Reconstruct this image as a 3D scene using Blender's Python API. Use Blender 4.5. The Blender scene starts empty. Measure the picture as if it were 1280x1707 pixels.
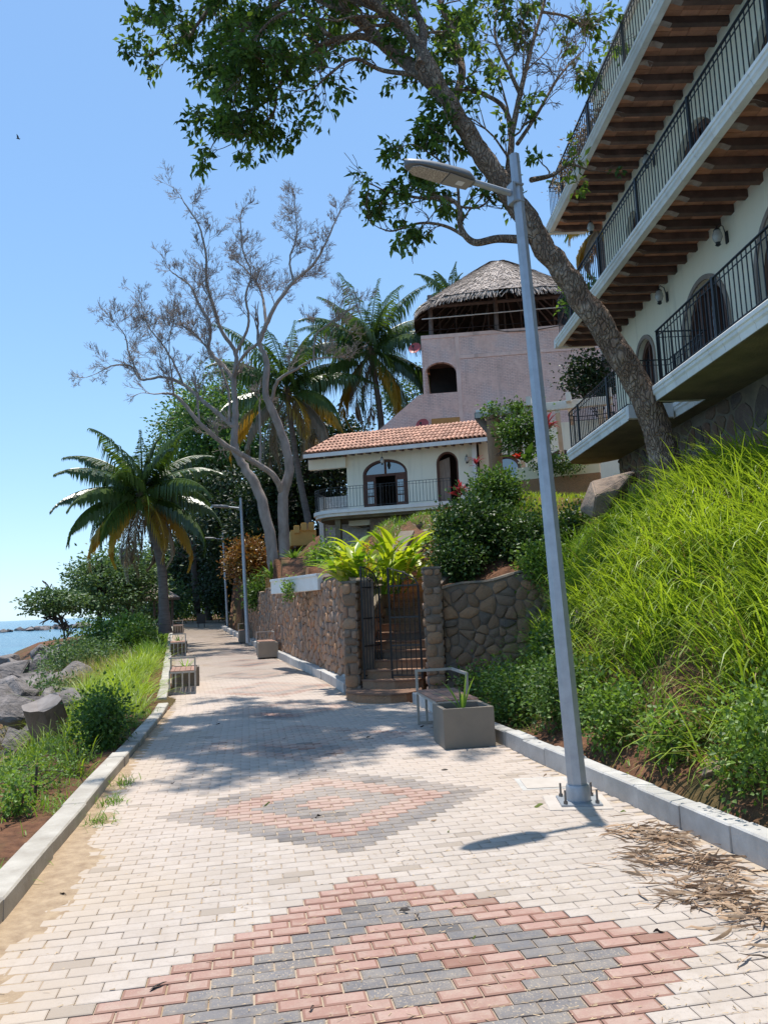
import bpy, bmesh, math, random
import numpy as np
from mathutils import Vector, Matrix, noise as mn
random.seed(7); RNG = np.random.default_rng(7)
SC = bpy.context.scene
COL = SC.collection
rad = math.radians

# ---------------------------------------------------------------- camera
CAM = np.array((-0.6911, -3.8001, 1.7321))
YAW, PIT, ROL, FPX = 0.177256, 0.117988, -0.0437335, 1300.0
_f = np.array((math.sin(YAW)*math.cos(PIT), math.cos(YAW)*math.cos(PIT), math.sin(PIT)))
_r0 = np.array((math.cos(YAW), -math.sin(YAW), 0.0)); _u0 = np.cross(_r0, _f)
_r = _r0*math.cos(ROL)+_u0*math.sin(ROL); _u = -_r0*math.sin(ROL)+_u0*math.cos(ROL)
cd = bpy.data.cameras.new('camera'); cam = bpy.data.objects.new('camera', cd); COL.objects.link(cam)
cam.matrix_world = Matrix(((_r[0], _u[0], -_f[0], CAM[0]), (_r[1], _u[1], -_f[1], CAM[1]), (_r[2], _u[2], -_f[2], CAM[2]), (0, 0, 0, 1)))
cd.sensor_fit = 'VERTICAL'; cd.sensor_height = 36.0; cd.sensor_width = 27.0
cd.lens = FPX/1707.0*36.0; cd.clip_start = 0.05; cd.clip_end = 60000
SC.camera = cam

# ---------------------------------------------------------------- sky, sun, exposure
SUN_EL, SUN_DIR = rad(80.5), np.array((0.06, 1.0))      # the sun stands high, a little ahead of the camera
w = bpy.data.worlds.new('World'); SC.world = w; w.use_nodes = True
nt = w.node_tree; nt.nodes.clear()
sky = nt.nodes.new('ShaderNodeTexSky'); sky.sky_type = 'NISHITA'; sky.sun_disc = False
sky.sun_elevation = SUN_EL; sky.sun_rotation = math.atan2(SUN_DIR[0], SUN_DIR[1])
sky.altitude = 0; sky.air_density = 0.7; sky.dust_density = 0.3; sky.ozone_density = 3.0
bg = nt.nodes.new('ShaderNodeBackground'); bg.inputs['Strength'].default_value = 0.15
wo = nt.nodes.new('ShaderNodeOutputWorld')
# one even tone curve over the whole sky, as a bright hazy tropical sky saturates towards the horizon
def _vm(op, a, v):
    x = nt.nodes.new('ShaderNodeVectorMath'); x.operation = op; nt.links.new(a, x.inputs[0]); x.inputs[1].default_value = v; return x.outputs[0]
_c = _vm('MULTIPLY', sky.outputs[0], (-0.297, -0.297, -0.297))
_s = nt.nodes.new('ShaderNodeSeparateXYZ'); nt.links.new(_c, _s.inputs[0]); _b = nt.nodes.new('ShaderNodeCombineXYZ')
for _i in range(3):
    _e = nt.nodes.new('ShaderNodeMath'); _e.operation = 'EXPONENT'; nt.links.new(_s.outputs[_i], _e.inputs[0])
    _m = nt.nodes.new('ShaderNodeMath'); _m.operation = 'SUBTRACT'; _m.inputs[0].default_value = 1.0; nt.links.new(_e.outputs[0], _m.inputs[1]); nt.links.new(_m.outputs[0], _b.inputs[_i])
_c = _vm('MULTIPLY', _b.outputs[0], (0.77*4.55, 0.945*4.55, 1.09*4.55))
nt.links.new(_c, bg.inputs['Color']); nt.links.new(bg.outputs[0], wo.inputs['Surface'])
sl = bpy.data.lights.new('sun', 'SUN'); sl.energy = 2.9; sl.angle = rad(0.53); sl.color = (1.0, 0.945, 0.87)
so = bpy.data.objects.new('sun', sl); COL.objects.link(so)
_d = Vector((SUN_DIR[0]*math.cos(SUN_EL), SUN_DIR[1]*math.cos(SUN_EL), math.sin(SUN_EL)))
so.rotation_euler = _d.to_track_quat('Z', 'Y').to_euler(); so.location = (0, 0, 60)
SC.view_settings.view_transform = 'Standard'; SC.view_settings.look = 'None'
SC.view_settings.gamma = 1.0; SC.view_settings.exposure = 1.02
SC.view_settings.use_curve_mapping = False
SC.cycles.max_bounces = 9; SC.cycles.diffuse_bounces = 6; SC.cycles.transparent_max_bounces = 4
SC.cycles.use_denoising = True

# ---------------------------------------------------------------- where a picture point lies at a real distance
def ray(px, py): return _f+(px-640)/FPX*_r+(853.5-py)/FPX*_u
def at(px, py, Y):
    d = ray(px, py); return CAM+(Y-CAM[1])/d[1]*d
def atz(px, py, z):
    d = ray(px, py); return CAM+(z-CAM[2])/d[2]*d
def atpl(px, py, o, n):
    d = ray(px, py); n = np.asarray(n, float); return CAM+np.dot(np.asarray(o)-CAM, n)/np.dot(d, n)*d

# ---------------------------------------------------------------- materials
def lin(r, g, b):
    f = lambda c: (c/255/12.92 if c <= 10 else ((c/255+0.055)/1.055)**2.4)
    return (f(r), f(g), f(b))
def rgba(c): return (c[0], c[1], c[2], 1.0)
class NT:
    def __init__(s, name):
        s.m = bpy.data.materials.new(name); s.m.use_nodes = True; s.t = s.m.node_tree; s.t.nodes.clear()
        s.out = s.n('ShaderNodeOutputMaterial'); s.geo = s.n('ShaderNodeNewGeometry')
    def n(s, k, **kw):
        x = s.t.nodes.new(k)
        for a, b in kw.items(): setattr(x, a, b)
        return x
    def l(s, a, b): s.t.links.new(a, b)
    def noise(s, scale, detail=4, rough=0.55, vec=None, stretch=None):
        x = s.n('ShaderNodeTexNoise'); x.inputs['Scale'].default_value = scale
        x.inputs['Detail'].default_value = detail; x.inputs['Roughness'].default_value = rough
        v = vec if vec is not None else s.geo.outputs['Position']
        if stretch:
            mp = s.n('ShaderNodeMapping'); mp.inputs['Scale'].default_value = stretch; s.l(v, mp.inputs['Vector']); v = mp.outputs[0]
        s.l(v, x.inputs['Vector']); return x.outputs['Fac']
    def ramp(s, fac, stops):
        x = s.n('ShaderNodeValToRGB'); e = x.color_ramp.elements
        while len(e) < len(stops): e.new(0.5)
        for i, (p, c) in enumerate(stops): e[i].position = p; e[i].color = rgba(c) if len(c) == 3 else c
        s.l(fac, x.inputs['Fac']); return x.outputs['Color']
    def mix(s, fac, a, b, mode='MIX'):
        x = s.n('ShaderNodeMix', data_type='RGBA', blend_type=mode)
        for sock, v in ((x.inputs[0], fac), (x.inputs[6], a), (x.inputs[7], b)):
            if isinstance(v, (int, float)): sock.default_value = v
            elif isinstance(v, tuple): sock.default_value = rgba(v)
            else: s.l(v, sock)
        return x.outputs[2]
    def math(s, op, a, b=0.0, clamp=False):
        x = s.n('ShaderNodeMath', operation=op, use_clamp=clamp)
        for i, v in enumerate((a, b)):
            if isinstance(v, (int, float)): x.inputs[i].default_value = v
            else: s.l(v, x.inputs[i])
        return x.outputs[0]
    def smooth(s, v, lo, hi):
        x = s.n('ShaderNodeMapRange'); x.interpolation_type = 'SMOOTHSTEP'
        s.l(v, x.inputs[0]); x.inputs[1].default_value = lo; x.inputs[2].default_value = hi; return x.outputs[0]
    def rnd(s):
        """a value that differs from piece to piece: the object's own random number plus the piece's 'var' attribute"""
        a = s.n('ShaderNodeAttribute'); a.attribute_name = 'var'; o = s.n('ShaderNodeObjectInfo')
        return s.math('FRACT', s.math('ADD', a.outputs['Fac'], o.outputs['Random']))
    def var(s):
        a = s.n('ShaderNodeAttribute'); a.attribute_name = 'var'; return a.outputs['Fac']
    def bump(s, h, strength=0.3, dist=0.02):
        x = s.n('ShaderNodeBump'); x.inputs['Strength'].default_value = strength; x.inputs['Distance'].default_value = dist
        s.l(h, x.inputs['Height']); return x.outputs[0]
    def bsdf(s, col, rough=0.8, metal=0.0, nrm=None, spec=0.4, **kw):
        x = s.n('ShaderNodeBsdfPrincipled')
        if isinstance(col, tuple): x.inputs['Base Color'].default_value = rgba(col)
        else: s.l(col, x.inputs['Base Color'])
        if isinstance(rough, (int, float)): x.inputs['Roughness'].default_value = rough
        else: s.l(rough, x.inputs['Roughness'])
        x.inputs['Metallic'].default_value = metal; x.inputs['Specular IOR Level'].default_value = spec
        if nrm is not None: s.l(nrm, x.inputs['Normal'])
        for k, v in kw.items(): x.inputs[k].default_value = v
        return x.outputs[0]
    def done(s, sh): s.l(sh, s.out.inputs['Surface']); return s.m
M = {}
def simple(name, c1, c2=None, scale=3.0, rough=0.8, bump=0.25, bscale=None, metal=0.0, spec=0.4, stretch=None, piece=0.0, dist=0.01, streak=0.0):
    """two-tone weathered surface with fine relief; piece = how much single pieces differ in brightness"""
    t = NT(name); c2 = c2 or tuple(x*0.7 for x in c1)
    f = t.noise(scale, 6, 0.62, stretch=stretch); col = t.ramp(f, [(0.3, c2), (0.68, c1)])
    if piece:
        v = t.math('ADD', t.math('MULTIPLY', t.rnd(), piece), 1-piece/2)
        x = t.n('ShaderNodeVectorMath', operation='SCALE'); t.l(col, x.inputs[0]); t.l(v, x.inputs['Scale']); col = x.outputs[0]
    if streak:
        sf = t.smooth(t.noise(2.6, 6, 0.7, stretch=(1, 1, 0.10)), 0.5, 0.72); sf = t.math('MULTIPLY', sf, t.smooth(t.noise(0.45, 3, 0.5), 0.35, 0.65))
        col = t.mix(t.math('MULTIPLY', sf, streak), col, (0.16, 0.135, 0.11))
    nb = t.bump(t.noise(bscale or scale*6, 5, 0.65, stretch=stretch), bump, dist) if bump else None
    M[name] = t.done(t.bsdf(col, rough, metal, nb, spec)); return M[name]
def leafy(name, dark, light, trans=0.32, rough=0.42, glow=None, spec=0.45):
    """leaf surface: each leaf its own tone, light passes through it"""
    t = NT(name); col = t.ramp(t.var(), [(0.0, dark), (0.75, light), (1.0, tuple(min(1, x*1.25) for x in light))])
    p = t.bsdf(col, rough, 0, None, spec)
    tr = t.n('ShaderNodeBsdfTranslucent')
    t.l(t.mix(1.0, col, glow or (1.5, 1.45, 0.7), 'MULTIPLY'), tr.inputs['Color'])
    m = t.n('ShaderNodeMixShader'); m.inputs[0].default_value = trans
    t.l(p, m.inputs[1]); t.l(tr.outputs[0], m.inputs[2])
    M[name] = t.done(m.outputs[0]); return M[name]

# ---------------------------------------------------------------- mesh helpers
def link(o, parent=None):
    COL.objects.link(o)
    if parent is not None: o.parent = parent
    return o
def tag(o, label=None, cat=None, group=None, kind=None):
    if label: o['label'] = label
    if cat: o['category'] = cat
    if group: o['group'] = group
    if kind: o['kind'] = kind
    return o
def empty(name, loc=(0, 0, 0), label=None, cat=None, group=None, kind=None):
    o = bpy.data.objects.new(name, None); o.location = tuple(loc); o.empty_display_size = 0.2; link(o)
    return tag(o, label, cat, group, kind)
def keep(o, parent):
    """parent a mesh given in world coordinates under an Empty that stands at the thing's base"""
    o.parent = parent; o.matrix_parent_inverse = Matrix.Translation(-Vector(parent.location)) if parent.parent is None and parent.type == 'EMPTY' else Matrix.Identity(4)
    return o
def nmesh(name, V, F, mat, parent=None, var=None, smooth=False):
    """mesh from numpy arrays: F is (n,3) or (n,4)"""
    V = np.asarray(V, np.float32); F = np.asarray(F, np.int32); k = F.shape[1]
    me = bpy.data.meshes.new(name); me.vertices.add(len(V)); me.vertices.foreach_set('co', V.ravel())
    me.loops.add(F.size); me.loops.foreach_set('vertex_index', F.ravel())
    me.polygons.add(len(F)); me.polygons.foreach_set('loop_start', np.arange(0, F.size, k, dtype=np.int32))
    if smooth: me.polygons.foreach_set('use_smooth', np.ones(len(F), bool))
    if var is not None:
        a = me.attributes.new('var', 'FLOAT', 'POINT'); a.data.foreach_set('value', np.asarray(var, np.float32))
    me.update(); me.validate()
    if mat is not None: me.materials.append(mat)
    o = bpy.data.objects.new(name, me); link(o)
    if parent is not None: keep(o, parent)
    return o
class MB:
    def __init__(s): s.v = []; s.f = []; s.a = []
    def add(s, vs, fs, var=0.0):
        b = len(s.v); s.v += [tuple(float(c) for c in x) for x in vs]; s.f += [tuple(b+i for i in x) for x in fs]; s.a += [var]*len(vs); return s
    def box(s, c, d, ax=None, var=0.0, ch=0.0):
        """box centred at c, full size d, axes ax (3 unit vectors); ch = chamfer of its vertical-axis top edge"""
        c = np.asarray(c, float); A = np.asarray(ax if ax is not None else np.eye(3), float); hx, hy, hz = (x/2 for x in d)
        P = lambda x, y, z: c+A[0]*x+A[1]*y+A[2]*z
        if ch:
            vs = [P(-hx, -hy, -hz), P(hx, -hy, -hz), P(hx, hy, -hz), P(-hx, hy, -hz), P(-hx, -hy, hz-ch), P(hx, -hy, hz-ch), P(hx, hy, hz-ch), P(-hx, hy, hz-ch),
                  P(-hx+ch, -hy+ch, hz), P(hx-ch, -hy+ch, hz), P(hx-ch, hy-ch, hz), P(-hx+ch, hy-ch, hz)]
            return s.add(vs, [(3, 2, 1, 0), (0, 1, 5, 4), (1, 2, 6, 5), (2, 3, 7, 6), (3, 0, 4, 7), (4, 5, 9, 8), (5, 6, 10, 9), (6, 7, 11, 10), (7, 4, 8, 11), (8, 9, 10, 11)], var)
        vs = [P(-hx, -hy, -hz), P(hx, -hy, -hz), P(hx, hy, -hz), P(-hx, hy, -hz), P(-hx, -hy, hz), P(hx, -hy, hz), P(hx, hy, hz), P(-hx, hy, hz)]
        return s.add(vs, [(3, 2, 1, 0), (4, 5, 6, 7), (0, 1, 5, 4), (1, 2, 6, 5), (2, 3, 7, 6), (3, 0, 4, 7)], var)
    def bar(s, a, b, wdt, hgt=None, up=(0, 0, 1), var=0.0):
        a = np.asarray(a, float); b = np.asarray(b, float); x = b-a; L = np.linalg.norm(x); x = x/L
        u = np.asarray(up, float)
        if abs(np.dot(u, x)) > 0.97: u = np.array((0, 1.0, 0)) if abs(x[1]) < 0.9 else np.array((1.0, 0, 0))
        y = np.cross(u, x); y /= np.linalg.norm(y); z = np.cross(x, y)
        return s.box((a+b)/2, (L, wdt, hgt or wdt), (x, y, z), var)
    def tube(s, pts, r, n=8, caps=True, var=0.0, tw=0.0):
        P = np.asarray(pts, float); k = len(P); R = np.full(k, r, float) if np.isscalar(r) else np.asarray(r, float)
        T = np.gradient(P, axis=0); T /= np.linalg.norm(T, axis=1)[:, None]+1e-12
        ref = np.array((0, 0, 1.0)) if abs(T[0][2]) < 0.9 else np.array((1.0, 0, 0))
        N = np.cross(T[0], ref); N /= np.linalg.norm(N); vs = []
        for i in range(k):
            N = N-T[i]*np.dot(N, T[i]); N /= np.linalg.norm(N)+1e-12; B = np.cross(T[i], N)
            for j in range(n):
                a = 2*math.pi*j/n+tw*i; vs.append(P[i]+(N*math.cos(a)+B*math.sin(a))*R[i])
        fs = [(i*n+j, i*n+(j+1) % n, (i+1)*n+(j+1) % n, (i+1)*n+j) for i in range(k-1) for j in range(n)]
        if caps: fs += [tuple(range(n-1, -1, -1)), tuple((k-1)*n+j for j in range(n))]
        return s.add(vs, fs, var)
    def lathe(s, prof, c=(0, 0, 0), n=16, ax=None, var=0.0):
        """profile [(radius, height)] turned about the z axis at c"""
        c = np.asarray(c, float); A = np.asarray(ax if ax is not None else np.eye(3), float); vs = []
        for r, h in prof:
            for j in range(n):
                a = 2*math.pi*j/n; vs.append(c+A[0]*r*math.cos(a)+A[1]*r*math.sin(a)+A[2]*h)
        k = len(prof); fs = [(i*n+j, i*n+(j+1) % n, (i+1)*n+(j+1) % n, (i+1)*n+j) for i in range(k-1) for j in range(n)]
        fs += [tuple(range(n-1, -1, -1)), tuple((k-1)*n+j for j in range(n))]
        return s.add(vs, fs, var)
    def poly(s, pts, n, t, var=0.0):
        """flat outline pushed back by vector n*t"""
        k = len(pts); n = np.asarray(n, float)*t; P = [np.asarray(p, float) for p in pts]
        vs = P+[p+n for p in P]
        fs = [tuple(range(k)), tuple(range(2*k-1, k-1, -1))]+[(i, k+i, k+(i+1) % k, (i+1) % k) for i in range(k)]
        return s.add(vs, fs, var)
    def build(s, name, mat, parent=None, smooth=False, bevel=0.0, fix=True):
        me = bpy.data.meshes.new(name); me.from_pydata(s.v, [], s.f)
        a = me.attributes.new('var', 'FLOAT', 'POINT'); a.data.foreach_set('value', np.asarray(s.a, np.float32))
        if fix:
            bm = bmesh.new(); bm.from_mesh(me); bmesh.ops.recalc_face_normals(bm, faces=bm.faces[:])
            if bevel: bmesh.ops.bevel(bm, geom=bm.edges[:], offset=bevel, segments=2, affect='EDGES', clamp_overlap=True)
            bm.to_mesh(me); bm.free()
        if smooth:
            me.polygons.foreach_set('use_smooth', np.ones(len(me.polygons), bool))
            if hasattr(me, 'set_sharp_from_angle'): me.set_sharp_from_angle(angle=rad(42))
        if isinstance(mat, str): mat = M[mat]
        if mat is not None: me.materials.append(mat)
        o = bpy.data.objects.new(name, me); link(o)
        if parent is not None: keep(o, parent)
        return o
def inst(o, name, mw, parent=None):
    """a copy of a piece that shares its mesh, placed by a matrix in world coordinates"""
    c = bpy.data.objects.new(name, o.data if hasattr(o, 'data') else o); link(c)
    if parent is not None: keep(c, parent)
    c.matrix_basis = mw; return c
def frame(o, x, y, z=None):
    """matrix with origin o and axes x, y, z"""
    x = Vector(x).normalized(); y = Vector(y).normalized(); z = Vector(z).normalized() if z is not None else x.cross(y)
    return Matrix(((x[0], y[0], z[0], o[0]), (x[1], y[1], z[1], o[1]), (x[2], y[2], z[2], o[2]), (0, 0, 0, 1)))
def smoothline(pts, n=6, rad_=None):
    """Catmull-Rom through points; the radii go along"""
    P = np.asarray(pts, float); R = np.asarray(rad_ if rad_ is not None else np.ones(len(P)), float)
    Q = np.vstack([2*P[0]-P[1], P, 2*P[-1]-P[-2]]); out = []; ro = []
    for i in range(1, len(Q)-2):
        for k in range(n):
            t = k/n; a, b, c, d = Q[i-1], Q[i], Q[i+1], Q[i+2]
            out.append(0.5*((2*b)+(-a+c)*t+(2*a-5*b+4*c-d)*t*t+(-a+3*b-3*c+d)*t**3)); ro.append(R[i-1]*(1-t)+R[i]*t)
    out.append(P[-1]); ro.append(R[-1]); return np.array(out), np.array(ro)
def nz(x, y, z=0.0): return mn.noise((x, y, z))
def sstep(a, b, x):
    t = np.clip((x-a)/(b-a), 0, 1); return t*t*(3-2*t)
# ================================================================ materials of the setting
simple('soil', (0.15, 0.085, 0.052), (0.07, 0.042, 0.028), 2.2, 0.95, 0.6, 26, dist=0.03)
simple('concrete_kerb', (0.50, 0.465, 0.40), (0.33, 0.295, 0.245), 3.2, 0.9, 0.6, 34, piece=0.2, dist=0.015, streak=0.35)
simple('concrete_grey', (0.53, 0.515, 0.485), (0.36, 0.345, 0.32), 3.4, 0.9, 0.6, 30, piece=0.18, dist=0.015, streak=0.4)
simple('joint_sand', (0.50, 0.41, 0.31), (0.33, 0.26, 0.19), 9.0, 0.95, 0.5, 120)
simple('sand', (0.46, 0.345, 0.225), (0.29, 0.205, 0.13), 11.0, 0.96, 0.9, 60, dist=0.012)
def paver_mat(name, c1, c2, edge, dirt, fleck=0.0, rim=0.5, rimc=(0.25, 0.2, 0.15)):
    t = NT(name); r = t.rnd()
    col = t.mix(r, c1, c2)
    n1 = t.noise(7.0, 5, 0.6); n2 = t.noise(45.0, 4, 0.7); n0 = t.noise(0.9, 3, 0.5)
    col = t.mix(t.math('MULTIPLY', t.smooth(n1, 0.40, 0.68), 0.7), col, edge)
    col = t.mix(t.math('MULTIPLY', t.smooth(n2, 0.48, 0.72), 0.55), col, tuple(x*0.68 for x in c1))
    col = t.mix(t.math('MULTIPLY', t.smooth(t.noise(2.1, 6, 0.68), 0.52, 0.70), 0.35), col, (0.30, 0.245, 0.19))
    if fleck:
        fl = t.smooth(t.noise(95.0, 3, 0.75, stretch=(1, 0.6, 1)), 0.57, 0.63)
        col = t.mix(t.math('MULTIPLY', t.math('MULTIPLY', fl, t.smooth(n0, 0.3, 0.62)), fleck), col, (0.46, 0.37, 0.26))
    # grime settled in the worn arris round each paver
    nr = t.n('ShaderNodeSeparateXYZ'); t.l(t.geo.outputs['True Normal'], nr.inputs[0])
    ar = t.math('MULTIPLY', t.math('SUBTRACT', 1.0, t.smooth(nr.outputs[2], 0.955, 0.99)), rim); col = t.mix(ar, col, rimc)
    a = t.n('ShaderNodeSeparateXYZ'); t.l(t.geo.outputs['Position'], a.inputs[0])
    # trodden-in sand lies on the pavers along the sea-side kerb
    near = t.math('SUBTRACT', 1.0, t.smooth(t.math('ADD', a.outputs[0], t.math('MULTIPLY', t.math('SUBTRACT', n0, 0.5), 2.6)), -2.3, -0.9))
    col = t.mix(t.math('MULTIPLY', near, dirt), col, (0.46, 0.36, 0.25))
    # the odd stained paver
    # dust trodden over the whole path, thicker farther on where it is swept less
    du = t.math('MULTIPLY', t.math('ADD', 0.10, t.math('MULTIPLY', t.smooth(a.outputs[1], 0.8, 6.0), 0.66)), t.smooth(n0, 0.2, 0.6))
    col = t.mix(du, col, (0.50, 0.41, 0.34))
    st = t.smooth(r, 0.972, 0.975); col = t.mix(t.math('MULTIPLY', st, 0.4), col, tuple(x*0.55 for x in (c2[0]*1.1, c2[1], c2[2]*0.85)))
    return t.done(t.bsdf(col, 0.88, 0, t.bump(n2, 0.35, 0.004), 0.3))
M['paver_white'] = paver_mat('paver_white', (0.47, 0.415, 0.365), (0.39, 0.34, 0.295), (0.385, 0.33, 0.28), 0.6, 0.2, 0.15)
M['paver_red'] = paver_mat('paver_red', (0.385, 0.24, 0.20), (0.30, 0.165, 0.13), (0.40, 0.30, 0.245), 0.75, 0.4, 0.75, (0.22, 0.10, 0.07))
M['paver_grey'] = paver_mat('paver_grey', (0.165, 0.162, 0.168), (0.12, 0.12, 0.13), (0.24, 0.215, 0.19), 0.6, 0.9, 0.4, (0.2, 0.165, 0.13))
PCOL = {'w': 'paver_white', 'r': 'paver_red', 'g': 'paver_grey'}

# ================================================================ lie of the land
def pz(y): return np.clip(0.02*(np.asarray(y, float)-12.0), 0.0, 1.05)
def cxl(y): return -0.087*np.maximum(0.0, np.asarray(y, float)-11.0)         # the path bears gently to the left beyond the gate
def xl(y): return -2.13+cxl(y)
WALL_PTS = [(1.43, 11.5), (1.38, 13.2), (1.06, 16.0), (0.74, 18.5), (0.27, 22.9), (-0.6, 32.0), (-2.0, 46.0)]
KERB_PTS = [(1.17, 12.1), (1.05, 14.2), (0.84, 16.1), (0.56, 18.6), (0.17, 21.9), (-0.2, 25.0), (-0.9, 32.0), (-2.3, 46.0)]
def xwall(y): return np.interp(y, [p[1] for p in WALL_PTS], [p[0] for p in WALL_PTS])
def xr(y):
    y = np.asarray(y, float)
    return np.where(y < 10.4, 2.48-0.035*y, np.interp(y, [p[1] for p in KERB_PTS], [p[0] for p in KERB_PTS]))
STAIR_O = np.array((1.95, 11.05)); STAIR_D = np.array((0.44, 0.898)); STAIR_N = np.array((0.898, -0.44))
def stair_uv(x, y):
    dx, dy = x-STAIR_O[0], y-STAIR_O[1]
    return dx*STAIR_D[0]+dy*STAIR_D[1], dx*STAIR_N[0]+dy*STAIR_N[1]
# control points of the garden slope behind the walls (x, y, z)
GP = np.array([(1.5, 11.5, 2.0), (1.4, 16, 2.1), (0.8, 22, 2.4), (0, 31, 2.7), (-1.5, 45, 3.2), (2.6, 11, 2.0), (3.5, 11, 2.05), (5, 11, 2.4), (4, 14, 2.8), (6, 12, 3.3), (5.5, 14.5, 3.95), (6.5, 15.2, 4.35), (7, 12, 3.8), (8, 15, 4.2), (12, 12, 4.4),
               (12, 16, 4.7), (6, 18, 4.4), (3, 18, 3.0), (3, 22, 3.3), (5, 22, 4.5), (8, 21, 5.0), (2.5, 27, 3.7), (6, 25, 5.0), (9, 25, 5.3), (4, 32, 5.2), (8, 34, 7), (14, 34, 8), (14, 24, 6), (2, 40, 4.5), (8, 45, 9), (16, 45, 10.5), (25, 30, 9), (25, 15, 7), (20, 60, 13), (0, 60, 4), (40, 40, 16)], float)
def garden(x, y):
    x = np.asarray(x, float); y = np.asarray(y, float)
    d2 = (x[..., None]-GP[:, 0])**2+(y[..., None]-GP[:, 1])**2+0.35
    wt = d2**-1.9; return (wt*GP[:, 2]).sum(-1)/wt.sum(-1)
def toe(y): return 2.66-0.035*y+np.interp(y, [3.0, 5.0, 7.0, 9.0, 11.0], [0.0, 0.12, 0.55, 1.25, 1.9])
def bank_t(x, y): return (x-toe(y))/(6.45-toe(y))
def bank(x, y):
    t_ = bank_t(x, y)
    p = np.interp(t_, [-0.15, 0.0, 0.16, 0.37, 0.58, 0.79, 1.0, 1.4, 2.4, 6], [0.06, 0.10, 0.45, 1.45, 2.4, 3.1, 3.55, 3.85, 4.0, 4.6])
    return p*np.interp(y, [-8, -2, 3, 8, 12], [0.72, 0.78, 0.85, 1.0, 1.0])
SHORE = ([-30, 0, 10, 20, 28, 38, 46, 58, 70, 90, 130, 400], [-7.2, -7.2, -7.6, -9.5, -12, -15, -17.5, -15.5, -13.5, -12, -10, 30])
def H(x, y):
    x = np.asarray(x, float); y = np.asarray(y, float); p = pz(y)
    h = np.full(np.broadcast(x, y).shape, 0.0)+p-0.055
    # sea side
    xs = np.interp(y, *SHORE); l = x < xl(y)
    lz = p+0.03-0.3*sstep(-3.9, -5.2, x)*(y > 8)*0-np.where(y > 7, 0.3, 0.1)*sstep(3.7, 5.2, -x)+0.05*np.sin(x*2.1+y*1.3)*np.sin(y*0.9)+np.interp(x-xs, [-30, -2, 0, 4.2, 30], [-6, -3.2, -2.3, 0.0, 0.0])*1.0
    h = np.where(l, np.minimum(lz, lz), h)
    # hill side
    g = garden(x, y); b = bank(x, y)
    k = np.where(x < 4.9, (y > 10.98).astype(float), 0.0)
    w2 = sstep(9.2, 12.2, y); t = sstep(4.6, 5.6, x); k = k*(1-t)+w2*t
    hr = b*(1-k)+g*k
    right = np.where(y < 10.98, x > 2.66-0.035*y, x > xwall(np.maximum(y, 11.5))+0.36)
    h = np.where(right, hr, h)
    # the stair cutting
    u, v = stair_uv(x, y); c = (u > -1.2) & (u < 5.2) & (np.abs(v) < 0.78)
    h = np.where(c, np.minimum(h, np.maximum(-0.06, 0.10+0.53*u-0.15)), h)
    return h
def hz(x, y): return float(H(np.array(float(x)), np.array(float(y))))

def axis(dense0, dense1, st, lo, hi, g=1.22):
    a = list(np.arange(dense0, dense1+1e-6, st)); d = st
    while a[-1] < hi: d *= g; a.append(a[-1]+d)
    d = st; b = []
    c = dense0
    while c > lo: d *= g; c -= d; b.append(c)
    return np.array(b[::-1]+a)
def grid_obj(name, xs, ys, fz, mat, kind='structure', keepf=None, parent=None):
    X, Y = np.meshgrid(xs, ys); Z = fz(X, Y); V = np.stack([X, Y, Z], -1).reshape(-1, 3); nx = len(xs); ny = len(ys)
    i = np.arange(nx-1)[None, :]+np.arange(ny-1)[:, None]*nx; F = np.stack([i, i+1, i+1+nx, i+nx], -1).reshape(-1, 4)
    if keepf is not None: F = F[keepf(V[F].mean(1))]
    o = nmesh(name, V, F, mat, parent, None, True)
    if kind: o['kind'] = kind
    return o
def ground_z(X, Y):
    z = H(X, Y)
    n = np.array([[nz(a*1.7, b*1.7)*0.07+nz(a*5.1, b*5.1, 3)*0.03 if -14 < a < 14 and b < 40 else 0.0 for a, b in zip(ra, rb)] for ra, rb in zip(X, Y)])
    off = (X < xl(Y)-0.2) | (X > np.where(Y < 10.7, 2.75, xwall(np.maximum(Y, 11.5))+0.3))
    return z+np.where(off, n, 0.0)
t = NT('ground_earth')
n1 = t.noise(0.8, 5, 0.6); n2 = t.noise(9, 6, 0.7)
c = t.ramp(n2, [(0.3, (0.075, 0.036, 0.022)), (0.7, (0.235, 0.115, 0.062))])
c = t.mix(t.math('MULTIPLY', t.smooth(n1, 0.45, 0.6), 0.55), c, (0.062, 0.075, 0.022))
M['ground_earth'] = t.done(t.bsdf(c, 0.96, 0, t.bump(t.noise(22, 6, 0.7), 0.8, 0.04), 0.2))
grid_obj('ground', axis(-9, 12, 0.24, -90, 260), axis(-6, 30, 0.24, -60, 420), ground_z, M['ground_earth'])

# ---------------------------------------------------------------- sea
t = NT('sea_water')
wv = t.noise(0.55, 6, 0.62, stretch=(0.5, 1.0, 1)); wv2 = t.noise(0.06, 3, 0.5, stretch=(0.35, 1, 1))
dcol = t.ramp(wv2, [(0.35, (0.010, 0.075, 0.135)), (0.7, (0.018, 0.125, 0.185))])
M['sea_water'] = t.done(t.bsdf(dcol, 0.16, 0, t.bump(wv, 0.9, 0.5), 0.5))
sea = nmesh('sea', [(-26000, -400, -2.2), (26000, -400, -2.2), (26000, 30000, -2.2), (-26000, 30000, -2.2)], [(0, 1, 2, 3)], M['sea_water']); sea['kind'] = 'structure'

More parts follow.
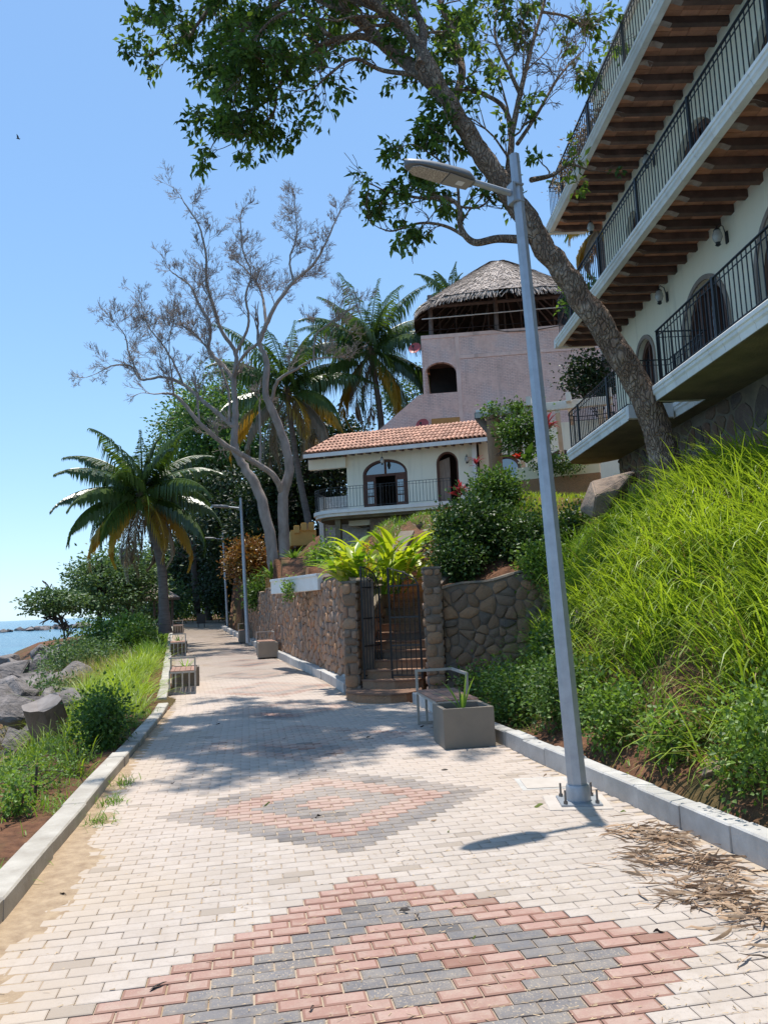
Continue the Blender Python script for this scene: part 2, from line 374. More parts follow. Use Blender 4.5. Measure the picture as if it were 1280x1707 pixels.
# ---------------------------------------------------------------- path: sand bed, pavers, drifted sand
path = empty('path', (0, 0, 0), kind='structure'); path['label'] = 'promenade of cream, red and grey concrete pavers laid in stepped diamonds'
ys = np.arange(-6, 64.01, 0.5)
V = []; F = []
for i, y in enumerate(ys):
    a, b = float(xl(y))-0.02, float(xr(y))+0.03
    V += [(a, y, float(pz(y))-0.011), (b, y, float(pz(y))-0.011)]
    if i: F.append((2*i-2, 2*i-1, 2*i+1, 2*i))
nmesh('sand_bed', V, F, M['joint_sand'], path)
def paver_kind(n, v):
    k = round(v/34.0); dv = v-34*k; d = abs(n)+abs(dv)/2
    if d > 7.01: return 'w'
    ring = 0 if d > 5.4 else 1 if d > 3.4 else 2 if d > 1.4 else 3
    return 'rg'[(ring+k) % 2]
pm = {}
for c in 'wrg':
    o = MB(); g = 0.0022 if c == 'w' else 0.0042
    o.box((0, 0, -0.02), (0.2-2*g, 0.1-2*g, 0.04), ch=0.004)
    ins, dr = (0.006, 0.003) if c == 'w' else (0.011, 0.0035)
    for i_ in range(4, 12): x_, y_, z_ = o.v[i_]; o.v[i_] = (math.copysign(0.1-g, x_), math.copysign(0.05-g, y_), -dr) if i_ < 8 else (math.copysign(0.1-g-ins, x_), math.copysign(0.05-g-ins, y_), 0.0)
    me = bpy.data.meshes.new('paver_'+c); me.from_pydata(o.v, [], o.f[1:]); me.materials.append(M[PCOL[c]]); pm[c] = me
cand = []
for v in range(-52, 460):
    y = v*0.1; half = 0.0 if v % 2 == 0 else 0.5; cx = float(cxl(y)); a, b = float(xl(y)), float(xr(y))
    for k in range(-16, 18):
        n = k+half; x = n*0.2+cx
        if x < a+0.1 or x > b-0.06: continue
        if 5.5 < y < 7.3 and x > 1.84 and y < 7.25: continue        # bare soil under the bench
        if 10.1 < y < 11.6 and x > 1.15: continue
        cand.append((n, v, x, y))
def px_size(x, y):
    d = np.array((x, y, float(pz(y))))-CAM; z = d@_f
    if z < 0.3: return 0
    u_, v_ = 640+FPX*(d@_r)/z, 853.5-FPX*(d@_u)/z
    return 1/z if -30 < u_ < 1310 and v_ < 1735 else 0
cand.sort(key=lambda q: -px_size(q[2], q[3]))
BOXF = None
rest = {'w': ([], [], []), 'r': ([], [], []), 'g': ([], [], [])}
for i, (n, v, x, y) in enumerate(cand):
    c = paver_kind(n, v); z = float(pz(y)) + random.uniform(-0.002, 0.002)
    e = Matrix.Translation((x+random.uniform(-.001, .001), y, z)) @ Matrix.Rotation(random.uniform(-.009, .009), 4, 'Z') @ Matrix.Rotation(random.uniform(-.007, .007), 4, 'X') @ Matrix.Rotation(random.uniform(-.004, .004), 4, 'Y')
    if i < 300:
        o = inst(pm[c], 'paver', e, path)
    else:
        V, F, A = rest[c]; b = len(V); me = pm[c]
        if y > 16:
            g = 0.003; V += [(x-.1+g, y-.05+g, z), (x+.1-g, y-.05+g, z), (x+.1-g, y+.05-g, z), (x-.1+g, y+.05-g, z)]; F.append((b, b+1, b+2, b+3)); A += [random.random()]*4
        else:
            r = random.random()
            V += [tuple(e @ p.co) for p in me.vertices]; A += [r]*len(me.vertices); F += [tuple(b+j for j in p.vertices) for p in me.polygons]
for c, nm in (('w', 'cream_pavers'), ('r', 'red_pavers'), ('g', 'grey_pavers')):
    V, F, A = rest[c]; o = nmesh(nm, V, F, M[PCOL[c]], path, A); o['kind'] = 'stuff'
# sand drifted against the sea-side kerb and over the pavers
def sand_z(X, Y):
    out = np.zeros_like(X)
    for i in range(X.shape[0]):
        for j in range(X.shape[1]):
            x, y = X[i, j], Y[i, j]; d = x-float(xl(y))
            n = nz(x*2.3, y*1.5, 5)*0.85+nz(x*7, y*6, 9)*0.4+nz(x*21, y*21, 2)*0.2
            out[i, j] = float(pz(y))-0.012+0.017*max(0.0, 1.02-d/(0.32+0.38*max(0, 1.2-abs(y-1.2)*0.33)))+0.009*n
    return out
grid_obj('drifted_sand', np.arange(-2.14, -0.5, 0.035), np.arange(-3, 11, 0.05), sand_z, M['sand'], None, None, path)['kind'] = 'stuff'

# ---------------------------------------------------------------- kerbs
def kerb(name, label, pts, seg, wd, ht, side, mat, off=0.0):
    root = empty(name, (pts[0][0], pts[0][1], 0), kind='structure'); root['label'] = label
    P = np.array(pts, float); L = np.concatenate([[0], np.cumsum(np.linalg.norm(np.diff(P, axis=0), axis=1))])
    s = 0.0; k = 0
    while s < L[-1]-0.1:
        e = min(s+seg*random.uniform(0.92, 1.06), L[-1])
        a = np.array([np.interp(s, L, P[:, i]) for i in (0, 1)]); b = np.array([np.interp(e, L, P[:, i]) for i in (0, 1)])
        d = (b-a)/np.linalg.norm(b-a); nn = np.array((d[1], -d[0]))*side
        c = (a+b)/2+nn*(wd/2+random.uniform(-.013, .013)); z = float(pz(c[1])); h = ht+random.uniform(-.012, .012); yw = random.uniform(-.012, .012); d = np.array((d[0]-d[1]*yw, d[1]+d[0]*yw)); nn = np.array((d[1], -d[0]))*side
        o = MB(); o.box((c[0], c[1], z+h/2-0.06), (np.linalg.norm(b-a)-0.006, wd, h+0.12), ((d[0], d[1], 0.02*(c[1] > 12)), (nn[0], nn[1], 0), (0, 0, 1)), ch=0.012)
        o.build('kerb_block', mat, root); s = e
    return root
kerb('sea_side_kerb', 'low cream concrete kerb along the sea side of the path', [(float(xl(y))-0.0, y) for y in (-5.5, 0, 6.2)], 1.15, 0.2, 0.125, -1, 'concrete_kerb')
kerb('sea_side_kerb', 'lower far run of the cream kerb, past the broken joint', [(float(xl(y))-0.01, y) for y in (6.3, 10, 11.6)], 0.95, 0.19, 0.085, -1, 'concrete_kerb')
kerb('sea_side_kerb', 'cream kerb blocks beside the three sea-side benches', [(float(xl(y))-0.02, y) for y in (12.2, 20, 30, 45, 62)], 1.15, 0.19, 0.14, -1, 'concrete_kerb')
kerb('hill_side_kerb', 'pale grey concrete kerb below the grassy bank', [(2.48-0.035*y, y) for y in (-5.5, 0, 5.4)], 0.62, 0.17, 0.17, 1, 'concrete_grey')
kerb('hill_side_kerb', 'short pale kerb behind the bench near the gate', [(2.48-0.035*y, y) for y in (5.42, 8, 9.9)], 0.9, 0.17, 0.17, 1, 'concrete_grey')
kerb('wall_foot_kerb', 'white-grey kerb stepping along the foot of the long stone wall', [(p[0], p[1]) for p in KERB_PTS], 0.95, 0.2, 0.2, 1, 'concrete_grey')
# ================================================================ stone walls
def stone_mat(name, cols, mort):
    t = NT(name); r = t.rnd(); k = len(cols)
    c = t.ramp(r, [(i/(k-1) if k > 1 else 0, q) for i, q in enumerate(cols)])
    n = t.noise(6, 6, 0.65); n2 = t.noise(30, 5, 0.7)
    c = t.mix(t.math('MULTIPLY', t.smooth(n, 0.45, 0.7), 0.55), c, mort)
    c = t.mix(t.math('MULTIPLY', t.smooth(n2, 0.5, 0.7), 0.4), c, (0.09, 0.072, 0.06))
    M[name] = t.done(t.bsdf(c, 0.93, 0, t.bump(t.math('ADD', n, n2), 0.7, 0.03), 0.25))
stone_mat('stone_warm', [(0.22, 0.15, 0.11), (0.37, 0.22, 0.135), (0.29, 0.19, 0.14), (0.48, 0.27, 0.15), (0.22, 0.18, 0.155), (0.37, 0.25, 0.18), (0.44, 0.21, 0.115)], (0.33, 0.24, 0.18))
stone_mat('stone_dark', [(0.19, 0.125, 0.085), (0.38, 0.215, 0.12), (0.24, 0.165, 0.115), (0.46, 0.25, 0.135), (0.16, 0.13, 0.105), (0.33, 0.195, 0.115), (0.27, 0.155, 0.09)], (0.29, 0.20, 0.13))
stone_mat('stone_base', [(0.17, 0.085, 0.06), (0.22, 0.15, 0.10), (0.11, 0.09, 0.08), (0.24, 0.14, 0.09), (0.10, 0.10, 0.11)], (0.24, 0.19, 0.14))
simple('mortar', (0.27, 0.205, 0.155), (0.14, 0.105, 0.08), 4, 0.96, 0.6, 40)
simple('mortar_pale', (0.24, 0.20, 0.15), (0.14, 0.115, 0.09), 3, 0.96, 0.5, 40)
simple('cap_mortar', (0.36, 0.24, 0.15), (0.24, 0.18, 0.13), 4, 0.95, 0.5, 40)
def cells(w, h, sx, sz, seed, jit=0.47, top=None, drop=0.3):
    """irregular stone outlines filling a face w x h: a list of (centre, polygon)"""
    rg = random.Random(seed); S = []
    nx, nzz = max(1, round(w/sx)), max(1, round(h/sz))
    for j in range(-1, nzz+1):
        for i in range(-1, nx+1):
            S.append(((i+0.5+(0.5 if j % 2 else 0)+rg.uniform(-jit, jit))*w/nx, (j+0.5+rg.uniform(-jit, jit))*h/nzz))
    S = np.array([q for q in S if rg.random() > drop]); out = []
    for c in S:
        if not (-0.02*w < c[0] < 1.0*w+0.02 and 0 < c[1] < h): continue
        P = [np.array((0.0, 0.0)), np.array((w, 0.0)), np.array((w, h)), np.array((0.0, h))]
        d = S-c; o = np.argsort((d**2).sum(1))[1:15]
        for q in o:
            m = (S[q]+c)/2; nn = d[q]; N = []
            for a, b in zip(P, P[1:]+P[:1]):
                da, db = np.dot(a-m, nn), np.dot(b-m, nn)
                if da <= 0: N.append(a)
                if da*db < 0: N.append(a+(b-a)*da/(da-db))
            P = N
            if len(P) < 3: break
        if len(P) >= 3:
            if top is not None:
                P = [np.array((p[0], min(p[1], top(p[0])-0.01))) for p in P]
                if c[1] > top(c[0])-0.05: continue
            out.append((c, P))
    return out
def stone_geo(P, fmap, gap, depth, rg):
    """one stone: outline shrunk by the joint, corners cut round, face domed"""
    c = sum(P)/len(P); Q = []
    for a in P:
        d = a-c; L = np.linalg.norm(d)
        if L < 1e-6: continue
        Q.append(c+d*max(0.25, 1-gap/L))
    R = []
    for i in range(len(Q)):
        a, b = Q[i], Q[(i+1) % len(Q)]
        if np.linalg.norm(a-b) < 0.012: continue
        R += [a+(b-a)*0.2, a+(b-a)*0.8]
    if len(R) < 4: return None
    n = len(R); dp = depth*rg.uniform(0.55, 1.25); V = [fmap(p[0], p[1], -0.03) for p in R]
    V += [fmap(*(c+(p-c)*0.95), dp*0.55) for p in R]+[fmap(*(c+(p-c)*0.74), dp*rg.uniform(0.9, 1.1)) for p in R]
    V.append(fmap(c[0]+rg.uniform(-.02, .02), c[1], dp*1.12))
    F = []
    for k in (0, 1):
        F += [(k*n+i, k*n+(i+1) % n, (k+1)*n+(i+1) % n, (k+1)*n+i) for i in range(n)]
    F += [(2*n+i, 2*n+(i+1) % n, 3*n) for i in range(n)]
    return V, F
def stone_face(root, w, h, sx, sz, fmap, mat, gap=0.012, depth=0.045, seed=1, limit=300, top=None, near=None, name='stone', jit=0.42):
    rg = random.Random(seed); L = cells(w, h, sx, sz, seed, jit, top)
    if near: L.sort(key=lambda q: near(q[0][0]))
    rest = MB()
    for i, (c, P) in enumerate(L):
        g = stone_geo(P, fmap, gap, depth, rg)
        if g is None: continue
        if i < limit:
            o = MB(); o.add(*g); o.build(name, mat, root, smooth=True)
        else: rest.add(*g, var=rg.random())
    if rest.v: rest.build('stones', mat, root, smooth=True)['kind'] = 'stuff'

# ---------------------------------------------------------------- long wall beside the path
LW = np.array(WALL_PTS[:6]); LL = np.concatenate([[0], np.cumsum(np.linalg.norm(np.diff(LW, axis=0), axis=1))])
def lw_top(s): return float(np.interp(s, [0, 1.2, 2.2, 4, 8, 12, 15, 21.5], [2.15, 2.22, 2.36, 2.32, 2.25, 2.3, 2.1, 1.9]))+0.05*math.sin(s*2.3)+0.025*math.sin(s*7)
def lw_xy(s): return np.array([np.interp(s, LL, LW[:, 0]), np.interp(s, LL, LW[:, 1])])
def lw_map(s, z, d):
    p = lw_xy(s); q = lw_xy(min(s+0.3, LL[-1])) - lw_xy(max(s-0.3, 0)); q /= np.linalg.norm(q); n = np.array((-q[1], q[0]))
    b = 0.10*max(0, (z-0.2))*0.35
    return (p[0]+n[0]*d+b, p[1]+n[1]*d, z+float(pz(p[1]))+0.03)
longwall = empty('stone_wall', (LW[0][0], LW[0][1], 0), 'long tall wall of brown rubble stone running beside the path away from the gate', 'wall')
o = MB(); ss = np.linspace(0, LL[-1], 60); V = []
for s in ss:
    for z, d in ((-0.2, 0.0), (lw_top(s), 0.0), (lw_top(s)+0.01, -(0.28 if s < 2.6 else 0.62)), (-0.2, -(0.28 if s < 2.6 else 0.62))): V.append(lw_map(s, z, d))
F = [(i*4+j, i*4+(j+1) % 4, i*4+4+(j+1) % 4, i*4+4+j) for i in range(59) for j in range(4)]+[(0, 1, 2, 3), (239, 238, 237, 236)]
o.add(V, F); o.build('wall_core', 'mortar', longwall)
stone_face(longwall, LL[-1], 2.45, 0.19, 0.185, lw_map, 'stone_warm', 0.011, 0.06, 3, 300, lw_top, lambda s: s)
o = MB(); V = []
for s in ss:
    t_ = lw_top(s)
    for z, d in ((t_-0.005, 0.045), (t_+0.035+0.02*math.sin(s*9), 0.03), (t_+0.05, -(0.24 if s < 2.6 else 0.5)), (t_-0.005, -(0.3 if s < 2.6 else 0.64))): V.append(lw_map(s, z, d+0.012*math.sin(s*13)))
o.add(V, F); o.build('coping', 'cap_mortar', longwall, smooth=True)
# smooth concrete haunch between the kerb and the wall
o = MB(); V = []
for y in np.linspace(12.0, 31.5, 40):
    a = float(np.interp(y, [p[1] for p in KERB_PTS], [p[0] for p in KERB_PTS]))+0.19; b = float(xwall(y)); z = float(pz(y))
    V += [(a, y, z+0.17), (b+0.02, y, z+0.30), (b+0.05, y, z-0.05), (a, y, z-0.05)]
o.add(V, [(i*4+j, i*4+(j+1) % 4, i*4+4+(j+1) % 4, i*4+4+j) for i in range(39) for j in range(4)]+[(0, 1, 2, 3), (159, 158, 157, 156)])
o.build('haunch', 'concrete_grey', longwall)

# ---------------------------------------------------------------- gate pillars
def pillar(c, w, d, h, label, rot, base=0.0, seed=1):
    root = empty('stone_pillar', (c[0], c[1], base), label, 'pillar'); ca, sa = math.cos(rot), math.sin(rot)
    ax = np.array(((ca, sa, 0), (-sa, ca, 0), (0, 0, 1.0)))
    MB().box((c[0], c[1], base+h/2), (w-0.03, d-0.03, h), ax).build('pillar_core', 'mortar', root)
    rg = random.Random(seed); C0 = np.array((c[0], c[1], base))
    for face in range(4):
        wd = w if face % 2 == 0 else d; off = (d if face % 2 == 0 else w)/2-0.015
        e1 = [ax[0], ax[1], -ax[0], -ax[1]][face]; e2 = [-ax[1], ax[0], ax[1], -ax[0]][face]
        fm = lambda s, z, dd, e1=e1, e2=e2, wd=wd, off=off: C0+e1*(s-wd/2)+e2*(off+dd)+np.array((0, 0, z))
        z = 0.0; k = 0
        while z < h-0.06:
            hh = min(rg.uniform(0.11, 0.24), h-z); split = rg.uniform(0.35, 0.65)*wd
            for a, b in (((0, split), (split, wd)) if k % 2 == face % 2 else ((0, wd*0.97),)):
                P = [np.array(q) for q in ((a, z), (b, z), (b, z+hh), (a, z+hh))]
                P = [q+np.array((rg.uniform(-.012, .012), rg.uniform(-.02, .02))) for q in P]; g = stone_geo(P, fm, 0.012, 0.035, rg)
                if g: o = MB(); o.add(*g); o.build('stone', 'stone_warm' if rg.random() < 0.45 else 'stone_dark', root, smooth=True)
            z += hh; k += 1
    MB().box((c[0], c[1], base+h+0.012), (w+0.03, d+0.03, 0.05), ax).build('cap', 'mortar_pale', root, bevel=0.012)
    return root
GR = math.atan2(-0.75, 1.1)
pillar((1.31, 11.42), 0.28, 0.32, 2.18, 'dark stone pillar where the long wall ends, beside the open gate leaf', GR*0.6, 0.0, 5)
pillar((2.72, 10.52), 0.32, 0.34, 2.36, 'taller stone pillar to which the right gate leaf is hung', -0.15, 0.0, 6)

# ---------------------------------------------------------------- short wall to the right of the gate
rw = empty('stone_wall', (2.9, 10.55, 0), 'short dark rubble wall right of the gate, half hidden by weeds', 'wall')
RW0, RW1 = np.array((2.92, 10.55)), np.array((5.5, 10.25)); rd = (RW1-RW0)/np.linalg.norm(RW1-RW0); rn = np.array((rd[1], -rd[0])); rL = np.linalg.norm(RW1-RW0)
def rw_top(s): return 1.98+0.15*s+0.03*math.sin(s*5)
def rw_map(s, z, d): p = RW0+rd*s+rn*d; return (p[0], p[1]+0.05*(z-1), z)
o = MB(); sq = np.linspace(0, rL, 14); V = []
for s in sq: V += [rw_map(s, -0.1, 0), rw_map(s, rw_top(s), 0), rw_map(s, rw_top(s), -0.75), rw_map(s, -0.1, -0.75)]
o.add(V, [(i*4+j, i*4+(j+1) % 4, i*4+4+(j+1) % 4, i*4+4+j) for i in range(13) for j in range(4)]+[(0, 1, 2, 3), (55, 54, 53, 52)]); o.build('wall_core', 'mortar', rw)
stone_face(rw, rL, 2.45, 0.20, 0.17, rw_map, 'stone_dark', 0.006, 0.045, 11, 300, rw_top)
o = MB(); V = []
for s in sq: V += [rw_map(s, rw_top(s)-0.01, 0.04), rw_map(s, rw_top(s)+0.03, 0.02), rw_map(s, rw_top(s)+0.03, -0.7), rw_map(s, rw_top(s)-0.01, -0.77)]
o.add(V, [(i*4+j, i*4+(j+1) % 4, i*4+4+(j+1) % 4, i*4+4+j) for i in range(13) for j in range(4)]+[(0, 1, 2, 3), (55, 54, 53, 52)]); o.build('coping', 'mortar_pale', rw)

# ---------------------------------------------------------------- stairs behind the gate
simple('tread', (0.30, 0.175, 0.11), (0.17, 0.10, 0.07), 5, 0.9, 0.4, 40, piece=0.2)
st = empty('stone_stairs', (1.8, 10.3, 0), 'worn terracotta and stone stairs climbing through the open gate', 'stairs')
def sp(u, v, z): p = STAIR_O+STAIR_D*u+STAIR_N*v; return np.array((p[0], p[1], z))
for k in range(15):
    z0 = 0.165*k; z1 = 0.165*(k+1); o = MB()
    if k == 0:     # wide rounded bottom step that reaches out on to the path
        P = [(1.08, 10.84), (1.26, 10.46), (1.5, 10.2), (1.76, 10.02), (2.06, 10.08), (2.36, 10.3), (2.5, 10.9), (1.4, 11.5)]
        o.poly([(x, y, z1-0.035) for x, y in P], (0, 0, -1), 0.18); r = o.build('riser', 'stone_dark', st)
        o = MB(); o.poly([(x+(x-1.8)*0.03, y+(y-10.8)*0.05, z1) for x, y in P], (0, 0, -1), 0.034); o.build('tread', 'tread', st, bevel=0.008)
        continue
    if k == 1:
        P = [(1.44, 11.22), (1.62, 10.98), (1.98, 10.74), (2.42, 10.72), (2.56, 10.9), (2.3, 11.5), (1.5, 11.6)]
        o.poly([(x, y, z1-0.035) for x, y in P], (0, 0, -1), 0.18); o.build('riser', 'stone_dark', st)
        o = MB(); o.poly([(x+(x-2)*0.03, y+(y-11.2)*0.05, z1) for x, y in P], (0, 0, -1), 0.034); o.build('tread', 'tread', st, bevel=0.008)
        continue
    u = (k-2)*0.31+0.05
    o.poly([sp(u, -0.62, z1-0.036), sp(u, 0.62, z1-0.036), sp(u+0.40, 0.62, z1-0.036), sp(u+0.40, -0.62, z1-0.036)], (0, 0, -1), 0.36); o.build('riser', 'stone_dark', st)
    o = MB()
    o.poly([sp(u-0.03, -0.62, z1), sp(u-0.03+0.02*math.sin(k), 0.62, z1), sp(u+0.33, 0.62, z1), sp(u+0.33, -0.62, z1)], (0, 0, -1), 0.034); o.build('tread', 'tread', st, bevel=0.008)
sw = empty('stone_wall', tuple(sp(0.3, -0.8, 0)), 'rising stone side wall left of the stairs behind the gate', 'wall')
def sw_top(s): return 1.15+0.5*s
def sw_map(s, z, d): p = sp(0.2+s, -0.66+d, z); return tuple(p)
o = MB(); V = []
sq = np.linspace(0, 4.8, 20)
for s in sq: V += [sw_map(s, -0.1, 0), sw_map(s, sw_top(s), 0), sw_map(s, sw_top(s), -0.3), sw_map(s, -0.1, -0.3)]
QF = lambda n: [(i*4+j, i*4+(j+1) % 4, i*4+4+(j+1) % 4, i*4+4+j) for i in range(n-1) for j in range(4)]+[(0, 1, 2, 3), (4*n-1, 4*n-2, 4*n-3, 4*n-4)]
o.add(V, QF(20)); o.build('wall_core', 'mortar', sw)
stone_face(sw, 0.3, 1.15, 0.2, 0.2, lambda s, z, d: tuple(sp(0.2-d, -0.96+s, z)), 'stone_dark', 0.012, 0.03, 24)
stone_face(sw, 4.8, 3.5, 0.24, 0.24, sw_map, 'stone_warm', 0.014, 0.04, 21, 300, sw_top)
o = MB(); V = []
for s in sq: V += [sw_map(s, sw_top(s)-0.005, 0.05), sw_map(s, sw_top(s)+0.05, 0.04), sw_map(s, sw_top(s)+0.05, -0.33), sw_map(s, sw_top(s)-0.005, -0.34)]
o.add(V, QF(20)); o.build('coping', 'mortar_pale', sw)
sw2 = empty('stone_wall', tuple(sp(0.4, 0.8, 0)), 'dark side wall on the right of the stairs, behind the tall pillar', 'wall')
def sx_map(s, z, d): return tuple(sp(0.3+s, 0.68-d, z))
def sx_top(s): return 2.05+0.22*s
o = MB(); V = []
for s in sq: V += [sx_map(s, -0.1, 0), sx_map(s, sx_top(s), 0), sx_map(s, sx_top(s), -0.3), sx_map(s, -0.1, -0.3)]
o.add(V, QF(20)); o.build('wall_core', 'mortar', sw2)
stone_face(sw2, 4.8, 3.2, 0.3, 0.28, sx_map, 'stone_dark', 0.014, 0.04, 22, 300, sx_top)

# ---------------------------------------------------------------- iron gate, both leaves standing open
simple('black_iron', (0.018, 0.018, 0.02), (0.03, 0.024, 0.02), 12, 0.5, 0.2, 60, spec=0.5)
gate = empty('iron_gate', (1.95, 11.0, 0.33), 'black wrought iron garden gate with two arched leaves standing open', 'gate')
def leaf(hinge, d, wd, h0, h1, z0, nb):
    d = np.array((d[0], d[1], 0.0)); d /= np.linalg.norm(d); hg = np.array((hinge[0], hinge[1], 0.0))
    P = lambda s, z: hg+d*s+np.array((0, 0, z0+z))
    top = lambda s: h0+(h1-h0)*(s/wd)**0.5 if h1 > h0 else h1+(h0-h1)*math.sqrt(max(0, 1-(s/wd)**2))
    o = MB(); o.bar(P(0, 0), P(0, top(0)), 0.035); o.bar(P(wd, 0), P(wd, top(wd)), 0.035)
    for z in (0.06, 0.62, 1.15, 1.75): o.bar(P(0.01, z), P(wd-0.01, z), 0.012, 0.028)
    o.tube([P(s, top(s)) for s in np.linspace(0, wd, 12)], 0.014, 6)
    g = o.build('leaf_frame', 'black_iron', gate)
    for i in range(1, nb):
        s = wd*i/nb; MB().bar(P(s, 0.05), P(s, top(s)), 0.014).build('bar', 'black_iron', g)
    o = MB(); o.tube([P(wd*0.5+0.10*(1-k/22)*math.cos(k*0.55), 1.93+0.10*(1-k/22)*math.sin(k*0.55)) for k in range(20)], 0.008, 5); o.build('scroll', 'black_iron', g)
    return g
leaf((1.49, 11.24), (0.66, 0.75), 0.64, 2.15, 1.75, 0.33, 6)
leaf((2.50, 10.72), (-0.62, 0.45), 0.62, 1.75, 2.1, 0.33, 6)
# ================================================================ street lamps
t = NT('galvanised'); n = t.noise(9, 5, 0.6); n2 = t.noise(1.3, 3, 0.5, stretch=(1, 1, 0.25))
M['galvanised'] = t.done(t.bsdf(t.ramp(t.math('ADD', t.math('MULTIPLY', n, 0.6), t.math('MULTIPLY', n2, 0.5)), [(0.35, (0.30, 0.32, 0.345)), (0.7, (0.43, 0.455, 0.48))]), 0.5, 0.55, t.bump(n, 0.08, 0.01), 0.5))
simple('lamp_grey', (0.16, 0.165, 0.17), (0.12, 0.125, 0.13), 6, 0.5, 0.05, 40)
simple('lamp_under', (0.30, 0.28, 0.26), (0.26, 0.24, 0.22), 8, 0.5, 0.05, 40)
simple('bolt_steel', (0.20, 0.19, 0.18), (0.12, 0.10, 0.09), 30, 0.5, 0.2, 80, metal=0.6)
simple('pale_plate', (0.50, 0.45, 0.40), (0.42, 0.37, 0.32), 5, 0.85, 0.2, 40)
simple('sticker_white', (0.7, 0.7, 0.7), (0.62, 0.62, 0.62), 5, 0.6, 0.0)
t = NT('led_lens'); vv = t.n('ShaderNodeTexVoronoi'); vv.inputs['Scale'].default_value = 75; t.l(t.geo.outputs['Position'], vv.inputs['Vector'])
M['led_lens'] = t.done(t.bsdf(t.ramp(vv.outputs['Distance'], [(0.2, (0.55, 0.50, 0.42)), (0.6, (0.30, 0.26, 0.22))]), 0.25, 0, None, 0.6))
def street_lamp(base, top, arm_dir, label, detail=True, H0=6.03):
    base = np.asarray(base, float); ax = np.asarray(top, float)-base; L = np.linalg.norm(ax); ax /= L
    root = empty('street_lamp', tuple(base), label, 'street lamp', 'street lamps along the path')
    P = lambda h: base+ax*h
    o = MB(); k = 8
    o.tube([P(0.12), P(L*0.33), P(L*0.66), P(L)], [0.086, 0.076, 0.063, 0.052], k, tw=0.0); pole = o.build('pole', 'galvanised', root)
    if detail:
        o = MB(); o.lathe([(0.102, 0.0), (0.102, 0.11), (0.094, 0.13)], base+np.array((0, 0, 0.02)), 20); o.build('collar', 'galvanised', root, smooth=True)
        MB().box(base+np.array((0, 0, 0.012)), (0.34, 0.34, 0.016), ((0.97, -0.24, 0), (0.24, 0.97, 0), (0, 0, 1))).build('base_plate', 'galvanised', root, bevel=0.003)
        MB().box(base+np.array((-0.02, 0, -0.002)), (0.52, 0.5, 0.014), ((0.97, -0.24, 0), (0.24, 0.97, 0), (0, 0, 1))).build('footing', 'pale_plate', root, bevel=0.004)
        for sx in (-1, 1):
            for sy in (-1, 1):
                q = base+np.array((0.13*sx*0.97+0.13*sy*0.24, -0.13*sx*0.24+0.13*sy*0.97, 0.0))
                o = MB(); o.tube([q+np.array((0, 0, 0.02)), q+np.array((0, 0, 0.13))], 0.0095, 8); o.lathe([(0.019, 0.02), (0.019, 0.042)], q, 6); o.build('anchor_bolt', 'bolt_steel', root)
    d = np.array((arm_dir[0], arm_dir[1], 0.0)); d /= np.linalg.norm(d); J = P(L-0.42); y = np.array((-d[1], d[0], 0.0))
    def Q(a, b, c): return J+d*a+y*b+np.array((0, 0, c))
    o = MB(); o.box(Q(0.075, 0, 0.0), (0.03, 0.12, 0.2), (d, y, (0, 0, 1))); o.box(Q(0.02, 0, 0.085), (0.11, 0.125, 0.02), (d, y, (0, 0, 1))); o.box(Q(0.02, 0, -0.085), (0.11, 0.125, 0.02), (d, y, (0, 0, 1))); o.build('bracket', 'galvanised', root, bevel=0.004)
    tl = 0.09
    o = MB(); o.tube([Q(0.09, 0, 0.0), Q(0.62, 0, 0.62*tl)], 0.03, 12); o.build('arm', 'galvanised', root, smooth=True)
    # luminaire: flat shell with a rounded nose
    a0, a1 = 0.5, 1.2
    def W(s): return 0.122*min(1.0, math.sqrt(max(0.0, 1-max(0, (s-0.35)/0.65)**2.6)))*(0.45+0.55*min(1, s/0.12))
    n = 16; Vt = []; ring = []
    S = np.concatenate([np.linspace(0, 0.8, 9), [0.86, 0.91, 0.95, 0.98, 1.0]])
    rows = []
    for s in S:
        a = a0+(a1-a0)*s; wv_ = max(W(s), 0.012); hgt = 0.085*(1-0.55*s**2)*(0.7+0.3*min(1, s/0.12)); row = []
        for kx in range(9):
            b = -1+kx/4.0; row.append(Q(a, b*wv_, a*tl-0.02+hgt*(1-b*b)**0.6+0.012))
        for kx in range(8, -1, -1):
            b = -1+kx/4.0; row.append(Q(a, b*wv_, a*tl-0.03-0.012*(1-b*b)))
        rows.append(row)
    m = len(rows[0]); o = MB()
    o.add([p for r_ in rows for p in r_], [(i*m+j, i*m+(j+1) % m, (i+1)*m+(j+1) % m, (i+1)*m+j) for i in range(len(rows)-1) for j in range(m)]+[tuple(range(m-1, -1, -1)), tuple((len(rows)-1)*m+j for j in range(m))])
    head = o.build('lamp_head', 'lamp_grey', root, smooth=True)
    o = MB(); o.poly([Q(0.80, -0.095, 0.80*tl-0.045), Q(1.08, -0.082, 1.08*tl-0.045), Q(1.14, -0.04, 1.14*tl-0.045), Q(1.14, 0.04, 1.15*tl-0.045), Q(1.08, 0.082, 1.08*tl-0.045), Q(0.80, 0.095, 0.80*tl-0.045)], (0, 0, -1), 0.006); o.build('led_panel', 'led_lens', head)
    o = MB(); o.poly([Q(0.53, -0.08, 0.53*tl-0.045), Q(0.785, -0.10, 0.785*tl-0.045), Q(0.785, 0.10, 0.785*tl-0.045), Q(0.53, 0.08, 0.53*tl-0.045)], (0, 0, -1), 0.005); o.build('access_cover', 'lamp_under', head)
    if detail:
        o = MB(); o.poly([Q(0.60, -0.035, 0.6*tl-0.052), Q(0.67, -0.035, 0.67*tl-0.052), Q(0.67, 0.035, 0.67*tl-0.052), Q(0.60, 0.035, 0.6*tl-0.052)], (0, 0, -1), 0.002); o.build('sticker', 'sticker_white', head)
    return root
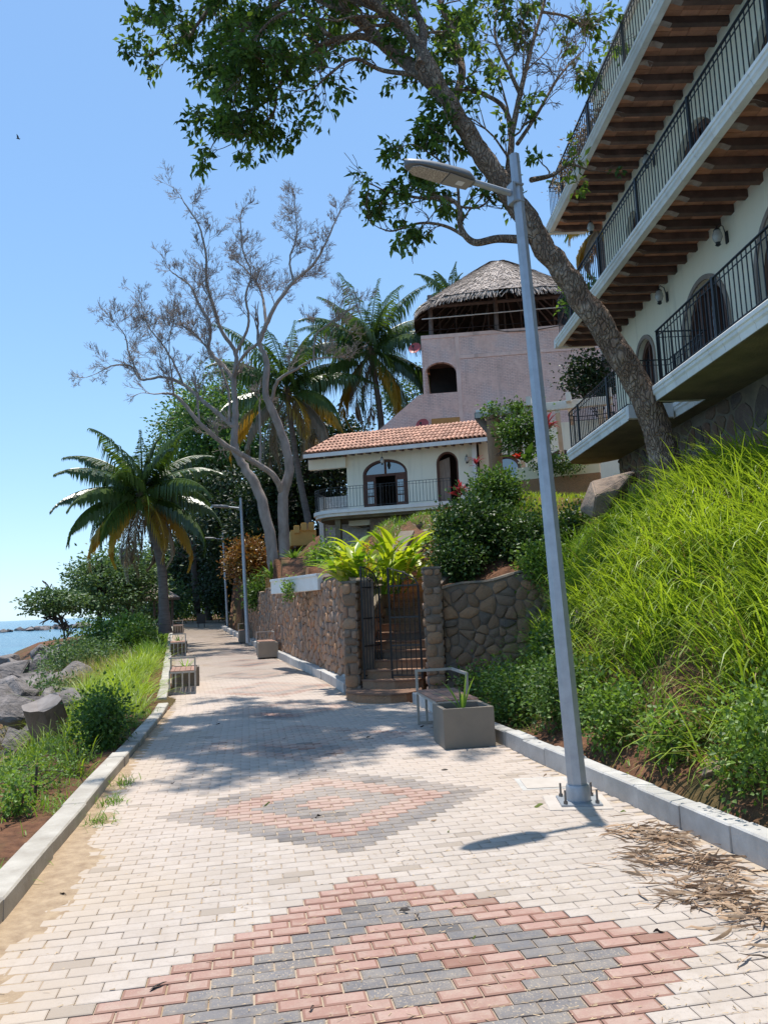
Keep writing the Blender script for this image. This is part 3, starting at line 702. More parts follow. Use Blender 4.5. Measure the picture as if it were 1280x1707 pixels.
street_lamp((2.035, 2.68, 0.0), (1.97, 3.0, 6.03), (-0.97, -0.22), 'tall galvanised street lamp in front, bolted down beside the kerb')
street_lamp((-0.69, 28.18, 0.32), (-0.86, 28.6, 6.35), (-0.97, -0.12), 'slim street lamp beside the second bench under the long wall', False)
street_lamp((-1.9, 46.0, 0.7), (-2.1, 46.4, 6.7), (-0.97, -0.12), 'farthest street lamp, small and grey before the dark trees', False)

# ================================================================ benches with planter boxes
simple('bench_steel', (0.46, 0.41, 0.35), (0.34, 0.30, 0.25), 8, 0.55, 0.15, 60)
simple('bench_wood', (0.36, 0.21, 0.15), (0.24, 0.135, 0.095), 4, 0.7, 0.35, 30, stretch=(6, 1, 6), piece=0.25)
simple('planter_paint', (0.245, 0.205, 0.16), (0.195, 0.165, 0.13), 2.5, 0.75, 0.15, 40)
simple('planter_soil', (0.10, 0.045, 0.03), (0.06, 0.03, 0.02), 20, 0.95, 0.6, 60)
leafy('leaf_pot', (0.10, 0.20, 0.03), (0.30, 0.46, 0.09), 0.35)
def make_bench():
    """local frame: x from path (0) to kerb (0.56), y from the slatted end (0) towards the planter end (-1.95)"""
    r = empty('bench'); W_, Ln = 0.56, 1.38; s = 0.034
    o = MB()
    for x in (s/2, W_-s/2): o.bar((x, 0, 0.0), (x, 0, 0.43), s); o.bar((x, -Ln, 0.0), (x, -Ln, 0.43), s)
    for y in (0, -Ln): o.bar((s/2, y, 0.45), (W_-s/2, y, 0.45), s); o.bar((s/2, y, 0.02), (W_-s/2, y, 0.02), s*0.9)
    for x in (s/2, W_-s/2): o.bar((x, -0.02, 0.445), (x, -Ln+0.02, 0.445), s*0.96)
    o.build('frame', 'bench_steel', r)
    for k in (1, 2, 3): MB().bar((W_*k/4, 0.001, 0.036), (W_*k/4, 0.001, 0.432), 0.03).build('end_bar', 'bench_steel', r)
    for k in range(5):
        MB().box((0.056+k*0.112, -Ln/2, 0.474), (0.106, Ln-0.02, 0.022)).build('seat_slat', 'bench_wood', r, bevel=0.003)
    o = MB(); z = 0.74
    o.bar((s/2, 0, 0.467), (s/2, 0, z), s); o.bar((W_-s/2, -Ln*0.62, 0.467), (W_-s/2, -Ln*0.62, z), s)
    o.bar((0, 0, z+s/2), (W_, 0, z+s/2), s); o.bar((W_-s/2, -s/2, z+s/2-0.0015), (W_-s/2, -Ln*0.62-s/2, z+s/2-0.0015), s); o.build('arm_rail', 'bench_steel', r)
    return r
def make_planter():
    r = empty('planter_box'); w, l, h, t_ = 0.62, 0.62, 0.46, 0.05; o = MB()
    o.box((0, -l/2+t_/2, h/2), (w, t_, h)); o.box((0, l/2-t_/2, h/2), (w, t_, h)); o.box((-w/2+t_/2, 0, h/2-0.0005), (t_, l-2*t_, h-0.001)); o.box((w/2-t_/2, 0, h/2-0.0005), (t_, l-2*t_, h-0.001)); o.box((0, 0, 0.03), (w-2*t_, l-2*t_, 0.04))
    o.build('box', 'planter_paint', r)
    o = MB(); n = 7
    o.add([(-w/2+t_+(w-2*t_)*i/n, -l/2+t_+(l-2*t_)*j/n, h-0.07+0.02*nz(i*1.3, j*1.3)) for j in range(n+1) for i in range(n+1)], [(j*(n+1)+i, j*(n+1)+i+1, (j+1)*(n+1)+i+1, (j+1)*(n+1)+i) for j in range(n) for i in range(n)]); o.build('soil', 'planter_soil', r)
    return r
def copy_tree(o, parent=None):
    c = o.copy(); link(c)
    if parent is not None: c.parent = parent
    for ch in o.children: copy_tree(ch, c)
    return c
bench0, plant0 = make_bench(), make_planter()
def bench_at(x, y, z, rot, blabel, plabel, first=False):
    b = bench0 if first else copy_tree(bench0); p = plant0 if first else copy_tree(plant0)
    b.location = (x, y, z); b.rotation_euler = (0, 0, rot)
    q = Matrix.Rotation(rot, 3, 'Z') @ Vector((0.25, -1.72, 0)); p.location = (x+q.x, y+q.y, z); p.rotation_euler = (0, 0, rot)
    tag(b, blabel, 'bench', 'benches along the path'); tag(p, plabel, 'planter', 'planter boxes at the bench ends'); return p
bench_at(1.68, 7.45, 0.004, rad(-1.5), 'steel and wood bench in the dappled shade just right of the gate', 'brown planter box in front of the bench beside the gate', True)
bench_at(-1.80, 13.6, 0.035, rad(183), 'nearest of the three sea-side benches, slatted end towards us', 'planter box seen through the slats of the nearest sea-side bench')
bench_at(-2.83, 24.75, 0.256, rad(185), 'middle bench of the three on the sea side', 'planter box behind the middle sea-side bench')
bench_at(-4.28, 42.0, 0.60, rad(185), 'farthest bench of the three on the sea side, by the palm trunk', 'planter box behind the farthest sea-side bench')
bench_at(-0.42, 23.5, 0.232, rad(3), 'bench against the foot of the long stone wall', 'planter box at the foot of the long stone wall, nearest the gate')
bench_at(-1.12, 32.2, 0.40, rad(4), 'far bench behind the slim street lamp by the wall', 'planter box behind the slim street lamp')
def blades(name, c, n, h, w_, spread, mat, parent=None, lean=0.5, seg=4, seed=0, up=1.0):
    """arching strap leaves from one root"""
    rg = np.random.default_rng(seed+31); V = []; F = []; A = []
    for i in range(n):
        a = rg.uniform(0, 2*math.pi); d = np.array((math.cos(a), math.sin(a), 0)); y = np.array((-d[1], d[0], 0)); L = h*rg.uniform(0.6, 1.1); ln = lean*rg.uniform(0.3, 1.3); b = len(V); r0 = rg.uniform(0, spread); v = rg.random()
        p = np.asarray(c, float)+d*r0; el = math.pi/2-ln*0.5
        for k in range(seg+1):
            t_ = k/seg; ww = w_*(0.55+1.2*t_-1.75*t_*t_)*0.9 if k < seg else 0.0
            V += [p-y*ww, p+y*ww]; A += [v, v]
            if k: F.append((b+2*k-2, b+2*k-1, b+2*k+1, b+2*k))
            el -= ln*1.1/seg; p = p+(d*math.cos(el)+np.array((0, 0, math.sin(el)*up)))*L/seg
    return nmesh(name, V, F, mat, parent, A, True)
def pot_plant(p, label, h=0.35, n=9, seed=1):
    e = empty('pot_plant', (p.location.x, p.location.y, p.location.z+0.4), label, 'plant', 'plants in the planter boxes')
    blades('foliage', (p.location.x, p.location.y, p.location.z+0.39), n, h, 0.022, 0.1, M['leaf_pot'], e, 0.7, 4, seed); return e
PL = [o for o in bpy.data.objects if o.name.startswith('planter_box')]
pot_plant(PL[0], 'spiky young plant growing in the brown planter beside the gate', 0.5, 8, 2)
pot_plant(PL[1], 'small lime green plant above the nearest sea-side bench', 0.4, 12, 3)
pot_plant(PL[2], 'small lime green plant above the middle sea-side bench', 0.4, 14, 4)
# utility cover set in the paving
uc = empty('utility_cover', (2.0, 3.4, 0), 'pale square concrete utility cover in the paving behind the lamp post', 'cover')
MB().box((2.02, 3.42, -0.008), (0.42, 0.40, 0.03), ((0.98, -0.17, 0), (0.17, 0.98, 0), (0, 0, 1))).build('slab', 'pale_plate', uc, bevel=0.006)
MB().box((2.02, 3.42, -0.013), (0.5, 0.48, 0.03), ((0.98, -0.17, 0), (0.17, 0.98, 0), (0, 0, 1))).build('rim', 'concrete_grey', uc)
# ================================================================ building helpers
simple('cream_plaster', (0.90, 0.81, 0.62), (0.84, 0.745, 0.56), 0.7, 0.92, 0.12, 40, streak=0.25)
simple('cottage_plaster', (0.89, 0.82, 0.66), (0.83, 0.76, 0.60), 0.6, 0.92, 0.12, 40, streak=0.22)
simple('white_trim', (0.80, 0.79, 0.76), (0.68, 0.66, 0.62), 2.0, 0.85, 0.15, 60, piece=0.12, streak=0.3)
simple('beam_wood', (0.19, 0.11, 0.08), (0.085, 0.05, 0.038), 3, 0.8, 0.5, 18, stretch=(1, 1, 1), piece=0.5)
simple('beam_tip', (0.42, 0.34, 0.29), (0.22, 0.15, 0.12), 6, 0.85, 0.3, 30, piece=0.5)
simple('soffit_brick', (0.56, 0.27, 0.16), (0.38, 0.17, 0.10), 5, 0.9, 0.3, 40, piece=0.55)
simple('door_wood', (0.13, 0.052, 0.03), (0.075, 0.032, 0.02), 5, 0.6, 0.3, 30, stretch=(4, 4, 0.6), piece=0.3)
simple('pale_wood', (0.33, 0.26, 0.21), (0.22, 0.165, 0.13), 5, 0.7, 0.3, 30, stretch=(4, 4, 0.6), piece=0.2)
simple('old_concrete', (0.22, 0.19, 0.12), (0.105, 0.09, 0.062), 1.2, 0.95, 0.5, 16, dist=0.03)
simple('dark_inside', (0.035, 0.028, 0.024), (0.02, 0.017, 0.015), 2, 0.9, 0.0)  # near-black colour stands in for the shade inside the openings
simple('rail_black', (0.012, 0.013, 0.016), (0.02, 0.02, 0.022), 12, 0.45, 0.0, spec=0.5)
t = NT('window_glass'); M['window_glass'] = t.done(t.bsdf((0.012, 0.016, 0.022), 0.03, 0, None, 1.0, IOR=1.95))
t = NT('lamp_glass'); M['lamp_glass'] = t.done(t.bsdf((0.42, 0.40, 0.36), 0.25, 0, None, 0.6))
def arch_top(s, sa, sb, zs, zt):
    m, h = (sa+sb)/2, (sb-sa)/2; q = max(0.0, 1-((s-m)/h)**2); return zs+(zt-zs)*math.sqrt(q)
def wall_arches(root, fm, s0, s1, z0, z1, ops, thick, mat, name='wall', step=0.12):
    """plastered wall with arched openings; ops = (sa, sb, z_bottom, z_spring, z_top)"""
    cuts = {round(s0, 4), round(s1, 4)}
    for sa, sb, *_ in ops:
        for k in range(17): cuts.add(round((sa+sb)/2-(sb-sa)/2*math.cos(math.pi*k/16), 4))
    cuts = sorted(cuts); o = MB()
    def q(a, b, za0, zb0, za1, zb1): o.add([fm(a, za0, 0), fm(b, zb0, 0), fm(b, zb1, 0), fm(a, za1, 0)], [(0, 1, 2, 3)])
    for a, b in zip(cuts, cuts[1:]):
        m = (a+b)/2; op = next((p for p in ops if p[0] < m < p[1]), None)
        if op is None: q(a, b, z0, z0, z1, z1); continue
        sa, sb, zb, zs, zt = op; ta, tb = arch_top(a, sa, sb, zs, zt), arch_top(b, sa, sb, zs, zt)
        if zb > z0+0.01: q(a, b, z0, z0, zb, zb)
        q(a, b, ta, tb, z1, z1)
        o.add([fm(a, ta, 0), fm(b, tb, 0), fm(b, tb, -thick), fm(a, ta, -thick)], [(0, 1, 2, 3)])
        o.add([fm(a, zb, 0), fm(b, zb, 0), fm(b, zb, -thick), fm(a, zb, -thick)], [(3, 2, 1, 0)])
    for sa, sb, zb, zs, zt in ops:
        for s in (sa, sb): o.add([fm(s, zb, 0), fm(s, zs, 0), fm(s, zs, -thick), fm(s, zb, -thick)], [(0, 1, 2, 3)])
    P = [fm(s0, z0, 0), fm(s1, z0, 0), fm(s1, z1, 0), fm(s0, z1, 0)]; B = [fm(s0, z0, -thick), fm(s1, z0, -thick), fm(s1, z1, -thick), fm(s0, z1, -thick)]
    o.add(P+B, [(0, 3, 7, 4), (1, 5, 6, 2), (3, 2, 6, 7), (0, 4, 5, 1)])
    return o.build(name, mat, root, fix=False)
def arch_band(fm, sa, sb, zb, zs, zt, wdt, d0, d1):
    """arched frame of width wdt between depths d0 (front) and d1"""
    n = 24; outer = [(sa, zb), (sa, zs)]; inner = [(sa+wdt, zb), (sa+wdt, zs)]
    for k in range(1, n):
        a = math.pi*(1-k/n); m, h = (sa+sb)/2, (sb-sa)/2
        outer.append((m+h*math.cos(a), zs+(zt-zs)*math.sin(a))); inner.append((m+(h-wdt)*math.cos(a), zs+max(0.01, zt-zs-wdt)*math.sin(a)))
    outer += [(sb, zs), (sb, zb)]; inner += [(sb-wdt, zs), (sb-wdt, zb)]
    o = MB(); k = len(outer); V = [fm(*p, d0) for p in outer]+[fm(*p, d0) for p in inner]+[fm(*p, d1) for p in outer]+[fm(*p, d1) for p in inner]; F = []
    for i in range(k-1): F += [(i, i+1, k+i+1, k+i), (k+i, k+i+1, 3*k+i+1, 3*k+i), (2*k+i, 3*k+i, 3*k+i+1, 2*k+i+1), (i, 2*k+i, 2*k+i+1, i+1)]
    F += [(0, k, 3*k, 2*k), (k-1, 3*k-1, 4*k-1, 2*k-1)]
    o.add(V, F); return o
def arch_pane(fm, sa, sb, zb, zs, zt, d):
    n = 16; P = [(sa, zb), (sb, zb)]+[((sa+sb)/2+(sb-sa)/2*math.cos(math.pi*k/n), zs+(zt-zs)*math.sin(math.pi*k/n)) for k in range(n+1)]
    o = MB(); o.add([fm(*p, d) for p in P]+[fm(*p, d-0.02) for p in P], [tuple(range(len(P))), tuple(range(2*len(P)-1, len(P)-1, -1))]); return o
def railing(root, pts, h, spacing, bar=0.013, post_every=2.2, post=0.045, bottom=0.08, mat='rail_black', name='railing', loops=True):
    """pts: base line (x, y, z); every baluster is a piece of its own"""
    P = np.array(pts, float); L = np.concatenate([[0], np.cumsum(np.linalg.norm(np.diff(P, axis=0), axis=1))]); at_ = lambda s: np.array([np.interp(s, L, P[:, i]) for i in range(3)])
    o = MB(); up = np.array((0, 0, 1.0))
    for a, b in zip(P, P[1:]):
        o.bar(a+up*h, b+up*h, 0.04, 0.014); o.bar(a+up*bottom, b+up*bottom, 0.025, 0.012); o.bar(a+up*(h-0.10), b+up*(h-0.10), 0.018, 0.010)
    r = o.build(name, mat, root)
    n = max(2, int(L[-1]/spacing)); mb = MB(); mb.bar((0, 0, bottom), (0, 0, h), bar); me = None
    np_ = max(1, round(L[-1]/post_every))
    for k in range(np_+1):
        c = at_(L[-1]*k/np_); MB().bar(c, c+up*(h+0.02), post).build('post', mat, r)
    for k in range(1, n):
        c = at_(L[-1]*k/n)
        if me is None: first = mb.build('baluster', mat, r); me = first.data; first.matrix_basis = Matrix.Translation(c)
        else: inst(me, 'baluster', Matrix.Translation(c), r)
    return r

# ================================================================ the hotel with three tiers of balconies, on the bank
hth = rad(8.4); HE = np.array((7.03, 14.0, 0.0)); HD = np.array((-math.sin(hth), -math.cos(hth), 0)); HN = np.array((-math.cos(hth), math.sin(hth), 0)); UP = np.array((0, 0, 1.0))
def HP(s, o_, z): return HE+HD*s+HN*o_+UP*z
def hw(s, z, d): return HP(s, -1.3+d, z)
hotel = empty('hotel', tuple(HP(6, -3, 3.6)), 'cream plastered hotel with three tiers of railed balconies on brown timber beams', 'building')
OPS = [(4.42, 6.22, 5.22, 6.35, 7.28), (1.92, 2.9, 5.22, 6.75, 7.22), (7.25, 9.3, 5.22, 6.5, 7.45), (4.5, 6.5, 8.15, 9.2, 10.2), (1.95, 2.75, 8.15, 9.75, 10.2), (7.5, 9.3, 8.15, 9.2, 10.2), (10.6, 12.4, 5.22, 6.5, 7.4), (10.6, 12.4, 8.15, 9.2, 10.2)]
wall_arches(hotel, hw, 0.35, 17.0, 4.6, 8.12, [p for p in OPS if p[4] < 8], 0.3, 'cream_plaster')
wall_arches(hotel, hw, 0.35, 17.0, 8.13, 14.2, [p for p in OPS if p[4] > 8], 0.3, 'cream_plaster')
o = MB(); o.poly([HP(0.35, -1.6, 4.6), HP(0.35, -9, 4.6), HP(0.35, -9, 14.2), HP(0.35, -1.6, 14.2)], HD, 0.25); o.build('gable_wall', 'cream_plaster', hotel)
o = MB(); o.poly([HP(0.9, -2.4, 4.7), HP(17, -2.4, 4.7), HP(17, -2.4, 14), HP(0.9, -2.4, 14)], HN, -0.1); o.build('partition_wall', 'dark_inside', hotel)  # inner wall coloured dark, so the rooms look unlit
o = MB(); o.poly([HP(0.3, -1.2, 14.25), HP(17, -1.2, 14.25), HP(17, -9, 14.25), HP(0.3, -9, 14.25)], UP, 0.2); o.build('roof_slab', 'white_trim', hotel)
for sa, sb, zb, zs, zt in OPS:
    arch_band(hw, sa-0.09, sb+0.09, zb, zs, zt+0.09, 0.09, 0.03, -0.01).build('door_surround', 'pale_wood' if zt < 8 else 'cream_plaster', hotel)
    fr = arch_band(hw, sa, sb, zb, zs, zt, 0.11, -0.10, -0.2).build('door', 'door_wood', hotel)
    arch_pane(hw, sa+0.1, sb-0.1, zb+0.02, zs, zt-0.1, -0.16).build('pane', 'window_glass', fr)
    n = 3 if sb-sa > 1.3 else 2; o = MB()
    for k in range(1, 2*n if n == 3 else n):
        s = sa+(sb-sa)*k/(2*n if n == 3 else n); o.bar(hw(s, zb, -0.12), hw(s, arch_top(s, sa, sb, zs, zt)-0.05, -0.12), 0.08 if k % 2 == 0 else 0.05, 0.05, up=HD)
    o.bar(hw(sa+0.08, zb+0.25, -0.125), hw(sb-0.08, zb+0.25, -0.125), 0.05, 0.5); o.build('mullion', 'door_wood', fr)
def slab(z, name, notch=None, s1=17.0, conc=False, th=0.2):
    P = [(0.15, -1.3), (0.0, -1.0), (0.0, 0.0)] if not conc else [(0.5, -1.3), (0.05, -0.9), (-0.1, -0.45), (0.05, -0.12), (0.35, 0.0)]
    if notch: P += [(notch[0], 0.0), (notch[0], -0.85), (notch[1], -0.85), (notch[1], 0.0)]
    P += [(s1, 0.0), (s1, -1.3)]
    o = MB(); o.poly([HP(s, q-0.05 if q > -1.2 else q+0.001, z-0.01) for s, q in P], UP, -th); return o.build(name, 'old_concrete' if conc else 'white_trim', hotel), P
def edging(P, z, par, h=0.2, step=0.55):
    """moulded white edging: one block beside the other along the rim"""
    k = 0
    for (s0, o0), (s1, o1) in zip(P[1:-2], P[2:-1]):
        a, b = HP(s0, o0, 0), HP(s1, o1, 0); L = np.linalg.norm(b-a)
        n = max(1, round(L/step)); d = (b-a)/L; nn = np.cross(UP, d); nn = nn if np.dot(nn, HN) > 0 or abs(np.dot(nn, HN)) < 0.2 else -nn
        if abs(np.dot(d, HD)) > 0.9: nn = HN
        for i in range(n):
            p, q = a+d*(L*i/n+0.004), a+d*(L*(i+1)/n-0.004); m = MB()
            prof = [(-0.16, 0.012), (0.0, 0.012), (0.015, -0.005), (0.015, -0.06), (-0.005, -0.075), (-0.005, -0.12), (-0.03, -0.15), (-0.045, -h), (-0.16, -h)]
            V = [p+nn*x+UP*(z+y) for x, y in prof]+[q+nn*x+UP*(z+y) for x, y in prof]; c = len(prof)
            m.add(V, [(j, (j+1) % c, c+(j+1) % c, c+j) for j in range(c)]+[tuple(range(c-1, -1, -1)), tuple(c+j for j in range(c))]); m.build('edging_block', 'white_trim', par)
for z, nm in ((8.13, 'balcony_slab'), (11.15, 'balcony_slab')):
    sl_, P = slab(z, nm, th=0.06); edging(P, z, sl_)
    sp_ = 0.47; nb = int(16.6/sp_)
    for k in range(nb+1):
        s = 0.1+k*sp_; m = MB(); hh = 0.125+random.uniform(-.01, .01); ww = 0.115+random.uniform(-.01, .012); zz = z-0.105-hh/2; dz = random.uniform(-.008, .008)
        e0, e1 = -0.16+random.uniform(-.03, .03), -1.34
        prof = [(e1, -hh/2), (e0-0.19, -hh/2), (e0-0.08, -hh/2+0.045), (e0, -0.02), (e0, hh/2), (e1, hh/2)]
        V = [HP(s-ww/2, q, zz+y+dz) for q, y in prof]+[HP(s+ww/2, q, zz+y) for q, y in prof]
        m.add(V, [tuple(range(6)), tuple(range(11, 5, -1))]+[(j, 6+j, 6+(j+1) % 6, (j+1) % 6) for j in range(6)]); bm_ = m.build('beam', 'beam_wood', hotel, bevel=0.006)
        m = MB(); V = [HP(s-ww/2*1.01, q, zz+y+dz) for q, y in ((e0-0.20, -hh/2-0.003), (e0-0.08, -hh/2+0.041), (e0+0.003, -0.022), (e0+0.003, -0.008), (e0-0.07, -hh/2+0.052), (e0-0.2, -hh/2+0.006))]+[HP(s+ww/2*1.01, q, zz+y+dz) for q, y in ((e0-0.20, -hh/2-0.003), (e0-0.08, -hh/2+0.041), (e0+0.003, -0.022), (e0+0.003, -0.008), (e0-0.07, -hh/2+0.052), (e0-0.2, -hh/2+0.006))]
        m.add(V, [tuple(range(6)), tuple(range(11, 5, -1))]+[(j, 6+j, 6+(j+1) % 6, (j+1) % 6) for j in range(6)]); m.build('carved_tip', 'beam_tip', bm_)
    # terracotta tiles lying across the beams; the nearest to us are pieces of their own
    tile = MB(); tile.box((0, 0, 0), (0.228, 0.29, 0.03), ch=0.004); tm = None; rest_ = MB(); kk = 0; Ls = []
    for i in range(int(16.6/0.235)):
        for j in range(4): Ls.append((0.15+i*0.235, -0.33-j*0.30))
    for s, q in Ls:
        z0 = z-0.085+random.uniform(-.004, .004)
        if kk < 150 and s < 10.5:
            if tm is None: ob = tile.build('soffit_tile', 'soffit_brick', sl_); tm = ob.data
            else: ob = inst(tm, 'soffit_tile', Matrix.Identity(4), sl_)
            ob.matrix_basis = frame(HP(s, q, z0), HD, HN, UP); kk += 1
        else: rest_.box(HP(s, q, z0), (0.228, 0.29, 0.03), (HD, HN, UP), random.random())
    rest_.build('soffit_tiles', 'soffit_brick', sl_)['kind'] = 'stuff'
    railing(hotel, [HP(0.1, -1.2, z+0.012), HP(0.1, -0.09, z+0.012), HP(17, -0.09, z+0.012)], 0.92, 0.125)
sl_, P = slab(5.2, 'balcony_slab', (4.55, 5.98), conc=True, th=0.24); edging(P, 5.2, sl_, 0.24, 0.42)
railing(hotel, [HP(0.35, -1.2, 5.21), HP(0.1, -0.8, 5.21), HP(-0.0, -0.45, 5.21), HP(0.15, -0.16, 5.21), HP(0.45, -0.09, 5.21), HP(4.46, -0.09, 5.21), HP(4.46, -0.94, 5.21), HP(6.07, -0.94, 5.21), HP(6.07, -0.09, 5.21), HP(17, -0.09, 5.21)], 0.92, 0.125)
# rubble plinth under the lower balcony
def hb(s, z, d): return HP(s, -1.22+d, z)
o = MB(); o.poly([hb(0.4, 2.8, -0.1), hb(17, 2.8, -0.1), hb(17, 4.97, -0.1), hb(0.4, 4.97, -0.1)], HN, 0.1); o.build('plinth', 'mortar_pale', hotel)
stone_face(hotel, 16.6, 2.1, 0.34, 0.30, lambda s, z, d: hb(0.4+s, 2.85+z, d), 'stone_base', 0.035, 0.03, 41, 250, None, lambda s: abs(s-6))
# wall lanterns
def lantern(p, out, side, root, hang=False):
    p = np.asarray(p, float); out = np.asarray(out, float); c = p+out*0.17
    o = MB(); 
    if not hang:
        o.box(p+out*0.012, (0.08, 0.024, 0.2), (side, out, UP)); o.tube([p+out*0.02+UP*0.03, p+out*0.06+UP*0.2, p+out*0.13+UP*0.24, c+UP*0.19], 0.009, 6)
    else: c = p; o.tube([c+UP*0.2, c+UP*0.36], 0.006, 5)
    o.lathe([(0.012, 0.20), (0.02, 0.17), (0.055, 0.14), (0.06, 0.125)], c, 12); o.lathe([(0.045, -0.085), (0.035, -0.11), (0.05, -0.125), (0.02, -0.15)], c, 12)
    l = o.build('wall_lantern', 'rail_black', root, smooth=True)
    o = MB(); o.lathe([(0.05, 0.125), (0.078, 0.06), (0.085, 0.01), (0.06, -0.06), (0.042, -0.085)], c, 14); o.build('glass', 'lamp_glass', l, smooth=True)
for s, z in ((6.43, 7.6), (3.83, 7.62), (3.79, 10.55), (8.9, 10.55), (9.6, 7.6)): lantern(hw(s, z, 0.0), HN, HD, hotel)
lantern(HP(0.95, -0.8, 10.55), HN, HD, hotel, True); lantern(HP(0.9, -0.9, 7.5), HN, HD, hotel, True)

# ================================================================ white cottage with tiled roof
cth = rad(-24.7); CO = np.array((1.76, 28.0, 0.0)); CA = np.array((math.cos(cth), math.sin(cth), 0)); CN = np.array((math.sin(cth), -math.cos(cth), 0))
def CP(q, off, z): return CO+CA*q+CN*off+UP*z
def cw(q, z, d): return CP(q, -0.7+d, z)
cot = empty('cottage', tuple(CP(3.5, -2, 3.5)), 'white cottage with a red tiled roof and a rounded balcony above the garden', 'building')
simple('roof_tile', (0.52, 0.30, 0.21), (0.36, 0.19, 0.13), 3, 0.85, 0.3, 30, piece=0.55)
simple('roof_bed', (0.24, 0.11, 0.07), (0.16, 0.08, 0.05), 3, 0.9, 0.2)
COPS = [(2.28, 4.17, 5.6, 7.05, 7.66), (5.38, 6.27, 5.6, 7.25, 7.74)]
wall_arches(cot, cw, 1.6, 6.98, 5.0, 8.0, COPS, 0.28, 'cottage_plaster')
o = MB(); o.poly([CP(1.6, -0.98, 5.0), CP(1.6, -5, 5.0), CP(1.6, -5, 8.4), CP(1.6, -0.98, 8.0)], CA, 0.25); o.build('wall', 'cottage_plaster', cot)
o = MB(); o.poly([CP(1.9, -2.6, 5.0), CP(6.9, -2.6, 5.0), CP(6.9, -2.6, 8.3), CP(1.9, -2.6, 8.3)], CN, -0.1); o.build('partition_wall', 'dark_inside', cot)  # room shade behind the doors is put into this wall's colour
o = MB(); o.poly([CP(1.9, -1.0, 5.58), CP(6.9, -1.0, 5.58), CP(6.9, -2.6, 5.58), CP(1.9, -2.6, 5.58)], UP, -0.1); o.build('floor', 'tread', cot)
sa, sb, zb, zs, zt = COPS[0]
fr = arch_band(cw, sa, sb, zb, zs, zt, 0.10, -0.02, -0.16).build('door', 'door_wood', cot)
o = MB(); o.bar(cw(sa+0.05, 7.02, -0.09), cw(sb-0.05, 7.02, -0.09), 0.09, 0.1); o.bar(cw((sa+sb)/2, 7.02, -0.09), cw((sa+sb)/2, 7.6, -0.09), 0.07, 0.06); o.build('transom', 'door_wood', fr)
arch_pane(cw, sa+0.1, sb-0.1, 7.05, 7.1, zt-0.09, -0.11).build('fanlight', 'window_glass', fr)
for q in (sa+0.1, sb-0.1-0.42):
    m = MB(); m.poly([cw(q, zb, -0.05), cw(q+0.42, zb, -0.05), cw(q+0.42, 7.0, -0.05), cw(q, 7.0, -0.05)], CN, -0.05); lf = m.build('door_panel', 'door_wood', fr)
    for zz in (5.98, 6.3, 6.62):
        m = MB(); m.box(cw(q+0.21, zz+0.02, -0.042), (0.25, 0.02, 0.27), (CA, CN, UP)); m.build('pane', 'window_glass', lf)
sa, sb, zb, zs, zt = COPS[1]
fr = arch_band(cw, sa, sb, zb, zs, zt, 0.07, -0.02, -0.2).build('door', 'door_wood', cot)
m = MB(); m.poly([cw(sa+0.07, zb, -0.2), cw(sa+0.5, zb, -0.28), cw(sa+0.5, 7.55, -0.28), cw(sa+0.07, 7.4, -0.2)], CN, -0.04); m.build('door_panel', 'pale_wood', fr)
o = MB(); o.box(CP(0.8, -0.62, 7.66), (1.62, 0.24, 0.42), (CA, CN, UP)); o.build('porch_beam', 'cottage_plaster', cot)
o = MB(); o.box(CP(6.95, -0.66, 6.5), (0.16, 0.2, 3.0), (CA, CN, UP)); o.build('corner_pier', 'white_trim', cot)
# roof: bed, fascia, rafter ends, and each barrel tile
EZ, RZ, RO = 8.04, 9.42, -3.2
o = MB(); o.poly([CP(0.0, 0.02, EZ), CP(7.7, 0.02, EZ), CP(7.45, RO, RZ), CP(0.45, RO, RZ)], UP, -0.06); roof = o.build('roof', 'roof_bed', cot)
o = MB(); o.poly([CP(0.45, RO-0.02, RZ), CP(7.45, RO-0.02, RZ), CP(7.7, -6.4, EZ), CP(0, -6.4, EZ)], UP, -0.06); o.build('roof_slope', 'roof_bed', cot)
MB().box(CP(3.85, 0.03, EZ-0.1), (7.75, 0.05, 0.16), (CA, CN, UP)).build('fascia', 'white_trim', cot)
o = MB(); o.poly([CP(0.02, -0.02, EZ-0.12), CP(7.66, -0.02, EZ-0.12), CP(7.66, -1.0, EZ+0.02), CP(0.02, -1.0, EZ+0.02)], UP, 0.03); o.build('eave_board', 'cottage_plaster', cot)
for k in range(22):
    q = 0.2+k*0.35; MB().bar(CP(q, -0.05, EZ-0.16), CP(q, -0.75, EZ-0.06), 0.07, 0.09).build('rafter_end', 'beam_wood', cot)
NC, NR = 43, 6; tl = MB(); sl_len = math.hypot(RO, RZ-EZ)/NR; V = []; n = 7
for j, (y, rr, zz) in enumerate(((0, 0.088, 0.03), (sl_len*1.14, 0.07, 0.006))):
    for k in range(n): a = math.pi*k/(n-1); V.append((rr*math.cos(a), y, rr*math.sin(a)*0.8+zz))
for j, (y, rr, zz) in enumerate(((0, 0.07, 0.03), (sl_len*1.14, 0.055, 0.006))):
    for k in range(n): a = math.pi*k/(n-1); V.append((rr*math.cos(a), y, rr*math.sin(a)*0.8+zz))
F = [(k, k+1, n+k+1, n+k) for k in range(n-1)]+[(2*n+k+1, 2*n+k, 3*n+k, 3*n+k+1) for k in range(n-1)]+[(k+1, k, 2*n+k, 2*n+k+1) for k in range(n-1)]
tl.add(V, F); tme = None
slope = np.array(CP(0, RO, RZ))-np.array(CP(0, 0, EZ)); slope /= np.linalg.norm(slope)
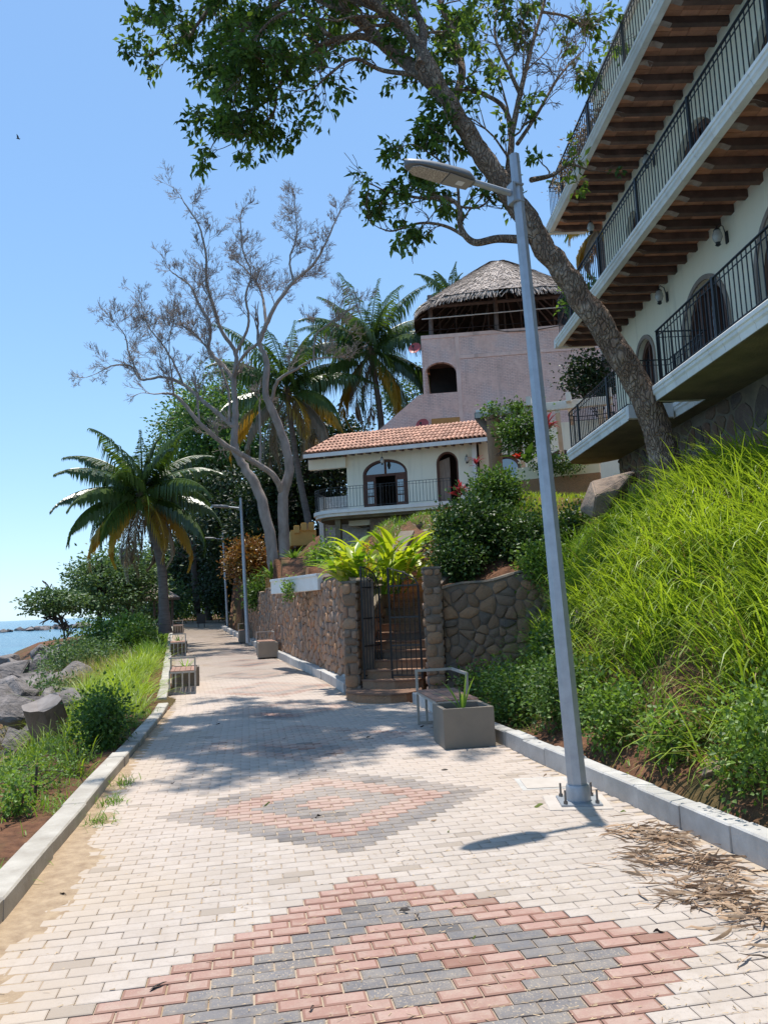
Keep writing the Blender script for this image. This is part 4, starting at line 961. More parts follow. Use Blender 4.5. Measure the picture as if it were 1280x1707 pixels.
for r_ in range(NR):
    for c in range(NC):
        u0 = r_/NR; q0 = 0.0+0.45*u0; q1 = 7.7-0.25*u0; q = q0+(q1-q0)*(c+0.5)/NC
        p = CP(q, 0.05+(RO-0.05)*u0, EZ+(RZ-EZ)*u0+0.005+random.uniform(-.008, .008))
        if tme is None: ob = tl.build('roof_tile', 'roof_tile', roof, smooth=True); tme = ob.data
        else: ob = inst(tme, 'roof_tile', Matrix.Identity(4), roof)
        ob.matrix_basis = frame(p, CA+slope*random.uniform(-.02, .02), slope)
# rounded balcony
def rim(off, n=14):
    pts = [(6.1, off)]; r_ = off+0.9
    for k in range(n+1): a = math.pi/2+math.pi*0.5*k/n; pts.append((1.5+r_*math.cos(a)*1.0, -0.9+r_*math.sin(a)))
    pts.append((1.5-r_, -2.6)); return pts
R1 = rim(0.5); o = MB(); o.poly([CP(q, f, 5.58) for q, f in R1]+[CP(6.1, -2.6, 5.58)], UP, -0.14); bal = o.build('balcony', 'white_trim', cot)
R2 = rim(0.42); o = MB(); o.poly([CP(q, f, 5.44) for q, f in R2]+[CP(6.1, -2.6, 5.44)], UP, -0.12); o.build('balcony_moulding', 'white_trim', bal)
R3 = rim(0.2); o = MB(); o.poly([CP(q, f, 5.32) for q, f in R3]+[CP(6.1, -2.6, 5.32)], UP, -0.1); o.build('balcony_soffit', 'old_concrete', bal)
railing(cot, [CP(q, f, 5.58) for q, f in rim(0.42)][::1], 0.9, 0.135, 0.014, 2.4, 0.03)
o = MB(); o.poly([CP(2.6, -0.35, 2.8), CP(6.4, -0.35, 3.2), CP(6.4, -0.35, 5.23), CP(2.6, -0.35, 5.23)], CN, -0.3); o.build('plinth', 'mortar', cot)
stone_face(cot, 3.8, 2.2, 0.42, 0.36, lambda s, z, d: CP(2.6+s, -0.35+d, 3.0+z), 'stone_dark', 0.03, 0.05, 43, 80)
o = MB(); o.box(CP(1.35, -0.1, 4.3), (0.22, 0.22, 1.9), (CA, CN, UP)); o.build('balcony_post', 'old_concrete', cot)
lantern(CP(3.25, -0.25, 7.5), CN, CA, cot, True); lantern(cw(6.65, 7.3, 0.0), CN, CA, cot)
# white brick end wall left of the cottage
simple('white_brick', (0.70, 0.68, 0.65), (0.5, 0.47, 0.44), 3, 0.9, 0.5, 12, piece=0.15)
ew = empty('white_brick_wall', tuple(CP(0.3, -1.3, 3.4)), 'whitewashed brick end wall standing left of the cottage balcony', 'wall')
EWB = MB(); EWB.poly([CP(0.1, -1.9, 3.2), CP(2.2, -1.9, 3.2), CP(2.2, -1.9, 6.6), CP(0.1, -1.9, 6.35)], CN, -0.18); EWB.build('wall_body', 'mortar_pale', ew)
me_ = None; k = 0
for j in range(34):
    for i in range(9):
        q = 0.16+i*0.235+(0.117 if j % 2 else 0)
        if q > 2.1: continue
        if me_ is None: b_ = MB(); b_.box((0, 0, 0), (0.225, 0.05, 0.088)); ob = b_.build('brick', 'white_brick', ew); me_ = ob.data
        else: ob = inst(me_, 'brick', Matrix.Identity(4), ew)
        ob.matrix_basis = frame(CP(q, -1.885+random.uniform(-.006, .006), 3.3+j*0.094), CA, CN)
MB().box(CP(0.06, -1.84, 4.85), (0.2, 0.3, 3.2), (CA, CN, UP)).build('end_pier', 'white_trim', ew)

# ================================================================ pink brick house with a palm-thatched terrace
pth = rad(-16); PO = np.array((8.88, 36.0, 0.0)); PA = np.array((math.cos(pth), math.sin(pth), 0)); PN = np.array((math.sin(pth), -math.cos(pth), 0))
def PP(p, off, z): return PO+PA*p+PN*off+UP*z
def pw(p, z, d): return PP(p, d, z)
t = NT('pink_brick')
mp = t.n('ShaderNodeMapping'); mp.inputs['Rotation'].default_value = (0, 0, -pth); t.l(t.geo.outputs['Position'], mp.inputs['Vector'])
sx_ = t.n('ShaderNodeSeparateXYZ'); t.l(mp.outputs[0], sx_.inputs[0]); cb = t.n('ShaderNodeCombineXYZ'); t.l(sx_.outputs[0], cb.inputs[0]); t.l(sx_.outputs[2], cb.inputs[1])
br = t.n('ShaderNodeTexBrick'); t.l(cb.outputs[0], br.inputs['Vector']); br.inputs['Scale'].default_value = 1.0; br.inputs['Brick Width'].default_value = 0.26; br.inputs['Row Height'].default_value = 0.085; br.inputs['Mortar Size'].default_value = 0.008
n1 = t.noise(0.55, 5, 0.6); n2 = t.noise(5, 6, 0.7)
c = t.ramp(n2, [(0.3, (0.74, 0.48, 0.38)), (0.7, (0.90, 0.64, 0.52))]); c = t.mix(t.math('MULTIPLY', t.smooth(n1, 0.45, 0.68), 0.6), c, (0.78, 0.66, 0.61))
sf = t.math('MULTIPLY', t.smooth(t.noise(2.2, 6, 0.7, stretch=(1, 1, 0.10)), 0.5, 0.72), t.smooth(t.noise(0.4, 3, 0.5), 0.35, 0.65)); c = t.mix(t.math('MULTIPLY', sf, 0.45), c, (0.22, 0.15, 0.13))
dk = t.math('MULTIPLY', br.outputs['Fac'], t.math('MULTIPLY', t.smooth(t.noise(1.1, 4, 0.6), 0.38, 0.6), 0.75)); c = t.mix(dk, c, (0.27, 0.17, 0.155))
M['pink_brick'] = t.done(t.bsdf(c, 0.95, 0, t.bump(t.math('SUBTRACT', n2, t.math('MULTIPLY', br.outputs['Fac'], 0.7)), 0.6, 0.04), 0.2))
simple('pink_render', (0.86, 0.63, 0.52), (0.70, 0.47, 0.37), 1.4, 0.95, 0.3, 18, streak=0.4)
pk = empty('pink_house', tuple(PP(5, -4, 8)), 'faded pink brick house rising behind the cottage, thatched terrace on top', 'building')
wall_arches(pk, pw, 0.0, 13.0, 8.0, 16.05, [(0.12, 1.8, 12.85, 13.95, 14.55)], 0.3, 'pink_brick')
def pside(p, z, d): return PP(0.0+d*0, -p, z)-PA*d
wall_arches(pk, lambda s, z, d: PP(-0.004-d, -0.3-s, z), 0.0, 8.0, 8.0, 16.05, [(0.1, 1.9, 12.85, 13.95, 14.3)], 0.25, 'pink_brick', 'wall')
o = MB(); o.poly([PP(0.3, -2.3, 12.8), PP(5, -2.3, 12.8), PP(5, -2.3, 15.2), PP(0.3, -2.3, 15.2)], PN, -0.1); o.build('partition_wall', 'dark_inside', pk)  # loggia shade is put into this wall's dark colour
o = MB(); o.poly([PP(0.02, -0.32, 12.84), PP(5, -0.32, 12.84), PP(5, -3, 12.84), PP(0.02, -3, 12.84)], UP, -0.15); o.build('loggia_floor', 'pink_render', pk)
o = MB(); o.poly([PP(0.02, -0.32, 14.9), PP(5, -0.32, 14.9), PP(5, -3, 14.9), PP(0.02, -3, 14.9)], UP, 0.1); o.build('loggia_ceiling', 'beam_wood', pk)
o = MB(); o.poly([PP(0.02, -0.3, 16.0), PP(12.9, -0.3, 16.0), PP(12.9, -8.2, 16.0), PP(0.02, -8.2, 16.0)], UP, -0.15); o.build('terrace_floor', 'pink_render', pk)
for p, w_ in ((1.93, 0.22), (6.0, 0.26), (9.6, 0.26)): MB().box(PP(p, 0.012, 12.0), (w_, 0.03, 8.0), (PA, PN, UP)).build('tie_column', 'pink_render', pk)
for z, a, b in ((15.98, 0, 13), (14.75, 1.95, 12.9)): MB().box(PP((a+b)/2, 0.02, z), (b-a, 0.035, 0.2), (PA, PN, UP)).build('tie_beam', 'pink_render', pk)
o = MB(); o.poly([PP(-3.2, 0.02, 8.5), PP(0.0, 0.02, 8.5), PP(0.0, 0.02, 12.85), PP(-0.35, 0.02, 12.75), PP(-3.2, 0.02, 10.5)], PN, -0.3); o.build('stair_parapet', 'pink_brick', pk)
simple('ochre_paint', (0.55, 0.28, 0.09), (0.45, 0.22, 0.07), 3, 0.9, 0.1)
MB().box(PP(1.1, 0.05, 11.2), (1.5, 0.08, 0.5), (PA, PN, UP)).build('ochre_panel', 'ochre_paint', pk)
o = MB(); o.tube([PP(0.1, 0.05, 17.0), PP(6.5, 0.05, 17.05), PP(13, 0.05, 17.0)], 0.03, 6); o.build('hand_rail', 'white_trim', pk)
o = MB(); o.tube([PP(0.1, 0.02, 16.35), PP(13, 0.02, 16.35)], 0.02, 5); o.tube([PP(3.5, 0.06, 16.2), PP(4.5, 0.07, 15.95), PP(6, 0.07, 15.88), PP(8, 0.06, 16.1)], 0.018, 5); o.build('cable', 'rail_black', pk)
# thatch
simple('thatch', (0.52, 0.44, 0.38), (0.22, 0.175, 0.15), 9, 0.95, 0.8, 40, dist=0.05)
simple('thatch_under', (0.07, 0.045, 0.034), (0.04, 0.028, 0.02), 4, 0.95, 0.4, 30)  # darkened thatch colour, stands in for the shade beneath the roof
simple('pole_wood', (0.22, 0.165, 0.14), (0.13, 0.095, 0.08), 4, 0.85, 0.4, 20)
pal = empty('thatched_roof', tuple(PP(4.5, -3.5, 16)), 'grey palm-thatch roof on wooden poles over the pink house', 'thatched roof')
TC, TR = (4.55, -3.4), (5.0, 4.9)
def th_pt(a, t_, ext=0.0):
    c, s = math.cos(a), math.sin(a); e = 0.62; cx_ = math.copysign(abs(c)**e, c); sy = math.copysign(abs(s)**e, s)
    rr = (1-t_)+ext; return PP(TC[0]+(TR[0]*cx_)*(rr*0.94+0.06), TC[1]+TR[1]*sy*rr, 17.75+3.7*(1-(1-t_)**1.06)-ext*3.2)
o = MB(); NA, NT_ = 96, 14; V = [th_pt(2*math.pi*i/NA, j/NT_, 0.0)+UP*0.12*nz(i*0.7, j*0.9) for j in range(NT_+1) for i in range(NA)]
o.add(V, [(j*NA+i, j*NA+(i+1) % NA, (j+1)*NA+(i+1) % NA, (j+1)*NA+i) for j in range(NT_) for i in range(NA)]); o.build('thatch_body', 'thatch', pal, smooth=True)
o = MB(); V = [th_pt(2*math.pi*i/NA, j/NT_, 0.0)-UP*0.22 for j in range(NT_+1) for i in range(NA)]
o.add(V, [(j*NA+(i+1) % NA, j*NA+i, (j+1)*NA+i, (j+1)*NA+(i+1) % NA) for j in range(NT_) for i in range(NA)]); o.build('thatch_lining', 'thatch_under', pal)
rg = np.random.default_rng(5); V = []; F = []; A = []
for k in range(15000):
    a = rg.uniform(0, 2*math.pi); t_ = rg.uniform(0, 0.97)**1.15; 
    p0 = np.array(th_pt(a, min(1, t_+0.10))); p1 = np.array(th_pt(a+rg.uniform(-.03, .03), t_)); out = np.array(th_pt(a, max(0, t_-0.04), 0.03 if t_ < 0.05 else 0))-p1
    lift = UP*rg.uniform(0.02, 0.11); w_ = rg.uniform(0.010, 0.026); tn = np.cross(p1-p0, UP); tn /= np.linalg.norm(tn)+1e-9; b = len(V)
    V += [p0-tn*w_+UP*0.03, p0+tn*w_+UP*0.03, p1+tn*w_+lift, p1-tn*w_+lift]; F.append((b, b+1, b+2, b+3)); A += [rg.random()]*4
for k in range(2600):       # ragged fringe hanging at the eave
    a = rg.uniform(0, 2*math.pi); p0 = np.array(th_pt(a, 0.05))+UP*rg.uniform(-0.1, 0.08); p1 = np.array(th_pt(a+rg.uniform(-.015, .015), 0.0, rg.uniform(0.0, 0.05)))-UP*rg.uniform(0.1, 0.42); w_ = rg.uniform(0.012, 0.035); tn = np.cross(np.array(th_pt(a, 0.0))-np.array(th_pt(a, 0.2)), UP); tn /= np.linalg.norm(tn)+1e-9; b = len(V)
    V += [p0-tn*w_, p0+tn*w_, p1+tn*w_*0.4, p1-tn*w_*0.4]; F.append((b, b+1, b+2, b+3)); A += [rg.random()]*4
M['thatch_strand'] = simple('thatch_strand', (0.56, 0.48, 0.41), (0.38, 0.31, 0.26), 6, 0.95, 0.0, piece=0.6)
nmesh('thatch_strands', V, F, M['thatch_strand'], pal, A)['kind'] = 'stuff'
for p in (0.55, 4.1, 8.0):
    for off in (-0.45, -6.6): o = MB(); o.tube([PP(p, off, 16.0), PP(p+0.03, off, 17.2), PP(p, off, 18.5)], [0.13, 0.12, 0.115], 9); o.build('post', 'pole_wood', pal, smooth=True)
for k in range(26):
    a = 2*math.pi*k/26; o = MB(); o.tube([np.array(th_pt(a, 0.0))-UP*0.3, np.array(th_pt(a, 0.9))-UP*0.35], 0.05, 6); o.build('rafter', 'pole_wood', pal)
for p0, p1 in (((0.4, -0.45), (8.8, -0.45)), ((0.5, -0.45), (0.5, -6.6)), ((8.0, -0.45), (8.0, -6.6))): o = MB(); o.tube([PP(*p0, 17.85), PP(*p1, 17.85)], 0.1, 8); o.build('ring_beam', 'pole_wood', pal)
for k in range(9): o = MB(); o.tube([PP(1.0+k*0.95, -3.9, 16.0), PP(1.0+k*0.95, -3.9, 19.3)], 0.05, 6); o.build('pole', 'pole_wood', pal)
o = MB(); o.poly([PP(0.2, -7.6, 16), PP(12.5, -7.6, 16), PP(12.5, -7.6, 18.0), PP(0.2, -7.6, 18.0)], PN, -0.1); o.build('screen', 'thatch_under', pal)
# red satellite dishes
simple('dish_red', (0.45, 0.10, 0.10), (0.36, 0.07, 0.07), 4, 0.5, 0.0)
def dish(p, r_, label, aim=(-0.5, -0.8, 0.35)):
    a = np.array(aim, float); a /= np.linalg.norm(a); x = np.cross(a, UP); x /= np.linalg.norm(x); y = np.cross(x, a); e = empty('satellite_dish', tuple(p), label, 'dish')
    o = MB(); o.lathe([(0.02, -0.14*r_), (r_*0.4, -0.08*r_), (r_*0.75, 0.1*r_), (r_, 0.28*r_), (r_*0.98, 0.3*r_), (r_*0.72, 0.13*r_), (0.03, -0.09*r_)], p, 20, (x, y, a)); d_ = o.build('reflector', 'dish_red', e, smooth=True)
    o = MB(); o.tube([np.asarray(p)-y*r_*0.95+a*0.2*r_, np.asarray(p)+a*r_*1.0-y*r_*0.2], 0.02, 5); o.box(np.asarray(p)+a*r_*1.0-y*r_*0.2, (0.1, 0.1, 0.1)); o.tube([np.asarray(p)-a*0.1*r_, np.asarray(p)-a*0.6*r_-UP*0.3], 0.03, 6); o.build('feed_arm', 'rail_black', e)
dish(PP(-0.33, 0.1, 15.35), 0.34, 'red satellite dish on the upper corner of the pink house'); dish(PP(-0.1, 0.6, 11.0), 0.36, 'red satellite dish just above the cottage roof')

# ================================================================ pergola and flower terrace beside the cottage
perg = empty('pergola', (7.0, 18.5, 4.6), 'white beamed pergola on dark posts between cottage and hotel', 'pergola')
pg0 = at(805, 690, 18.0); pg1 = at(1010, 682, 16.5); gd = (pg1-pg0); gd[2] = 0; gl = np.linalg.norm(gd); gd /= gl; gn = np.array((gd[1], -gd[0], 0)); gn = gn if gn[1] < 0 else -gn; gz_ = pg0[2]
MB().box(pg0+gd*gl/2+UP*0.0-UP*(pg0[2]-gz_), (gl+0.4, 0.18, 0.24), (gd, gn, UP)).build('beam', 'white_trim', perg, bevel=0.01)
for k in range(4):
    c = pg0+gd*(0.25+k*1.12); MB().bar(c+gn*0.35+UP*0.16, c-gn*2.9+UP*0.16, 0.14, 0.26).build('beam', 'white_trim', perg)
for k in range(3):
    c = pg0+gd*(0.95+k*1.2)-UP*0.15; MB().bar(c, c-gn*1.6-UP*1.25, 0.13, 0.16).build('strut', 'white_trim', perg)
b0 = pg0+gd*0.28; o = MB(); o.tube([(b0[0], b0[1], 4.3), (b0[0], b0[1], 5.6), (b0[0], b0[1], gz_-0.1)], [0.24, 0.2, 0.21], 10); o.build('post', 'stone_dark', perg, smooth=True)
o = MB()
for sgn in (-1, 1): o.tube([b0-UP*(0.75), b0+gd*0.42*sgn-UP*0.1], [0.09, 0.12], 8)
o.build('post_fork', 'pole_wood', perg)
fl = empty('flood_light', tuple(at(797, 692, 17.9)), 'small black flood light clamped beside the pergola post', 'lamp')
c = at(798, 693, 17.9); MB().box(c, (0.26, 0.07, 0.19), (gd, gn, UP)).build('housing', 'rail_black', fl, bevel=0.008); MB().box(c+gn*0.037, (0.22, 0.012, 0.15), (gd, gn, UP)).build('glass', 'lamp_glass', fl)
# garden wing of the cottage behind the pergola
gw = empty('garden_wing', tuple(CP(9, -1.5, 4.8)), 'cream garden wing with two arched openings behind the pergola', 'building')
def gw_(q, z, d): return CP(q, -1.3+d, z)
GOPS = [(7.5, 8.7, 5.3, 6.9, 7.5), (9.7, 10.9, 5.3, 6.9, 7.5)]
wall_arches(gw, gw_, 7.05, 12.5, 4.6, 8.6, GOPS, 0.25, 'cream_plaster')
for p in GOPS:
    f = arch_band(gw_, *p, 0.12, 0.03, -0.1).build('arch_frame', 'door_wood', gw); arch_pane(gw_, p[0]+0.1, p[1]-0.1, p[2], p[3], p[4]-0.1, -0.1).build('pane', 'window_glass', f)
pw0, pw1 = at(862, 792, 16.6), at(1000, 785, 15.4); d_ = pw1-pw0; d_[2] = 0; L_ = np.linalg.norm(d_); d_ /= L_; n_ = np.array((d_[1], -d_[0], 0))
tw = empty('planter_wall', tuple(pw0-UP*0.4), 'low cream terrace wall holding the flower bed beside the pergola', 'wall')
MB().box((pw0+pw1)/2*np.array((1, 1, 0))+UP*(pw0[2]-0.0), (L_, 0.22, 0.36), (d_, n_, UP)).build('upstand', 'cream_plaster', tw, bevel=0.01)
MB().box((pw0+pw1)/2*np.array((1, 1, 0))+UP*(pw0[2]-0.62)-n_*-0.02, (L_, 0.2, 0.9), (d_, n_, UP)).build('footing', 'stone_dark', tw)
# yellow house glimpsed left of the cottage
simple('yellow_paint', (0.62, 0.42, 0.14), (0.52, 0.35, 0.12), 2, 0.9, 0.1)
yh = empty('yellow_house', tuple(at(505, 930, 34)), 'ochre yellow house corner with a scalloped parapet left of the cottage', 'building')
a_ = at(488, 905, 34); b_ = at(524, 905, 34); W_ = b_[0]-a_[0]
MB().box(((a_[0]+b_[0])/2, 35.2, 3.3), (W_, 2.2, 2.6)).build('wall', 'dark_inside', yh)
MB().box(((a_[0]+b_[0])/2, 35.0, 5.1), (W_+0.2, 2.4, 0.75)).build('parapet', 'yellow_paint', yh, bevel=0.02)
for k in range(3): MB().box((a_[0]+0.1+W_*(k+0.3)/3, 33.85, 5.62-0.12*(k == 0)), (0.28, 0.35, 0.4)).build('merlon', 'yellow_paint', yh, bevel=0.03)
for k in range(3): MB().bar((a_[0]+0.1+k*W_/3, 34.0, 4.66), (a_[0]+0.1+k*W_/3, 33.6, 4.66), 0.09).build('beam_end', 'pole_wood', yh)
# ================================================================ plants: shared builders
t = NT('bark_brown')
mp = t.n('ShaderNodeMapping'); mp.inputs['Scale'].default_value = (1, 1, 0.42); t.l(t.geo.outputs['Position'], mp.inputs['Vector'])
ws = t.n('ShaderNodeVectorMath', operation='ADD'); t.l(mp.outputs[0], ws.inputs[0]); nn_ = t.n('ShaderNodeTexNoise'); nn_.inputs['Scale'].default_value = 6; t.l(mp.outputs[0], nn_.inputs['Vector']); sc2 = t.n('ShaderNodeVectorMath', operation='SCALE'); sc2.inputs['Scale'].default_value = 0.3; t.l(nn_.outputs['Color'], sc2.inputs[0]); t.l(sc2.outputs[0], ws.inputs[1])
vo = t.n('ShaderNodeTexVoronoi'); vo.feature = 'DISTANCE_TO_EDGE'; vo.inputs['Scale'].default_value = 15; t.l(ws.outputs[0], vo.inputs['Vector'])
vo2 = t.n('ShaderNodeTexVoronoi'); vo2.feature = 'F1'; vo2.inputs['Scale'].default_value = 15; t.l(ws.outputs[0], vo2.inputs['Vector'])
n1 = t.noise(3.2, 6, 0.65); n2 = t.noise(26, 5, 0.7, stretch=(1, 1, 0.4)); ck = t.smooth(vo.outputs['Distance'], 0.0, 0.16)
c = t.ramp(n1, [(0.32, (0.23, 0.145, 0.10)), (0.55, (0.36, 0.25, 0.175)), (0.72, (0.52, 0.39, 0.30))])
c = t.mix(t.math('MULTIPLY', t.math('SUBTRACT', 1.0, ck), 0.38), c, (0.06, 0.04, 0.03)); c = t.mix(t.math('MULTIPLY', t.smooth(n2, 0.5, 0.7), 0.35), c, (0.09, 0.06, 0.045))
M['bark_brown'] = t.done(t.bsdf(c, 0.95, 0, t.bump(t.math('ADD', t.math('MULTIPLY', ck, 0.8), t.math('ADD', t.math('MULTIPLY', n2, 0.6), t.math('MULTIPLY', vo2.outputs['Distance'], -0.5))), 1.0, 0.045), 0.2))
simple('bark_grey', (0.36, 0.30, 0.26), (0.20, 0.16, 0.135), 4, 0.95, 0.6, 18, stretch=(1, 1, 0.4), dist=0.03)
simple('bark_dark', (0.10, 0.075, 0.06), (0.05, 0.038, 0.03), 4, 0.95, 0.6, 18)
simple('palm_bark', (0.20, 0.165, 0.14), (0.11, 0.09, 0.075), 6, 0.95, 0.7, 14, stretch=(0.5, 0.5, 3), dist=0.04)
leafy('leaf_tree', (0.036, 0.075, 0.016), (0.14, 0.22, 0.048), 0.42, 0.5, spec=0.25)
leafy('leaf_far', (0.030, 0.070, 0.018), (0.095, 0.165, 0.040), 0.28, 0.5)
leafy('leaf_feather', (0.045, 0.11, 0.028), (0.13, 0.225, 0.060), 0.35, 0.5)
leafy('leaf_deep', (0.010, 0.024, 0.008), (0.032, 0.062, 0.018), 0.18, 0.5)
leafy('leaf_sea', (0.042, 0.090, 0.034), (0.12, 0.195, 0.075), 0.30, 0.5)
leafy('leaf_shrub', (0.028, 0.066, 0.015), (0.105, 0.19, 0.038), 0.28, 0.5, spec=0.3)
leafy('leaf_gloss', (0.017, 0.042, 0.012), (0.065, 0.125, 0.030), 0.2, 0.45, spec=0.35)
leafy('leaf_weed', (0.06, 0.12, 0.020), (0.175, 0.29, 0.050), 0.38, 0.5)
leafy('leaf_croton', (0.16, 0.05, 0.02), (0.24, 0.17, 0.04), 0.25, 0.4, glow=(1.5, 1.1, 0.6))
leafy('leaf_red', (0.10, 0.012, 0.022), (0.26, 0.035, 0.05), 0.25, 0.4, glow=(1.6, 0.9, 0.9))
leafy('leaf_ginger', (0.12, 0.24, 0.02), (0.42, 0.48, 0.04), 0.40, 0.35, glow=(1.4, 1.4, 0.5))
leafy('petal_yellow', (0.62, 0.36, 0.02), (0.78, 0.52, 0.05), 0.3, 0.5, glow=(1.1, 1.1, 0.6))
leafy('petal_red', (0.55, 0.03, 0.02), (0.7, 0.06, 0.03), 0.3, 0.5, glow=(1.1, 1, 1))
leafy('petal_white', (0.6, 0.6, 0.55), (0.75, 0.75, 0.7), 0.3, 0.5, glow=(1, 1, 1))
leafy('grass_lush', (0.075, 0.14, 0.014), (0.32, 0.42, 0.048), 0.42, 0.45, glow=(1.45, 1.45, 0.6))
leafy('grass_mid', (0.060, 0.135, 0.014), (0.17, 0.29, 0.035), 0.40, 0.45)
leafy('grass_dry', (0.20, 0.15, 0.06), (0.36, 0.30, 0.12), 0.3, 0.6, glow=(1.2, 1.1, 0.8))
leafy('frond_green', (0.026, 0.058, 0.014), (0.090, 0.150, 0.030), 0.33, 0.33, spec=0.6)
leafy('frond_yellow', (0.30, 0.19, 0.025), (0.52, 0.36, 0.05), 0.35, 0.45, glow=(1.3, 1.1, 0.5))
leafy('frond_dry', (0.20, 0.15, 0.10), (0.36, 0.29, 0.20), 0.25, 0.6, glow=(1.1, 1, 0.8))
def unit(a): return a/(np.linalg.norm(a, axis=-1, keepdims=True)+1e-12)
def leaf_cards(P, D, N, L, W, droop=0.25, fold=0.18):
    """folded lance-shaped leaves; arrays of n base points, directions, normals, lengths and half-widths"""
    D = unit(D); S = unit(np.cross(D, N)); N = np.cross(S, D); L = L[:, None]; W = W[:, None]
    mid = P+D*L*0.45-N*W*0.0; tip = P+D*L-N*L*droop
    V = np.stack([P, mid+S*W+N*W*fold, tip, mid-S*W+N*W*fold], 1).reshape(-1, 3); n = len(P)
    b = np.arange(n)[:, None]*4; return V, np.concatenate([b+np.array([[0, 1, 2]]), b+np.array([[0, 2, 3]])], 0)
def rdir(n, rg, up=0.0):
    d = rg.normal(size=(n, 3)); d[:, 2] += up; return unit(d)
def leaf_obj(name, P, D, N, L, W, mat, parent, rg, droop=0.25, fold=0.18, tone=None):
    V, F = leaf_cards(P, D, N, L, W, droop, fold); v = tone if tone is not None else rg.random(len(P))
    return nmesh(name, V, F, M[mat], parent, np.repeat(v, 4))
def crown_points(rg, C, R, nclump, per, cr, lo=-0.6, shell=0.55, flat=1.0):
    """leaf positions gathered into clumps that fill an uneven ellipsoid"""
    d = rdir(nclump, rg); d[:, 2] = np.maximum(d[:, 2], lo); r_ = (shell+(1-shell)*rg.random(nclump)**0.6)*np.where(rg.random(nclump) < 0.12, rg.uniform(1.05, 1.35, nclump), 1.0)
    wob = 1+0.25*np.array([nz(a[0]*1.7+C[0], a[1]*1.7+C[1], a[2]*1.7) for a in d]); cc = np.asarray(C)+d*(r_*wob)[:, None]*np.asarray(R)
    k = np.repeat(np.arange(nclump), per); off = rg.normal(size=(len(k), 3))*cr*np.array((1, 1, flat))*np.repeat(rg.uniform(0.6, 1.3, nclump), per)[:, None]
    tone = np.clip(np.repeat(rg.uniform(0.1, 0.75, nclump), per)+rg.uniform(-.2, .28, len(k)), 0, 1)
    return cc[k]+off, unit(off+rdir(len(k), rg)*cr*0.8), tone, cc
def grass(name, XY, Z, h, w_, lean, mat, seed=1, parent=None, bias=None, seg=4, hj=0.5, out=None, hs=None):
    """arching blades; XY (n,2) roots, Z (n) ground heights; bias = direction most blades bow to"""
    rg = np.random.default_rng(seed); n = len(XY); a = rg.uniform(0, 2*math.pi, n); d = np.stack([np.cos(a), np.sin(a)], 1)
    if out is not None: d = d*0.45+out*1.1
    if bias is not None: d = d*0.75+np.asarray(bias)[None, :]; d /= np.linalg.norm(d, axis=1)[:, None]+1e-9
    d = np.concatenate([d, np.zeros((n, 1))], 1); s = np.stack([-d[:, 1], d[:, 0], np.zeros(n)], 1)
    tw = rg.uniform(-1, 1, n)[:, None]; s = unit(s+d*tw*0.6)
    L = h*rg.uniform(1-hj, 1+hj*0.5, n)*(hs if hs is not None else 1.0); ln = lean*rg.uniform(0.35, 1.45, n); el = math.pi/2-ln*0.25-rg.uniform(0, 0.25, n)
    p = np.concatenate([XY, (Z-0.01)[:, None]], 1); rows = []
    for k in range(seg+1):
        t_ = k/seg; ww = w_*(0.7+0.9*t_-1.58*t_*t_) if k < seg else 0.0008
        rows += [p-s*ww, p+s*ww]; el = el-ln*1.25/seg*(0.6+0.8*t_); p = p+(d*np.cos(el)[:, None]+np.array((0, 0, 1.0))*np.sin(el)[:, None])*(L/seg)[:, None]
    V = np.stack(rows, 1).reshape(-1, 3); m = 2*(seg+1); b = np.arange(n)[:, None]*m
    F = np.concatenate([b+np.array([[2*k, 2*k+1, 2*k+3, 2*k+2]]) for k in range(seg)], 0)
    cl = np.array([0.5+0.5*nz(q[0]*1.3, q[1]*1.3, 7) for q in XY]); v = np.clip(cl*0.6+rg.random(n)*0.5, 0, 1)
    o = nmesh(name, V, F, M[mat] if isinstance(mat, str) else mat, parent, np.repeat(v, m), True); o['kind'] = 'stuff'; return o
